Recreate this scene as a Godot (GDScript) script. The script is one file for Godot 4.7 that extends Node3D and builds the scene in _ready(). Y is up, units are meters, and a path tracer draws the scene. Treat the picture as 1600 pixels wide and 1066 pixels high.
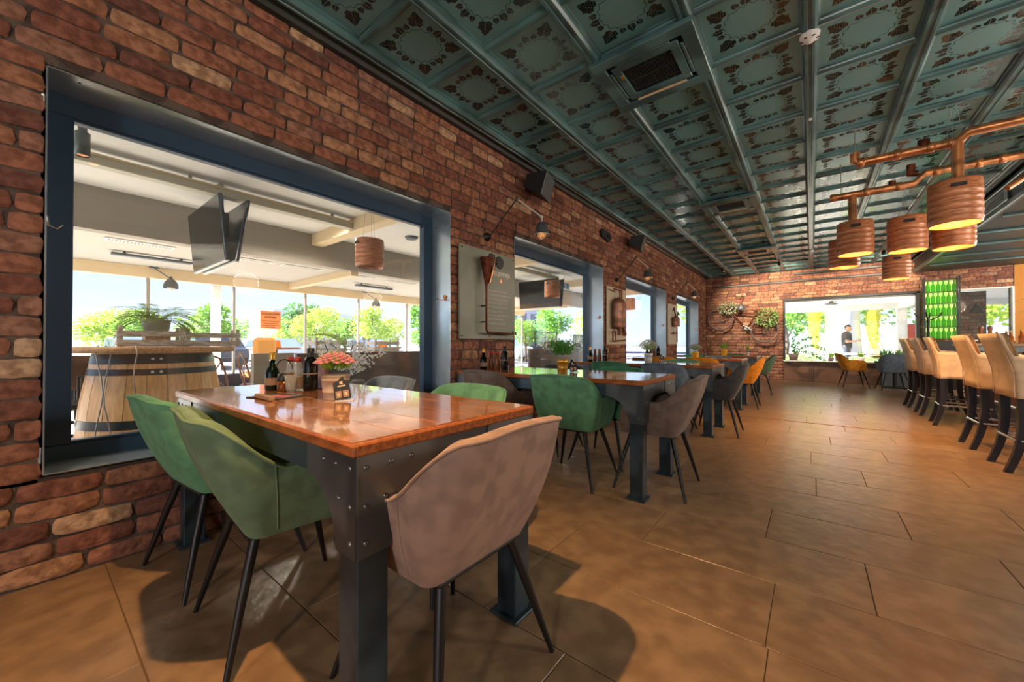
extends Node3D
# A brick-walled restaurant with a coffered dark ceiling, riveted steel tables and velvet chairs, a glazed terrace behind the windows.
# x runs away from the window wall, -z runs down the room, y is up; metres.

var M := {}
var taken := {}
var smooth_id := 0
var rng := RandomNumberGenerator.new()
const EYE := Vector3(2.62, 1.03, 0.0)
const CEIL := 3.14

# ---------------------------------------------------------------- nodes
func numbered(called: String) -> String:
	taken[called] = taken.get(called, -1) + 1
	return called if taken[called] == 0 else "%s_%03d" % [called, taken[called]]

func tag(o: Node, label: String, category: String, group := "") -> void:
	o.set_meta("label", label)
	o.set_meta("category", category)
	if group != "":
		o.set_meta("group", group)

func thing(called: String, label: String, category: String, at := Vector3.ZERO, turn := 0.0, group := "") -> Node3D:
	var o := Node3D.new()
	o.name = numbered(called)
	add_child(o, true)
	o.position = at
	o.rotation.y = turn
	tag(o, label, category, group)
	return o

func shell(called: String) -> Node3D:
	var o := Node3D.new()
	o.name = called
	o.set_meta("kind", "structure")
	add_child(o, true)
	return o

func put(called: String, mesh: Mesh, m: Material, parent: Node, at := Vector3.ZERO, turn := Vector3.ZERO) -> MeshInstance3D:
	var o := MeshInstance3D.new()
	o.name = called
	o.mesh = mesh
	if m:
		o.material_override = m
	parent.add_child(o, true)
	o.position = at
	o.rotation = turn
	return o

func obj(called: String, st: SurfaceTool, m: Material, parent: Node, at := Vector3.ZERO, turn := Vector3.ZERO) -> MeshInstance3D:
	return put(called, done(st), m, parent, at, turn)

func solo(called: String, st: SurfaceTool, m: Material, label: String, category: String, at := Vector3.ZERO, turn := Vector3.ZERO, group := "") -> MeshInstance3D:
	var o := obj(numbered(called), st, m, self, at, turn)
	tag(o, label, category, group)
	return o

func struct(called: String, st: SurfaceTool, m: Material) -> MeshInstance3D:
	var o := obj(called, st, m, self)
	o.set_meta("kind", "structure")
	return o

func dup(o: Node3D, label: String, at: Vector3, turn := 0.0, group := "") -> Node3D:
	var c: Node3D = o.duplicate()
	c.name = numbered(str(o.name).rstrip("0123456789").rstrip("_"))
	add_child(c, true)
	c.position = at
	c.rotation.y = turn
	c.set_meta("label", label)
	if group != "":
		c.set_meta("group", group)
	return c

# ---------------------------------------------------------------- shapes
func S() -> SurfaceTool:
	var st := SurfaceTool.new()
	st.begin(Mesh.PRIMITIVE_TRIANGLES)
	st.set_smooth_group(-1)
	return st

func done(st: SurfaceTool) -> ArrayMesh:
	st.generate_normals()
	return st.commit()

func soft(st: SurfaceTool) -> void:
	smooth_id += 1
	st.set_smooth_group(smooth_id % 30000)

func hard(st: SurfaceTool) -> void:
	st.set_smooth_group(-1)

# corners run counter-clockwise seen from outside
func tri(st: SurfaceTool, a: Vector3, b: Vector3, c: Vector3) -> void:
	st.add_vertex(a)
	st.add_vertex(c)
	st.add_vertex(b)

func quad(st: SurfaceTool, a: Vector3, b: Vector3, c: Vector3, d: Vector3) -> void:
	tri(st, a, b, c)
	tri(st, a, c, d)

func quad_uv(st: SurfaceTool, a: Vector3, b: Vector3, c: Vector3, d: Vector3) -> void:
	# a bottom-left, b bottom-right, c top-right, d top-left
	for k in [[a, Vector2(0, 1)], [c, Vector2(1, 0)], [b, Vector2(1, 1)], [a, Vector2(0, 1)], [d, Vector2(0, 0)], [c, Vector2(1, 0)]]:
		st.set_uv(k[1])
		st.add_vertex(k[0])

func box(st: SurfaceTool, c: Vector3, size: Vector3, bevel := 0.0, t := Transform3D.IDENTITY) -> void:
	var h := size * 0.5
	var b := minf(bevel, minf(h.x, minf(h.y, h.z)) * 0.9)
	if b <= 0.0:
		var p := []
		for i in 8:
			p.append(t * (c + Vector3(h.x if i & 1 else -h.x, h.y if i & 2 else -h.y, h.z if i & 4 else -h.z)))
		quad(st, p[4], p[5], p[7], p[6])
		quad(st, p[1], p[0], p[2], p[3])
		quad(st, p[5], p[1], p[3], p[7])
		quad(st, p[0], p[4], p[6], p[2])
		quad(st, p[6], p[7], p[3], p[2])
		quad(st, p[0], p[1], p[5], p[4])
		return
	var v := []
	for i in 8:
		var s := Vector3(1 if i & 1 else -1, 1 if i & 2 else -1, 1 if i & 4 else -1)
		v.append([t * (c + s * (h - Vector3(0, b, b))), t * (c + s * (h - Vector3(b, 0, b))), t * (c + s * (h - Vector3(b, b, 0)))])
	quad(st, v[4][2], v[5][2], v[7][2], v[6][2])
	quad(st, v[1][2], v[0][2], v[2][2], v[3][2])
	quad(st, v[5][0], v[1][0], v[3][0], v[7][0])
	quad(st, v[0][0], v[4][0], v[6][0], v[2][0])
	quad(st, v[6][1], v[7][1], v[3][1], v[2][1])
	quad(st, v[0][1], v[1][1], v[5][1], v[4][1])
	for e in [[5, 7, 0, 2], [6, 4, 0, 2], [3, 1, 0, 2], [0, 2, 0, 2], [7, 6, 1, 2], [4, 5, 1, 2], [2, 3, 1, 2], [1, 0, 1, 2], [7, 3, 1, 0], [1, 5, 1, 0], [2, 6, 1, 0], [4, 0, 1, 0]]:
		var i: int = e[0]
		var j: int = e[1]
		quad(st, v[i][e[2]], v[j][e[2]], v[j][e[3]], v[i][e[3]])
	for i in 8:
		if (1 if i & 1 else -1) * (1 if i & 2 else -1) * (1 if i & 4 else -1) > 0:
			tri(st, v[i][0], v[i][1], v[i][2])
		else:
			tri(st, v[i][0], v[i][2], v[i][1])

func bar(st: SurfaceTool, a: Vector3, b: Vector3, w: float, d: float, bevel := 0.0) -> void:
	var y := (b - a).normalized()
	var x := Vector3.UP.cross(y) if absf(y.y) < 0.95 else Vector3.RIGHT
	x = x.normalized()
	var z := x.cross(y).normalized()
	box(st, Vector3.ZERO, Vector3(w, (b - a).length(), d), bevel, Transform3D(Basis(x, y, z), (a + b) * 0.5))

# a tube along points; radius is a number or one per point
func tube(st: SurfaceTool, pts: Array, radius, n := 8, caps := true) -> void:
	soft(st)
	var rings := []
	var up := Vector3.UP
	for i in pts.size():
		var d: Vector3 = pts[mini(i + 1, pts.size() - 1)] - pts[maxi(i - 1, 0)]
		d = d.normalized()
		if i == 0:
			up = Vector3.UP if absf(d.y) < 0.9 else Vector3.RIGHT
		var x := up.cross(d).normalized()
		up = d.cross(x).normalized()
		var r: float = radius[i] if radius is Array else radius
		var ring := []
		for k in n:
			var a := TAU * k / n
			ring.append(pts[i] + (x * cos(a) + up * sin(a)) * r)
		rings.append(ring)
	for i in pts.size() - 1:
		for k in n:
			var l := (k + 1) % n
			quad(st, rings[i][k], rings[i][l], rings[i + 1][l], rings[i + 1][k])
	hard(st)
	if caps:
		var e := pts.size() - 1
		for k in range(1, n - 1):
			tri(st, rings[0][0], rings[0][k + 1], rings[0][k])
			tri(st, rings[e][0], rings[e][k], rings[e][k + 1])

# profile of (radius, height) from the bottom up, outside; runs of the profile are smooth unless flat
func lathe(st: SurfaceTool, prof: Array, n := 20, t := Transform3D.IDENTITY, flat := false) -> void:
	if not flat:
		soft(st)
	for i in prof.size() - 1:
		var p: Vector2 = prof[i]
		var q: Vector2 = prof[i + 1]
		if flat:
			soft(st)
		for k in n:
			var a := TAU * k / n
			var b := TAU * (k + 1) / n
			var d := Vector3(cos(a), 0, -sin(a))
			var e := Vector3(cos(b), 0, -sin(b))
			var p0 := t * (d * p.x + Vector3.UP * p.y)
			var p1 := t * (e * p.x + Vector3.UP * p.y)
			var q0 := t * (d * q.x + Vector3.UP * q.y)
			var q1 := t * (e * q.x + Vector3.UP * q.y)
			if p.x > 1e-5:
				tri(st, p0, p1, q1 if q.x > 1e-5 else q0)
			if q.x > 1e-5:
				tri(st, p0, q1, q0)
	hard(st)

# a flat outline (x, y), counter-clockwise, given thickness along z
func prism(st: SurfaceTool, poly: PackedVector2Array, z0: float, z1: float, t := Transform3D.IDENTITY) -> void:
	if Geometry2D.is_polygon_clockwise(poly) == false:
		pass
	var area := 0.0
	for i in poly.size():
		area += poly[i].cross(poly[(i + 1) % poly.size()])
	if area < 0.0:
		poly.reverse()
	var idx := Geometry2D.triangulate_polygon(poly)
	for i in range(0, idx.size(), 3):
		var a := poly[idx[i]]
		var b := poly[idx[i + 1]]
		var c := poly[idx[i + 2]]
		if (b - a).cross(c - a) < 0.0:
			var s := b
			b = c
			c = s
		tri(st, t * Vector3(a.x, a.y, z1), t * Vector3(b.x, b.y, z1), t * Vector3(c.x, c.y, z1))
		tri(st, t * Vector3(a.x, a.y, z0), t * Vector3(c.x, c.y, z0), t * Vector3(b.x, b.y, z0))
	for i in poly.size():
		var a := poly[i]
		var b := poly[(i + 1) % poly.size()]
		quad(st, t * Vector3(a.x, a.y, z0), t * Vector3(b.x, b.y, z0), t * Vector3(b.x, b.y, z1), t * Vector3(a.x, a.y, z1))

func ball(st: SurfaceTool, c: Vector3, r: Vector3, n := 12) -> void:
	var prof := []
	for i in n / 2 + 1:
		var a := PI * i / (n / 2) - PI / 2
		prof.append(Vector2(cos(a) if i > 0 and i < n / 2 else 0.0, sin(a)))
	lathe(st, prof, n, Transform3D(Basis.from_scale(r), c))

func dome(st: SurfaceTool, c: Vector3, axis: Vector3, r: float, n := 8) -> void:
	lathe(st, [Vector2(r, 0), Vector2(r * 0.8, r * 0.4), Vector2(r * 0.4, r * 0.62), Vector2(0, r * 0.68)], n, Transform3D(turn_to(axis), c))

# a basis whose y axis points along d
func turn_to(d: Vector3) -> Basis:
	var y := d.normalized()
	var x := (Vector3.RIGHT if absf(y.x) < 0.9 else Vector3.FORWARD)
	var z := x.cross(y).normalized()
	x = y.cross(z).normalized()
	return Basis(x, y, z)

func rod(st: SurfaceTool, a: Vector3, b: Vector3, r: float, n := 8) -> void:
	tube(st, [a, b], r, n)

func arc(c: Vector3, u: Vector3, v: Vector3, a0: float, a1: float, n: int) -> Array:
	var out := []
	for i in n + 1:
		var a := lerpf(a0, a1, float(i) / n)
		out.append(c + u * cos(a) + v * sin(a))
	return out

func leaf(st: SurfaceTool, p: Vector3, d: Vector3, up: Vector3, length: float, width: float) -> void:
	var s := d.cross(up).normalized() * width * 0.5
	var n := s.cross(d).normalized() * width * 0.18
	var m := p + d * length * 0.45
	tri(st, p, m + s + n, m)
	tri(st, m + s + n, p + d * length, m)
	tri(st, p, m, m - s + n)
	tri(st, m, p + d * length, m - s + n)

func rnd(a: float, b: float) -> float:
	return rng.randf_range(a, b)

func rdir() -> Vector3:
	return Vector3(rng.randfn(), rng.randfn(), rng.randfn()).normalized()

# ---------------------------------------------------------------- materials
func noise_image(size: int, freq: float, octaves: int, seed_: int, type := FastNoiseLite.TYPE_SIMPLEX_SMOOTH) -> Image:
	var n := FastNoiseLite.new()
	n.noise_type = type
	n.seed = seed_
	n.frequency = freq
	n.fractal_octaves = octaves
	return n.get_seamless_image(size, size)

func ramp_texture(im: Image, a: Color, b: Color, lo := 0.25, hi := 0.75) -> ImageTexture:
	var w := im.get_width()
	var h := im.get_height()
	var out := Image.create(w, h, false, Image.FORMAT_RGB8)
	for y in h:
		for x in w:
			out.set_pixel(x, y, a.lerp(b, clampf((im.get_pixel(x, y).r - lo) / (hi - lo), 0, 1)))
	return ImageTexture.create_from_image(out)

func bump_texture(im: Image, strength := 4.0) -> ImageTexture:
	var c: Image = im.duplicate()
	c.convert(Image.FORMAT_RGBA8)
	c.bump_map_to_normal_map(strength)
	return ImageTexture.create_from_image(c)

func mat(c: Color, rough := 0.6, metal := 0.0) -> StandardMaterial3D:
	var m := StandardMaterial3D.new()
	m.albedo_color = c
	m.roughness = rough
	m.metallic = metal
	return m

func grained(m: StandardMaterial3D, tex: Texture2D, scale: Vector3, world := false, normal: Texture2D = null, depth := 1.0) -> StandardMaterial3D:
	m.albedo_texture = tex
	m.uv1_triplanar = true
	m.uv1_world_triplanar = world
	m.uv1_scale = scale
	if normal:
		m.normal_enabled = true
		m.normal_texture = normal
		m.normal_scale = depth
	return m

func glow(c: Color, energy: float) -> StandardMaterial3D:
	var m := mat(c, 0.5)
	m.emission_enabled = true
	m.emission = c
	m.emission_energy_multiplier = energy
	return m

func pane(c: Color, alpha: float) -> StandardMaterial3D:
	var m := mat(Color(c, alpha), 0.02)
	m.transparency = BaseMaterial3D.TRANSPARENCY_ALPHA
	return m

func solid_glass(c: Color, rough := 0.03) -> StandardMaterial3D:
	var m := mat(c, rough)
	m.refraction_enabled = true
	m.refraction_scale = 0.05
	return m

func materials() -> void:
	var blotch := noise_image(256, 0.012, 4, 3)
	var fine := noise_image(256, 0.06, 4, 5)
	var soft_blotch := noise_image(256, 0.008, 2, 9)
	var streak := noise_image(256, 0.02, 5, 12)
	var fine_n := bump_texture(fine, 3.0)
	var blotch_n := bump_texture(blotch, 5.0)
	var gray := ramp_texture(fine, Color(0.62, 0.62, 0.62), Color(1, 1, 1))
	var gray_blotch := ramp_texture(blotch, Color(0.66, 0.64, 0.62), Color(1, 1, 1))
	var gray_soft := ramp_texture(soft_blotch, Color(0.72, 0.72, 0.72), Color(1, 1, 1), 0.35, 0.65)
	# brick: six fired tones, all with a gritty, blotched face
	var brick_tex := ramp_texture(noise_image(256, 0.03, 5, 77), Color(0.72, 0.68, 0.66), Color(1, 1, 1), 0.25, 0.7)
	M.bricks = []
	for c in [Color(0.62, 0.41, 0.32), Color(0.66, 0.46, 0.35), Color(0.55, 0.35, 0.28), Color(0.72, 0.54, 0.41), Color(0.62, 0.45, 0.37), Color(0.48, 0.31, 0.26), Color(0.77, 0.63, 0.50)]:
		M.bricks.append(grained(mat(c, 0.9), brick_tex, Vector3(1.9, 1.9, 1.9), true, fine_n, 0.8))
	M.mortar = grained(mat(Color(0.38, 0.325, 0.29), 0.95), gray_soft, Vector3(4, 4, 4), true, fine_n, 1.0)
	# floor: tan stoneware planks in four close tones
	M.tiles = []
	var stone := ramp_texture(noise_image(256, 0.03, 5, 31), Color(0.86, 0.85, 0.84), Color(1, 1, 1), 0.25, 0.75)
	for c in [Color(0.575, 0.46, 0.345), Color(0.56, 0.445, 0.335), Color(0.595, 0.475, 0.355), Color(0.57, 0.455, 0.342)]:
		var m := grained(mat(c, 0.29), stone, Vector3(0.9, 0.9, 0.9), true, fine_n, 0.12)
		m.metallic_specular = 0.55
		M.tiles.append(m)
	M.grout = mat(Color(0.46, 0.36, 0.27), 0.9)
	M.screed = grained(mat(Color(0.84, 0.82, 0.78), 0.75), gray_blotch, Vector3(0.5, 0.5, 0.5), true)
	M.asphalt = grained(mat(Color(0.62, 0.62, 0.62), 0.9), gray, Vector3(0.3, 0.3, 0.3), true)
	M.grass = grained(mat(Color(0.36, 0.50, 0.18), 0.95), gray, Vector3(0.4, 0.4, 0.4), true)
	# ceiling
	M.rib = grained(mat(Color(0.31, 0.46, 0.475), 0.28), gray_soft, Vector3(1, 1, 1), true)
	M.ceil_panel = panel_material()
	M.cove = mat(Color(0.13, 0.16, 0.16), 0.4)
	M.black = mat(Color(0.06, 0.06, 0.065), 0.45)
	M.black_gloss = mat(Color(0.03, 0.03, 0.035), 0.12)
	M.soffit = mat(Color(0.14, 0.17, 0.165), 0.45)
	# steel and copper
	M.steel = grained(mat(Color(0.43, 0.46, 0.48), 0.38, 0.7), gray_soft, Vector3(1.5, 1.5, 1.5), false)
	M.steel_dark = grained(mat(Color(0.25, 0.32, 0.36), 0.36, 0.5), gray_soft, Vector3(1.5, 1.5, 1.5), false)
	M.rivet = mat(Color(0.42, 0.43, 0.44), 0.35, 0.85)
	M.lining = grained(mat(Color(0.74, 0.80, 0.84), 0.27, 0.8), ramp_texture(soft_blotch, Color(0.90, 0.90, 0.90), Color(1, 1, 1), 0.3, 0.7), Vector3(0.7, 0.7, 0.7), true)
	M.frame = mat(Color(0.15, 0.26, 0.36), 0.35)
	M.copper = grained(mat(Color(0.90, 0.60, 0.39), 0.30, 0.75), gray_soft, Vector3(3, 3, 3), false)
	M.copper_dark = grained(mat(Color(0.50, 0.27, 0.18), 0.42, 0.7), gray_blotch, Vector3(3, 3, 3), false)
	M.keg = grained(mat(Color(0.84, 0.55, 0.37), 0.40, 0.1), ramp_texture(streak, Color(0.68, 0.62, 0.58), Color(1, 1, 1), 0.3, 0.7), Vector3(1.5, 9, 1.5), false)
	M.kettle = grained(mat(Color(0.62, 0.43, 0.34), 0.45, 0.4), gray_soft, Vector3(3, 3, 3), false)
	M.chrome = mat(Color(0.75, 0.76, 0.78), 0.14, 1.0)
	M.white_metal = mat(Color(0.82, 0.82, 0.80), 0.4)
	M.lamp_gray = mat(Color(0.34, 0.37, 0.38), 0.4, 0.4)
	M.wire = mat(Color(0.55, 0.55, 0.55), 0.4, 0.6)
	# wood
	var grain := ramp_texture(streak, Color(0.80, 0.74, 0.70), Color(1, 1, 1), 0.25, 0.75)
	M.tops = []
	for c in [Color(0.72, 0.49, 0.28), Color(0.68, 0.455, 0.26), Color(0.75, 0.515, 0.30)]:
		var m := grained(mat(c, 0.16), grain, Vector3(0.9, 7, 7), false, fine_n, 0.08)
		m.clearcoat_enabled = true
		m.clearcoat = 1.0
		m.clearcoat_roughness = 0.06
		M.tops.append(m)
	M.top_edge = grained(mat(Color(0.64, 0.37, 0.19), 0.3), grain, Vector3(2, 9, 9), false)
	M.barrel_wood = grained(mat(Color(0.92, 0.72, 0.46), 0.35), ramp_texture(streak, Color(0.88, 0.84, 0.8), Color(1, 1, 1), 0.25, 0.75), Vector3(6, 0.8, 6), false)
	M.board = grained(mat(Color(0.82, 0.64, 0.43), 0.5), grain, Vector3(1, 8, 8), false)
	M.dark_wood = grained(mat(Color(0.11, 0.085, 0.075), 0.35), grain, Vector3(6, 1, 6), false)
	M.mid_wood = grained(mat(Color(0.50, 0.30, 0.18), 0.45), grain, Vector3(6, 1, 6), false)
	M.crate = grained(mat(Color(0.90, 0.91, 0.88), 0.75), grain, Vector3(2, 8, 8), false)
	M.brown_panel = grained(mat(Color(0.36, 0.26, 0.21), 0.3), gray_soft, Vector3(1, 1, 1), true)
	M.sill_panel = grained(mat(Color(0.46, 0.33, 0.25), 0.42), gray_soft, Vector3(1, 1, 1), true)
	# cloth
	var brushed := ramp_texture(noise_image(256, 0.018, 3, 21), Color(0.84, 0.84, 0.84), Color(1, 1, 1), 0.28, 0.62)
	for k in [["green", Color(0.38, 0.60, 0.45)], ["deep_green", Color(0.24, 0.48, 0.35)], ["olive", Color(0.40, 0.50, 0.38)], ["taupe", Color(0.60, 0.49, 0.43)], ["brown_gray", Color(0.46, 0.39, 0.35)], ["gray", Color(0.58, 0.60, 0.61)], ["charcoal", Color(0.24, 0.245, 0.25)], ["blue_gray", Color(0.40, 0.46, 0.52)], ["yellow", Color(0.88, 0.56, 0.10)]]:
		var m := grained(mat(k[1], 0.8), brushed, Vector3(2.1, 2.1, 2.1), false)
		m.rim_enabled = true
		m.rim = 0.7
		m.rim_tint = 0.75
		M[k[0]] = m
	M.tan_leather = grained(mat(Color(0.87, 0.75, 0.61), 0.6), ramp_texture(soft_blotch, Color(0.92, 0.92, 0.92), Color(1, 1, 1), 0.3, 0.7), Vector3(3, 3, 3), false)
	M.tan_cloth = mat(Color(0.82, 0.58, 0.30), 0.8)
	# painted and plain
	M.white = mat(Color(0.85, 0.85, 0.84), 0.8)
	M.soft_white = mat(Color(0.74, 0.725, 0.69), 0.8)
	M.cream = mat(Color(0.84, 0.76, 0.62), 0.75)
	M.fascia = mat(Color(0.62, 0.59, 0.55), 0.8)
	M.tray = mat(Color(0.74, 0.73, 0.66), 0.6)
	M.ochre = mat(Color(0.66, 0.44, 0.17), 0.8)
	M.plaster = mat(Color(0.70, 0.66, 0.60), 0.85)
	M.glass = pane(Color(0.90, 0.96, 0.97), 0.02)
	M.bulb_glass = pane(Color(0.95, 0.95, 0.92), 0.15)
	M.glass_solid = solid_glass(Color(0.96, 0.98, 0.97))
	M.glass_green = mat(Color(0.02, 0.09, 0.06), 0.05)
	M.clear_glass = pane(Color(0.88, 0.90, 0.88), 0.22)
	M.bottle_green = pane(Color(0.16, 0.62, 0.06), 0.72)
	M.bottle_dark = mat(Color(0.03, 0.05, 0.045), 0.08)
	M.oil = mat(Color(0.42, 0.22, 0.08), 0.1)
	M.amber = mat(Color(0.55, 0.30, 0.10), 0.1)
	M.paper = mat(Color(0.92, 0.90, 0.86), 0.8)
	M.kraft = mat(Color(0.58, 0.46, 0.36), 0.8)
	M.red = mat(Color(0.62, 0.16, 0.12), 0.4)
	M.orange = mat(Color(0.95, 0.50, 0.08), 0.6)
	M.yellow_pot = mat(Color(0.92, 0.66, 0.06), 0.4)
	M.gold = mat(Color(0.80, 0.62, 0.26), 0.3, 0.7)
	M.zinc = mat(Color(0.76, 0.79, 0.80), 0.4, 0.25)
	M.clay = mat(Color(0.40, 0.33, 0.32), 0.8)
	M.soil = mat(Color(0.12, 0.09, 0.06), 0.95)
	M.pot = grained(mat(Color(0.74, 0.66, 0.58), 0.7), gray_soft, Vector3(4, 4, 4), false)
	for k in [["leaf_green", Color(0.28, 0.50, 0.18)], ["leaf_light", Color(0.46, 0.62, 0.16)], ["leaf_pale", Color(0.56, 0.66, 0.42)], ["fern_green", Color(0.50, 0.60, 0.30)], ["tree_green", Color(0.36, 0.56, 0.14)], ["tree_yellow", Color(0.58, 0.68, 0.20)], ["tree_dark", Color(0.22, 0.42, 0.16)], ["petal_pink", Color(0.93, 0.75, 0.79)], ["petal_white", Color(0.88, 0.86, 0.84)], ["ivy_yellow", Color(0.78, 0.76, 0.10)]]:
		var m := mat(k[1], 0.6)
		m.backlight_enabled = true
		m.backlight = Color(k[1]).lightened(0.1)
		m.cull_mode = BaseMaterial3D.CULL_DISABLED
		M[k[0]] = m
	M.bark = mat(Color(0.32, 0.25, 0.19), 0.95)
	M.far_wall = mat(Color(0.80, 0.80, 0.82), 0.9)
	M.far_glass = mat(Color(0.36, 0.44, 0.52), 0.2)
	M.car_white = mat(Color(0.85, 0.86, 0.88), 0.25)
	M.car_dark = mat(Color(0.16, 0.19, 0.24), 0.25)
	M.skin = mat(Color(0.80, 0.58, 0.46), 0.6)
	M.navy = mat(Color(0.08, 0.09, 0.16), 0.9)
	M.hair = mat(Color(0.10, 0.07, 0.05), 0.7)
	M.lit_bulb = glow(Color(1.0, 0.62, 0.25), 3.0)
	M.filament = glow(Color(1.0, 0.62, 0.25), 0.35)

# a painted tin panel with a glossy vine wreath printed on it: colour and gloss share one drawing
func panel_material() -> StandardMaterial3D:
	var n := 384
	var polys := []
	var ivy := PackedVector2Array()
	for p in [Vector2(0, -0.42), Vector2(0.2, -0.5), Vector2(0.42, -0.36), Vector2(0.38, -0.12), Vector2(0.5, 0.02), Vector2(0.32, 0.14), Vector2(0.2, 0.36), Vector2(0, 0.6)]:
		ivy.append(p)
	for i in range(6, 0, -1):
		ivy.append(Vector2(-ivy[i].x, ivy[i].y))
	for side in 4:
		var rot := Transform2D(side * PI / 2, Vector2(0.5, 0.5))
		polys.append([Transform2D(PI * 0.75, Vector2(-0.30, -0.27)).scaled_local(Vector2(0.20, 0.20)), rot])
		for k in 3:
			var big: float = [0.085, 0.115, 0.085][k]
			polys.append([Transform2D(PI + (k - 1) * 0.5, Vector2((k - 1) * 0.105, -0.325 + absf(k - 1) * 0.02)).scaled_local(Vector2(big, big)), rot])
	var mask := Image.create(n, n, false, Image.FORMAT_L8)
	mask.fill(Color.BLACK)
	for e in polys:
		var pts := PackedVector2Array()
		for p in ivy:
			pts.append((e[1] * (e[0] * p)) * n)
		var lo := pts[0]
		var hi := pts[0]
		for p in pts:
			lo = lo.min(p)
			hi = hi.max(p)
		var axis: Vector2 = (pts[7] - pts[0]).normalized()
		for y in range(maxi(int(lo.y), 0), mini(int(hi.y) + 2, n)):
			for x in range(maxi(int(lo.x), 0), mini(int(hi.x) + 2, n)):
				var q := Vector2(x + 0.5, y + 0.5)
				if Geometry2D.is_point_in_polygon(q, pts):
					var r := q - pts[0]
					var across := r.cross(axis)
					var along := r.dot(axis)
					var vein := absf(across) < 0.9 or absf(fposmod(along - absf(across) * 0.8, 13.0) - 6.5) < 0.8
					mask.set_pixel(x, y, Color(0.0, 0, 0) if vein else Color(1, 1, 1))
	# the vine: a wavy ring inside the leaves
	for i in 2400:
		var a := TAU * i / 2400.0
		var r := 0.235 + 0.018 * cos(a * 4.0) + 0.012 * sin(a * 16.0)
		var sq := r / pow(pow(absf(cos(a)), 5.0) + pow(absf(sin(a)), 5.0), 0.2)
		var q := Vector2(0.5 + cos(a) * sq, 0.5 + sin(a) * sq) * n
		for d in [Vector2.ZERO, Vector2(1, 0), Vector2(0, 1)]:
			mask.set_pixelv(Vector2i(q + d), Color(0.9, 0.9, 0.9))
	var col := Image.create(n, n, false, Image.FORMAT_RGB8)
	var gloss := Image.create(n, n, false, Image.FORMAT_L8)
	for y in n:
		for x in n:
			var v := mask.get_pixel(x, y).r
			col.set_pixel(x, y, Color(0.38, 0.56, 0.58).lerp(Color(0.06, 0.09, 0.09), v))
			var g := lerpf(0.24, 0.07, v)
			gloss.set_pixel(x, y, Color(g, g, g))
	var m := mat(Color.WHITE, 1.0)
	m.albedo_texture = ImageTexture.create_from_image(col)
	m.roughness_texture = ImageTexture.create_from_image(gloss)
	m.metallic_specular = 0.6
	return m

# ---------------------------------------------------------------- the scene
func _ready() -> void:
	rng.seed = 7
	# camera: level, 38 degrees off the line of the window wall
	var cam := Camera3D.new()
	cam.name = "camera"
	cam.fov = 83.52
	cam.near = 0.05
	cam.far = 400.0
	cam.rotation_degrees = Vector3(0.48, 38.1, 0)
	cam.position = EYE
	add_child(cam)
	cam.current = true
	# sky, exposure
	var env := Environment.new()
	env.background_mode = Environment.BG_SKY
	var sky := Sky.new()
	var air := ProceduralSkyMaterial.new()
	air.sky_top_color = Color(0.42, 0.62, 0.90)
	air.sky_horizon_color = Color(0.82, 0.89, 0.95)
	air.ground_bottom_color = Color(0.55, 0.54, 0.50)
	air.ground_horizon_color = Color(0.80, 0.82, 0.82)
	air.sky_energy_multiplier = SKY
	air.ground_energy_multiplier = SKY
	air.sun_angle_max = 12.0
	sky.sky_material = air
	env.sky = sky
	env.tonemap_mode = Environment.TONE_MAPPER_LINEAR
	env.tonemap_exposure = EXPOSURE
	env.sdfgi_enabled = true
	env.ssao_enabled = true
	env.ssil_enabled = true
	var we := WorldEnvironment.new()
	we.name = "environment"
	we.environment = env
	add_child(we)
	# sun: over the car park, behind the photographer's left shoulder
	var sun := DirectionalLight3D.new()
	sun.name = "sun"
	sun.light_color = Color(1.0, 0.975, 0.93)
	sun.light_energy = SUN
	sun.light_angular_distance = 0.6
	sun.shadow_enabled = true
	sun.look_at_from_position(Vector3(-8, 5.2, 2.8), Vector3.ZERO)
	add_child(sun)

	materials()
	build_floor()
	build_left_wall()
	build_back_wall()
	build_other_walls()
	build_ceiling()
	build_tables()
	build_chairs()
	build_bar()
	build_pendants()
	build_wall_fittings()
	build_bicycle()
	build_tabletop_things()
	build_terrace()
	build_outside()
	build_back_garden()
	build_person()

const SKY := 1.4
const SUN := 17.0
const EXPOSURE := 1.0

func lamp_light(parent: Node, at: Vector3, color: Color, energy: float, size := 0.05) -> OmniLight3D:
	var l := OmniLight3D.new()
	l.name = "light"
	l.light_color = color
	l.light_energy = energy
	l.light_size = size
	l.omni_range = 30.0
	l.omni_attenuation = 2.0
	l.shadow_enabled = true
	parent.add_child(l, true)
	l.position = at
	return l

func spot_light(parent: Node, at: Vector3, aim: Vector3, color: Color, energy: float, angle: float, size := 0.03, edge := 0.4) -> SpotLight3D:
	var l := SpotLight3D.new()
	l.name = "light"
	l.light_color = color
	l.light_energy = energy
	l.light_size = size
	l.spot_range = 30.0
	l.spot_attenuation = 2.0
	l.spot_angle = angle
	l.spot_angle_attenuation = edge
	l.shadow_enabled = true
	parent.add_child(l, true)
	l.position = at
	l.basis = Basis.looking_at(aim.normalized(), Vector3.FORWARD if absf(aim.normalized().y) > 0.9 else Vector3.UP)
	return l

# ---------------------------------------------------------------- room shell
const WINDOWS := [[-0.05, -2.42], [-3.38, -5.71], [-6.65, -9.05], [-9.91, -12.21]]
const SILL := 0.46
const HEAD := 2.25
const BACK := -13.3

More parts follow.
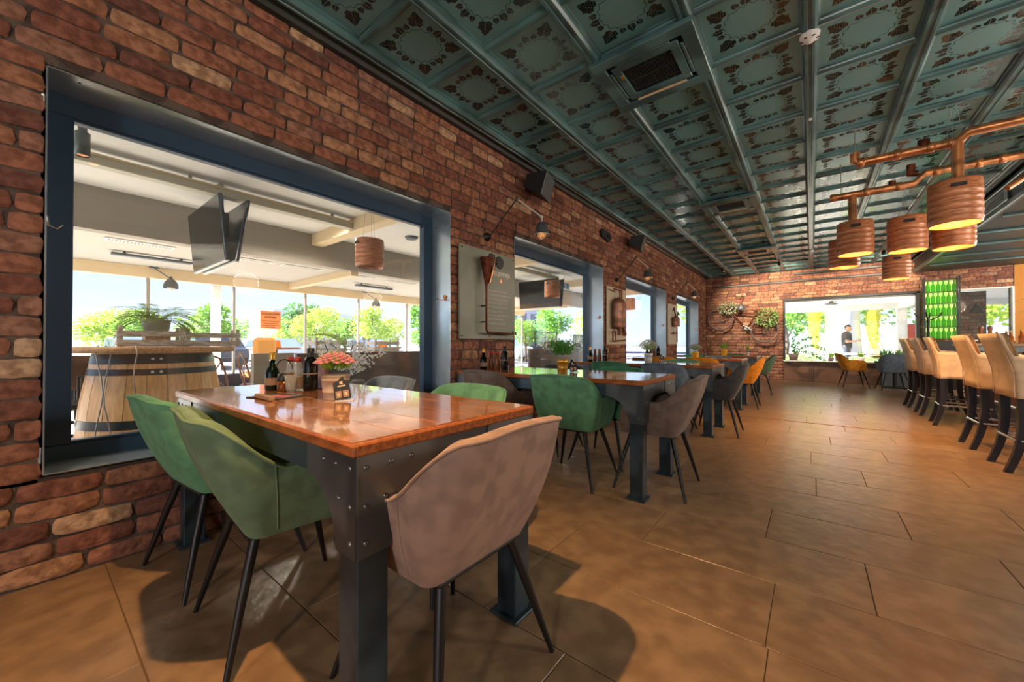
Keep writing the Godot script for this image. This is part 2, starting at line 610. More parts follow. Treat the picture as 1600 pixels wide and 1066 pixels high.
func build_floor() -> void:
	var f := shell("floor")
	var st := S()
	box(st, Vector3(4.5, -0.056, -4.4), Vector3(9.4, 0.1, 18.2))
	obj("grout_bed", st, M.grout, f)
	var row := 0
	var z := 4.7
	# rows of stoneware planks, 0.44 deep and 0.9 long, set across the room
	var known := {-1.56: 2.49, -2.0: 2.81, -2.44: 2.42, -2.88: 3.03, -3.32: 2.64, -3.76: 2.93}
	var st_far := []
	for i in 4:
		st_far.append(S())
	var shapes := []
	for v in 3:
		var s := S()
		box(s, Vector3(0.45, -0.004, -0.22), Vector3(0.8965, 0.008, 0.4365), 0.0015)
		shapes.append(done(s))
	var k0 := int(round((4.7 + 1.56) / 0.44))
	for r in 42:
		var z0 := -1.56 + 0.44 * (k0 - r)
		var off := fposmod(2.81 - 0.37 * r, 0.9)
		for key in known:
			if absf(z0 - 0.44 - (key - 0.44)) < 0.05:
				off = fposmod(known[key], 0.9)
		for c in range(-1, 10):
			var x0 := off + c * 0.9
			var a := maxf(x0, 0.0)
			var b := minf(x0 + 0.9, 9.0)
			if b - a < 0.02 or z0 - 0.44 < BACK - 0.4:
				continue
			var tone: int = rng.randi() % 4
			if z0 > 0.3 or a > 6.3 or a > 2.9 + 0.34 * (-z0 + 1.0):
				box(st_far[tone], Vector3((a + b) / 2, -0.004, z0 - 0.22), Vector3(b - a - 0.0035, 0.008, 0.4365), 0.0015)
			else:
				var t := put("tile", shapes[0], M.tiles[tone], f, Vector3(a, 0, z0))
				t.scale.x = (b - a) / 0.9
	var joined := ArrayMesh.new()
	for i in 4:
		st_far[i].generate_normals()
		st_far[i].set_material(M.tiles[i])
		st_far[i].commit(joined)
	var far := put("tiles_out_of_view", joined, null, f)
	far.set_meta("kind", "stuff")
	st = S()
	box(st, Vector3(4.6, 0.001, -6.33), Vector3(9.2, 0.006, 0.014), 0.002)
	obj("brass_strip", st, mat(Color(0.55, 0.38, 0.24), 0.5, 0.2), f)

# one rough brick slip, face towards +x, length along z, lower corner at the origin
func brick_shape(seed_: int, length: float) -> ArrayMesh:
	var r := RandomNumberGenerator.new()
	r.seed = seed_
	var nz := 6
	var ny := 4
	var h := 0.0775
	var st := S()
	var g := []
	soft(st)
	for i in nz:
		var col := []
		for j in ny:
			var u := float(i) / (nz - 1)
			var v := float(j) / (ny - 1)
			var edge := i == 0 or j == 0 or i == nz - 1 or j == ny - 1
			var corner := (i == 0 or i == nz - 1) and (j == 0 or j == ny - 1)
			var p := Vector3(r.randf_range(-0.0022, 0.0022), v * h, -u * length)
			if not edge:
				p.y = lerpf(p.y, (0.12 if j == 1 else 0.88) * h, 0.85)
				p.z = -(lerpf(u, 0.035 if i == 1 else (0.965 if i == nz - 2 else u), 0.9)) * length
			else:
				p.x -= 0.0042
				p.y += r.randf_range(-0.003, 0.003)
				p.z += r.randf_range(-0.0035, 0.0035)
			if corner:
				p.x -= 0.004
				p.y += 0.0045 if j == 0 else -0.0045
				p.z += -0.005 if i == 0 else 0.005
			col.append(p)
		g.append(col)
	for i in nz - 1:
		for j in ny - 1:
			quad(st, g[i][j], g[i + 1][j], g[i + 1][j + 1], g[i][j + 1])
	hard(st)
	var back := Vector3(-0.02, 0, 0)
	for i in nz - 1:
		quad(st, g[i][0] + back, g[i + 1][0] + back, g[i + 1][0], g[i][0])
		quad(st, g[i][ny - 1], g[i + 1][ny - 1], g[i + 1][ny - 1] + back, g[i][ny - 1] + back)
	for j in ny - 1:
		quad(st, g[0][j] + back, g[0][j], g[0][j + 1], g[0][j + 1] + back)
		quad(st, g[nz - 1][j], g[nz - 1][j] + back, g[nz - 1][j + 1] + back, g[nz - 1][j + 1])
	return done(st)

# lays courses of bricks on a wall in its own frame (u along the wall, v up); openings are [u0, u1, v0, v1]
func course_list(u0: float, u1: float, v1: float, holes: Array, pitch: float, r: RandomNumberGenerator) -> Array:
	var out := []
	var v := 0.004
	while v < v1 - 0.02:
		var spans := [[u0, u1]]
		for h in holes:
			if v + 0.06 > h[2] and v + 0.015 < h[3]:
				var next := []
				for s in spans:
					if h[1] <= s[0] or h[0] >= s[1]:
						next.append(s)
						continue
					if h[0] > s[0] + 0.03:
						next.append([s[0], h[0]])
					if h[1] < s[1] - 0.03:
						next.append([h[1], s[1]])
				spans = next
		for s in spans:
			var u: float = s[0] + 0.002
			var first := true
			while u < s[1] - 0.03:
				var l := r.randf_range(0.205, 0.265)
				if first and s[1] - s[0] > 0.3:
					l = r.randf_range(0.09, 0.24)
				first = false
				if s[1] - u - l < 0.08:
					l = s[1] - u - 0.004
				out.append([u, v, minf(l, s[1] - u - 0.004)])
				u += l + 0.011
		v += pitch
	return out

const BRICK_VARIANTS := 6
var brick_meshes := []

func pick_tone(r: RandomNumberGenerator) -> int:
	var k := r.randf()
	return 0 if k < 0.27 else 1 if k < 0.49 else 2 if k < 0.66 else 3 if k < 0.78 else 4 if k < 0.9 else 5 if k < 0.97 else 6

func build_left_wall() -> void:
	var w := shell("wall_left")
	var st := S()
	var face := -0.010
	var deep := -0.34
	var cx := (face + deep) / 2
	var tx := face - deep
	var z_near := 4.7
	var z_far := BACK - 0.3
	box(st, Vector3(cx, SILL / 2 - 0.06, (z_near + z_far) / 2), Vector3(tx, SILL + 0.12 - 0.02, z_near - z_far))
	box(st, Vector3(cx, (HEAD + 3.3) / 2 + 0.01, (z_near + z_far) / 2), Vector3(tx, 3.3 - HEAD, z_near - z_far))
	var edges := [z_near]
	for o in WINDOWS:
		edges.append(o[0] + 0.012)
		edges.append(o[1] - 0.012)
	edges.append(z_far)
	for i in range(0, edges.size(), 2):
		box(st, Vector3(cx, (SILL + HEAD) / 2, (edges[i] + edges[i + 1]) / 2), Vector3(tx, HEAD - SILL + 0.06, edges[i] - edges[i + 1]))
	obj("mortar", st, M.mortar, w)
	for v in BRICK_VARIANTS:
		brick_meshes.append(brick_shape(40 + v, 0.24))
	var r := RandomNumberGenerator.new()
	r.seed = 11
	var holes := []
	for o in WINDOWS:
		holes.append([-o[0], -o[1], SILL, HEAD])
	var all := course_list(-0.9, -BACK, 3.1, holes, 0.0885, r)
	var ranked := []
	for b in all:
		var mid := Vector3(0, b[1] + 0.04, -(b[0] + b[2] / 2))
		var d := mid - EYE
		var ahead := d.dot(Vector3(-sin(deg_to_rad(38.1)), 0, -cos(deg_to_rad(38.1))))
		var side := d.dot(Vector3(cos(deg_to_rad(38.1)), 0, -sin(deg_to_rad(38.1))))
		var seen := ahead > 0.05 and absf(side / ahead) < 1.4 and absf(d.y / ahead) < 0.95
		ranked.append([b[2] / d.length_squared() * (1.0 if seen else 0.01), b])
	ranked.sort_custom(func(a, b): return a[0] > b[0])
	var rest := []
	for i in M.bricks.size():
		rest.append(S())
	for i in ranked.size():
		var b: Array = ranked[i][1]
		var v: int = r.randi() % BRICK_VARIANTS
		var tone := pick_tone(r)
		var t := Transform3D(Basis.from_scale(Vector3(1, r.randf_range(0.94, 1.04), b[2] / 0.24)), Vector3(r.randf_range(-0.002, 0.003), b[1], -b[0]))
		if i < 300:
			var o := put("brick", brick_meshes[v], M.bricks[tone], w)
			o.transform = t
		else:
			rest[tone].append_from(brick_meshes[v], 0, t)
	var joined := ArrayMesh.new()
	for i in M.bricks.size():
		rest[i].set_material(M.bricks[i])
		rest[i].commit(joined)
	var far := put("bricks_further_off", joined, null, w)
	far.set_meta("kind", "stuff")
	for i in 4:
		build_window(i + 1, WINDOWS[i][0], WINDOWS[i][1])

func build_window(n: int, za: float, zb: float) -> void:
	var w := shell("window_%d" % n)
	var face := 0.004
	var fx := -0.25
	# sheet-steel linings of the reveal
	var t := 0.006
	var parts := [[Vector3((face + fx) / 2, HEAD - t / 2, (za + zb) / 2), Vector3(face - fx, t, za - zb), "lining_top"], [Vector3((face + fx) / 2, SILL + t / 2, (za + zb) / 2), Vector3(face - fx, t, za - zb), "lining_sill"], [Vector3((face + fx) / 2, (SILL + HEAD) / 2, zb + t / 2), Vector3(face - fx, HEAD - SILL, t), "lining_side"], [Vector3((face + fx) / 2, (SILL + HEAD) / 2, za - t / 2), Vector3(face - fx, HEAD - SILL, t), "lining_side"]]
	for p in parts:
		var st := S()
		box(st, p[0], p[1], 0.0015)
		var o := obj(p[2], st, M.lining, w)
		var sc := S()
		if p[2] == "lining_top":
			for k in 8:
				dome(sc, Vector3(-0.05 - 0.13 * (k % 2), HEAD - t, lerpf(za - 0.1, zb + 0.1, k / 7.0)), Vector3.DOWN, 0.007, 6)
			obj("screws", sc, M.rivet, o)
		elif p[2] == "lining_side" and p[0].z < (za + zb) / 2:
			for q in [[-0.05, 0.12], [-0.18, 0.12], [-0.05, 1.0], [-0.18, 1.0], [-0.05, 1.68], [-0.18, 1.68]]:
				dome(sc, Vector3(q[0], SILL + q[1], zb + t), Vector3(0, 0, 1), 0.007, 6)
			obj("screws", sc, M.rivet, o)
	# frame and pane
	var fw := 0.1
	var fr := S()
	var fc := fx - 0.03
	box(fr, Vector3(fc, HEAD - fw / 2, (za + zb) / 2), Vector3(0.07, fw, za - zb), 0.004)
	box(fr, Vector3(fc, SILL + fw * 0.4, (za + zb) / 2), Vector3(0.07, fw * 0.8, za - zb), 0.004)
	for z in [za - fw * 0.42, zb + fw * 0.55]:
		box(fr, Vector3(fc, (SILL + HEAD) / 2 - 0.01, z), Vector3(0.068, HEAD - SILL - fw * 1.8, fw * 1.05), 0.004)
	# inner glazing bead
	for q in [[Vector3(fc, HEAD - fw - 0.006, (za + zb) / 2), Vector3(0.05, 0.014, za - zb - 0.16)], [Vector3(fc, SILL + fw * 0.8 + 0.006, (za + zb) / 2), Vector3(0.05, 0.014, za - zb - 0.16)]]:
		box(fr, q[0], q[1], 0.003)
	obj("window_frame", fr, M.frame, w)
	var gl := S()
	box(gl, Vector3(fc - 0.005, (SILL + HEAD) / 2 - 0.01, (za + zb) / 2), Vector3(0.006, HEAD - SILL - 0.15, za - zb - 0.16))
	obj("pane", gl, M.glass, w)

func build_back_wall() -> void:
	var w := shell("wall_back")
	var st := S()
	var zc := BACK - 0.16
	box(st, Vector3(0.99, 1.6, zc), Vector3(1.98, 3.3, 0.3))
	box(st, Vector3(3.33, 2.31 + 0.5, zc), Vector3(2.72, 1.0, 0.3))
	box(st, Vector3(3.33, 0.27, zc), Vector3(2.72, 0.55, 0.3))
	box(st, Vector3(4.975, 1.6, zc), Vector3(0.61, 3.3, 0.3))
	box(st, Vector3(5.69, 2.8, zc), Vector3(0.84, 1.0, 0.3))
	box(st, Vector3(5.69, 0.55, zc), Vector3(0.84, 1.1, 0.3))
	box(st, Vector3(7.6, 1.6, zc), Vector3(3.0, 3.3, 0.3))
	obj("mortar", st, M.mortar, w)
	var r := RandomNumberGenerator.new()
	r.seed = 23
	var list := course_list(0.0, 6.1, 3.12, [[1.99, 4.67, 0.0, 2.31], [5.28, 6.1, 1.1, 2.3], [0.0, 0.0, 0, 0]], 0.0885, r)
	var rest := []
	for i in M.bricks.size():
		rest.append(S())
	for b in list:
		var turn := Basis(Vector3.UP, -PI / 2) * Basis.from_scale(Vector3(1, r.randf_range(0.94, 1.03), b[2] / 0.24))
		rest[pick_tone(r)].append_from(brick_meshes[r.randi() % BRICK_VARIANTS], 0, Transform3D(turn, Vector3(b[0], b[1], BACK + r.randf_range(-0.002, 0.003))))
	var joined := ArrayMesh.new()
	for i in M.bricks.size():
		rest[i].set_material(M.bricks[i])
		rest[i].commit(joined)
	put("bricks", joined, null, w).set_meta("kind", "stuff")
	st = S()
	box(st, Vector3(7.55, 1.6, BACK + 0.004), Vector3(2.9, 3.2, 0.02))
	obj("ochre_render", st, M.ochre, w)
	# low tiled plinth under the window
	for k in 4:
		st = S()
		box(st, Vector3(1.99 + 0.67 * (k + 0.5), 0.275, BACK + 0.012), Vector3(0.664, 0.54, 0.024), 0.003)
		obj("plinth_panel", st, M.sill_panel, w)
	# the window: dark steel frame, white inner edge
	var win := shell("window_5")
	st = S()
	for q in [[Vector3(3.33, 2.285, BACK), Vector3(2.7, 0.06, 0.16)], [Vector3(2.01, 1.43, BACK), Vector3(0.05, 1.7, 0.16)], [Vector3(4.64, 1.43, BACK), Vector3(0.07, 1.74, 0.16)]]:
		box(st, q[0], q[1], 0.004)
	obj("window_frame", st, M.black, win)
	st = S()
	box(st, Vector3(3.32, 0.565, BACK - 0.02), Vector3(2.6, 0.03, 0.28), 0.004)
	obj("sill", st, M.white_metal, win)
	st = S()
	box(st, Vector3(3.32, 2.235, BACK - 0.06), Vector3(2.56, 0.04, 0.05), 0.003)
	obj("inner_frame", st, M.white_metal, win)
	st = S()
	box(st, Vector3(3.32, 1.42, BACK - 0.1), Vector3(2.56, 1.64, 0.006))
	obj("pane", st, M.glass, win)
	win = shell("window_6")
	st = S()
	box(st, Vector3(5.69, 2.285, BACK - 0.02), Vector3(0.82, 0.03, 0.1), 0.003)
	box(st, Vector3(5.69, 1.115, BACK - 0.02), Vector3(0.82, 0.03, 0.1), 0.003)
	box(st, Vector3(6.085, 1.7, BACK - 0.02), Vector3(0.03, 1.14, 0.1), 0.003)
	obj("window_frame", st, M.white_metal, win)
	st = S()
	box(st, Vector3(5.69, 1.7, BACK - 0.05), Vector3(0.78, 1.14, 0.006))
	obj("pane", st, M.glass, win)
	# dark rails fixed high on the brick
	for q in [[Vector3(2.25, 2.79, BACK + 0.03), Vector3(3.9, 0.045, 0.06), "black screen rail running across the far brick wall"], [Vector3(3.3, 2.985, BACK + 0.05), Vector3(2.1, 0.06, 0.1), "short black roller blind box above the rail on far wall"]]:
		st = S()
		box(st, q[0], q[1], 0.006)
		solo("wall_rail", st, M.black, q[2], "rail")

func build_other_walls() -> void:
	# wall behind the photographer, two tall windows added for daylight; wall behind the bar
	var w := shell("wall_front")
	var st := S()
	var z := 4.85
	for q in [[0.0, 1.2], [3.7, 4.5], [7.0, 9.3]]:
		box(st, Vector3((q[0] + q[1]) / 2, 1.6, z), Vector3(q[1] - q[0], 3.3, 0.3))
	for q in [[1.2, 3.7], [4.5, 7.0]]:
		box(st, Vector3((q[0] + q[1]) / 2, 2.95, z), Vector3(q[1] - q[0], 0.7, 0.3))
		box(st, Vector3((q[0] + q[1]) / 2, 0.15, z), Vector3(q[1] - q[0], 0.3, 0.3))
	obj("plaster", st, M.plaster, w)
	var i := 7
	for q in [[1.2, 3.7], [4.5, 7.0]]:
		var win := shell("window_%d" % i)
		i += 1
		st = S()
		for k in 3:
			box(st, Vector3(lerpf(q[0] + 0.04, q[1] - 0.04, k / 2.0), 1.45, z), Vector3(0.08, 2.3, 0.08), 0.004)
		box(st, Vector3((q[0] + q[1]) / 2, 2.56, z), Vector3(2.5, 0.08, 0.08), 0.004)
		box(st, Vector3((q[0] + q[1]) / 2, 0.34, z), Vector3(2.5, 0.08, 0.08), 0.004)
		obj("window_frame", st, M.frame, win)
		st = S()
		box(st, Vector3((q[0] + q[1]) / 2, 1.45, z), Vector3(2.44, 2.2, 0.006))
		obj("pane", st, M.glass, win)
	w = shell("wall_right")
	st = S()
	box(st, Vector3(9.15, 1.6, -4.3), Vector3(0.3, 3.3, 18.6))
	obj("plaster", st, M.ochre, w)

# ---------------------------------------------------------------- coffered ceiling
func build_ceiling() -> void:
	var c := shell("ceiling")
	var st := S()
	box(st, Vector3(4.4, CEIL + 0.13, -4.4), Vector3(9.5, 0.2, 18.8))
	obj("slab", st, M.cove, c)
	var rows := 23
	var cols := 7
	var pz := 0.585
	var px := 0.62
	var panel := S()
	var a := Vector3(0.03, 0, -0.02)
	quad_uv(panel, Vector3(0.03, 0, -pz + 0.02), Vector3(px - 0.03, 0, -pz + 0.02), Vector3(px - 0.03, 0, -0.02), Vector3(0.03, 0, -0.02))
	for q in [[Vector3(0.03, 0.02, -0.02), Vector3(px - 0.03, 0.02, -0.02), Vector3(px - 0.03, 0, -0.02), Vector3(0.03, 0, -0.02)], [Vector3(0.03, 0, -pz + 0.02), Vector3(px - 0.03, 0, -pz + 0.02), Vector3(px - 0.03, 0.02, -pz + 0.02), Vector3(0.03, 0.02, -pz + 0.02)]]:
		st = panel
		for v in [q[0], q[2], q[1], q[0], q[3], q[2]]:
			st.set_uv(Vector2(0.02, 0.02))
			st.add_vertex(v)
	var panel_mesh := done(panel)
	var cassettes := [[2, 5], [2, 11], [2, 17]]
	for j in rows:
		for i in cols:
			if [i, j] in cassettes:
				continue
			put("ceiling_panel", panel_mesh, M.ceil_panel, c, Vector3(0.14 + px * i, CEIL, 0.33 - pz * j))
	# long ribs: a stepped moulding down the room
	var prof := PackedVector2Array([Vector2(-0.055, 0.03), Vector2(-0.055, -0.016), Vector2(-0.044, -0.022), Vector2(-0.040, -0.040), Vector2(-0.028, -0.056), Vector2(-0.013, -0.056), Vector2(-0.009, -0.048), Vector2(0.009, -0.048), Vector2(0.013, -0.056), Vector2(0.028, -0.056), Vector2(0.040, -0.040), Vector2(0.044, -0.022), Vector2(0.055, -0.016), Vector2(0.055, 0.03)])
	for i in cols + 1:
		st = S()
		prism(st, prof, BACK, 1.0, Transform3D(Basis.IDENTITY, Vector3(0.14 + px * i, CEIL, 0)))
		obj("long_rib", st, M.rib, c)
	# cross ribs: a rounded bead between lower fillets
	var bead := PackedVector2Array([Vector2(-0.038, 0.03), Vector2(-0.038, -0.008), Vector2(-0.028, -0.010), Vector2(-0.024, -0.020), Vector2(-0.013, -0.030), Vector2(0.0, -0.033), Vector2(0.013, -0.030), Vector2(0.024, -0.020), Vector2(0.028, -0.010), Vector2(0.038, -0.008), Vector2(0.038, 0.03)])
	st = S()
	prism(st, bead, 0.14, 0.14 + px * cols, Transform3D(Basis(Vector3.UP, PI / 2), Vector3.ZERO))
	var bead_mesh := done(st)
	for j in rows + 1:
		put("cross_rib", bead_mesh, M.rib, c, Vector3(0, CEIL, 0.33 - pz * j))
	# cove along the window wall and the back wall
	st = S()
	prism(st, PackedVector2Array([Vector2(0, 0.03), Vector2(0, -0.075), Vector2(0.05, -0.07), Vector2(0.07, -0.04), Vector2(0.10, -0.03), Vector2(0.10, 0.03)]), BACK, 4.6, Transform3D(Basis.IDENTITY, Vector3(-0.008, CEIL, 0)))
	obj("cove", st, M.cove, c)
	# dropped soffit over the bar, its face fitted with air grilles
	st = S()
	box(st, Vector3(6.83, 2.93, -4.4), Vector3(4.5, 0.36, 17.6))
	obj("bar_soffit", st, M.soffit, c)
	st = S()
	box(st, Vector3(4.565, 2.78, -4.4), Vector3(0.05, 0.07, 17.6), 0.01)
	box(st, Vector3(4.57, 3.06, -4.4), Vector3(0.03, 0.05, 17.6), 0.008)
	obj("soffit_moulding", st, M.rib, c)
	for j in 12:
		st = S()
		box(st, Vector3(6.83, 2.735, -1.0 - j), Vector3(4.4, 0.03, 0.06), 0.008)
		obj("soffit_batten", st, M.rib, c)
	for z in [-5.2, -6.6, -8.0, -9.4]:
		var g := S()
		box(g, Vector3(4.57, 2.93, z), Vector3(0.02, 0.17, 0.85), 0.006)
		var o := obj("grille_plate", g, M.rib, c)
		for k in 5:
			g = S()
			box(g, Vector3(4.556, 2.885 + 0.022 * k, z), Vector3(0.012, 0.009, 0.6), 0.002)
			obj("slot", g, M.black, o)
	# four-way air cassettes
	var spots := ["dark green air cassette with slatted grille nearest the camera", "middle green air cassette in the ceiling, grille shut", "farthest green air cassette near the brick back wall"]
	for k in 3:
		cassette(0.14 + px * 2, 0.33 - pz * cassettes[k][1], px, pz, spots[k])
	# detectors on the rib above the aisle
	var sm := thing("smoke_detector", "round cream smoke detector on the ceiling rib above the aisle", "detector", Vector3(2.62, CEIL - 0.052, -3.21))
	var d := S()
	lathe(d, [Vector2(0.0, -0.045), Vector2(0.028, -0.043), Vector2(0.034, -0.032), Vector2(0.05, -0.03), Vector2(0.055, -0.012), Vector2(0.058, 0.0), Vector2(0, 0)], 20)
	obj("housing", d, M.white, sm)
	for k in 6:
		var an := TAU * k / 6
		d = S()
		box(d, Vector3(cos(an) * 0.043, -0.0325, sin(an) * 0.043), Vector3(0.016, 0.004, 0.008), 0)
		obj("vent", d, M.black, sm)
	for q in [[-4.41, 0.016, "tiny cream sensor on the ceiling rib beyond the smoke detector"], [-10.6, 0.05, "pale round detector on the far end of the ceiling rib"]]:
		d = S()
		lathe(d, [Vector2(0, -q[1]), Vector2(q[1] * 0.8, -q[1] * 0.8), Vector2(q[1], 0), Vector2(0, 0)], 12)
		solo("sensor", d, M.white, q[2], "sensor", Vector3(2.62, CEIL - 0.052, q[0]))

func cassette(x0: float, z0: float, px: float, pz: float, label: String) -> void:
	var t := thing("air_cassette", label, "air conditioner", Vector3(x0 + px / 2, CEIL - 0.05, z0 - pz / 2), 0, "ceiling air cassettes")
	var st := S()
	var hx := px / 2 + 0.045
	var hz := pz / 2 + 0.045
	# frame plate with an open middle
	for q in [[Vector3(0, -0.018, hz - 0.045), Vector3(hx * 2, 0.035, 0.09)], [Vector3(0, -0.018, -hz + 0.045), Vector3(hx * 2, 0.035, 0.09)], [Vector3(hx - 0.045, -0.018, 0), Vector3(0.09, 0.035, hz * 2 - 0.18)], [Vector3(-hx + 0.045, -0.018, 0), Vector3(0.09, 0.035, hz * 2 - 0.18)]]:
		box(st, q[0], q[1], 0.006)
	obj("frame", st, M.rib, t)
	st = S()
	box(st, Vector3(0, 0.012, 0), Vector3(hx * 2 - 0.16, 0.02, hz * 2 - 0.16))
	obj("cavity", st, M.black, t)
	var ix := hx - 0.12
	var iz := hz - 0.12
	st = S()
	for q in [[Vector3(0, -0.02, iz - 0.03), Vector3(ix * 2, 0.025, 0.06)], [Vector3(0, -0.02, -iz + 0.03), Vector3(ix * 2, 0.025, 0.06)], [Vector3(ix - 0.03, -0.02, 0), Vector3(0.06, 0.025, iz * 2 - 0.12)], [Vector3(-ix + 0.03, -0.02, 0), Vector3(0.06, 0.025, iz * 2 - 0.12)]]:
		box(st, q[0], q[1], 0.004)
	obj("intake_frame", st, M.rib, t)
	st = S()
	for k in 22:
		box(st, Vector3(lerpf(-ix + 0.065, ix - 0.065, k / 21.0), -0.016, 0), Vector3(0.005, 0.01, iz * 2 - 0.12), 0)
	for k in 3:
		box(st, Vector3(0, -0.018, lerpf(-iz + 0.1, iz - 0.1, k / 2.0)), Vector3(ix * 2 - 0.12, 0.01, 0.006), 0)
	obj("grille", st, M.soffit, t)
	for s in [-1, 1]:
		st = S()
		bar(st, Vector3(-ix * 0.8, -0.03, s * (hz - 0.102)), Vector3(ix * 0.8, -0.03, s * (hz - 0.102)), 0.022, 0.01, 0.003)
		obj("louvre", st, M.cream if s < 0 else M.rib, t)
		st = S()
		bar(st, Vector3(s * (hx - 0.102), -0.03, -iz * 0.8), Vector3(s * (hx - 0.102), -0.03, iz * 0.8), 0.022, 0.01, 0.003)
		obj("louvre", st, M.rib, t)
	st = S()
	box(st, Vector3(-ix + 0.045, -0.034, iz * 0.45), Vector3(0.02, 0.004, 0.045), 0)
	obj("sticker", st, M.gold, t)

# ---------------------------------------------------------------- tables
const TABLE_Z := [-0.49, -2.48, -4.68, -6.9, -9.0]
const TOP := 0.79
var table_labels := ["nearest riveted steel table with glossy orange wood top", "second riveted steel table, with the gold plant pot on it", "third riveted steel table, behind the second, with zinc pot", "fourth riveted steel table, with the two yellow pots", "farthest riveted steel table, near the brick back wall"]

func build_tables() -> void:
	var first := make_table()
	for i in 5:
		var at := Vector3(0.02, 0, TABLE_Z[i])
		if i == 0:
			first.position = at
			first.set_meta("label", table_labels[0])
		else:
			dup(first, table_labels[i], at)

func gusset(flip: bool) -> PackedVector2Array:
	# corner plate: x along the rail away from the leg, y down from the top
	var p := PackedVector2Array([Vector2(0, 0), Vector2(0.26, 0), Vector2(0.26, -0.085)])
	for k in range(1, 8):
		var a := PI / 2 * k / 7.0
		p.append(Vector2(0.26 - 0.16 * sin(a), -0.245 + 0.16 * cos(a)))
	p.append(Vector2(0.09, -0.25))
	p.append(Vector2(0.0, -0.25))
	if flip:
		for i in p.size():
			p[i].x = -p[i].x
	return p

func make_table() -> Node3D:
	var L := 1.74
	var W := 0.74
	var t := thing("dining_table", "", "table", Vector3.ZERO, 0, "riveted dining tables")
	# five planks and an edge band
	for k in 5:
		var st := S()
		box(st, Vector3(L / 2, TOP - 0.014, -W * (k + 0.5) / 5), Vector3(L - 0.036, 0.028, W / 5 - 0.0015), 0.0008)
		obj("plank", st, M.tops[(k * 2) % 3], t)
	var e := S()
	box(e, Vector3(L / 2, TOP - 0.018, -0.004), Vector3(L, 0.032, 0.022), 0.005)
	box(e, Vector3(L / 2, TOP - 0.018, -W + 0.004), Vector3(L, 0.032, 0.022), 0.005)
	box(e, Vector3(0.009, TOP - 0.018, -W / 2), Vector3(0.022, 0.032, W), 0.005)
	box(e, Vector3(L - 0.009, TOP - 0.018, -W / 2), Vector3(0.022, 0.032, W), 0.005)
	obj("edge_band", e, M.top_edge, t)
	# steel rails
	var y0 := TOP - 0.034
	for z in [-0.012, -W + 0.012]:
		var st := S()
		box(st, Vector3(L / 2, y0 - 0.042, z), Vector3(L - 0.02, 0.084, 0.008), 0.002)
		obj("side_rail", st, M.steel_dark, t)
	for x in [0.012, L - 0.012]:
		var st := S()
		box(st, Vector3(x, y0 - 0.042, -W / 2), Vector3(0.008, 0.084, W - 0.02), 0.002)
		obj("end_rail", st, M.steel, t)  # lighter steel than the side rails: reflected light put into the colour
	# legs of square section with riveted corner plates and foot plates
	var lw := 0.088
	var rs := S()
	dome(rs, Vector3.ZERO, Vector3.UP, 0.0075, 8)
	var rivet := done(rs)
	for sx in [0, 1]:
		for sz in [0, 1]:
			var x := 0.012 + lw / 2 if sx == 0 else L - 0.012 - lw / 2
			var z := -0.012 - lw / 2 if sz == 0 else -W + 0.012 + lw / 2
			var st := S()
			box(st, Vector3(x, y0 / 2, z), Vector3(lw, y0, lw), 0.004)
			var leg := obj("leg", st, M.steel_dark, t)
			st = S()
			box(st, Vector3(x, 0.006, z), Vector3(0.13, 0.012, 0.13), 0.003)
			obj("foot_plate", st, M.steel_dark, leg)
			var zf := 0.001 if sz == 0 else -W - 0.001
			var xf := -0.001 if sx == 0 else L + 0.001
			# plates: long side, then end
			var dx := 1.0 if sx == 0 else -1.0
			var dz := -1.0 if sz == 0 else 1.0
			st = S()
			var g := gusset(sx == 1)
			prism(st, g, -0.0035, 0.0035, Transform3D(Basis.IDENTITY, Vector3(0.001 if sx == 0 else L - 0.001, y0, -0.0065 if sz == 0 else -W + 0.0065)))
			var p1 := obj("corner_plate", st, M.steel, t)
			st = S()
			prism(st, gusset(sz == 0), -0.0035, 0.0035, Transform3D(Basis(Vector3.UP, -PI / 2), Vector3(0.0065 if sx == 0 else L - 0.0065, y0, -0.001 if sz == 0 else -W + 0.001)))
			var p2 := obj("corner_plate", st, M.steel, t)
			var holes := [Vector2(0.03, 0.03), Vector2(0.10, 0.03), Vector2(0.165, 0.03), Vector2(0.03, 0.125), Vector2(0.085, 0.115), Vector2(0.03, 0.215)]
			for h in holes:
				put("rivet", rivet, M.rivet, p1, Vector3((0.0 if sx == 0 else L) + dx * h.x, y0 - h.y, -0.003 if sz == 0 else -W + 0.003)).basis = turn_to(Vector3(0, 0, -dz))
				put("rivet", rivet, M.rivet, p2, Vector3(0.003 if sx == 0 else L - 0.003, y0 - h.y, (0.0 if sz == 0 else -W) + dz * h.x)).basis = turn_to(Vector3(-dx, 0, 0))
	return t

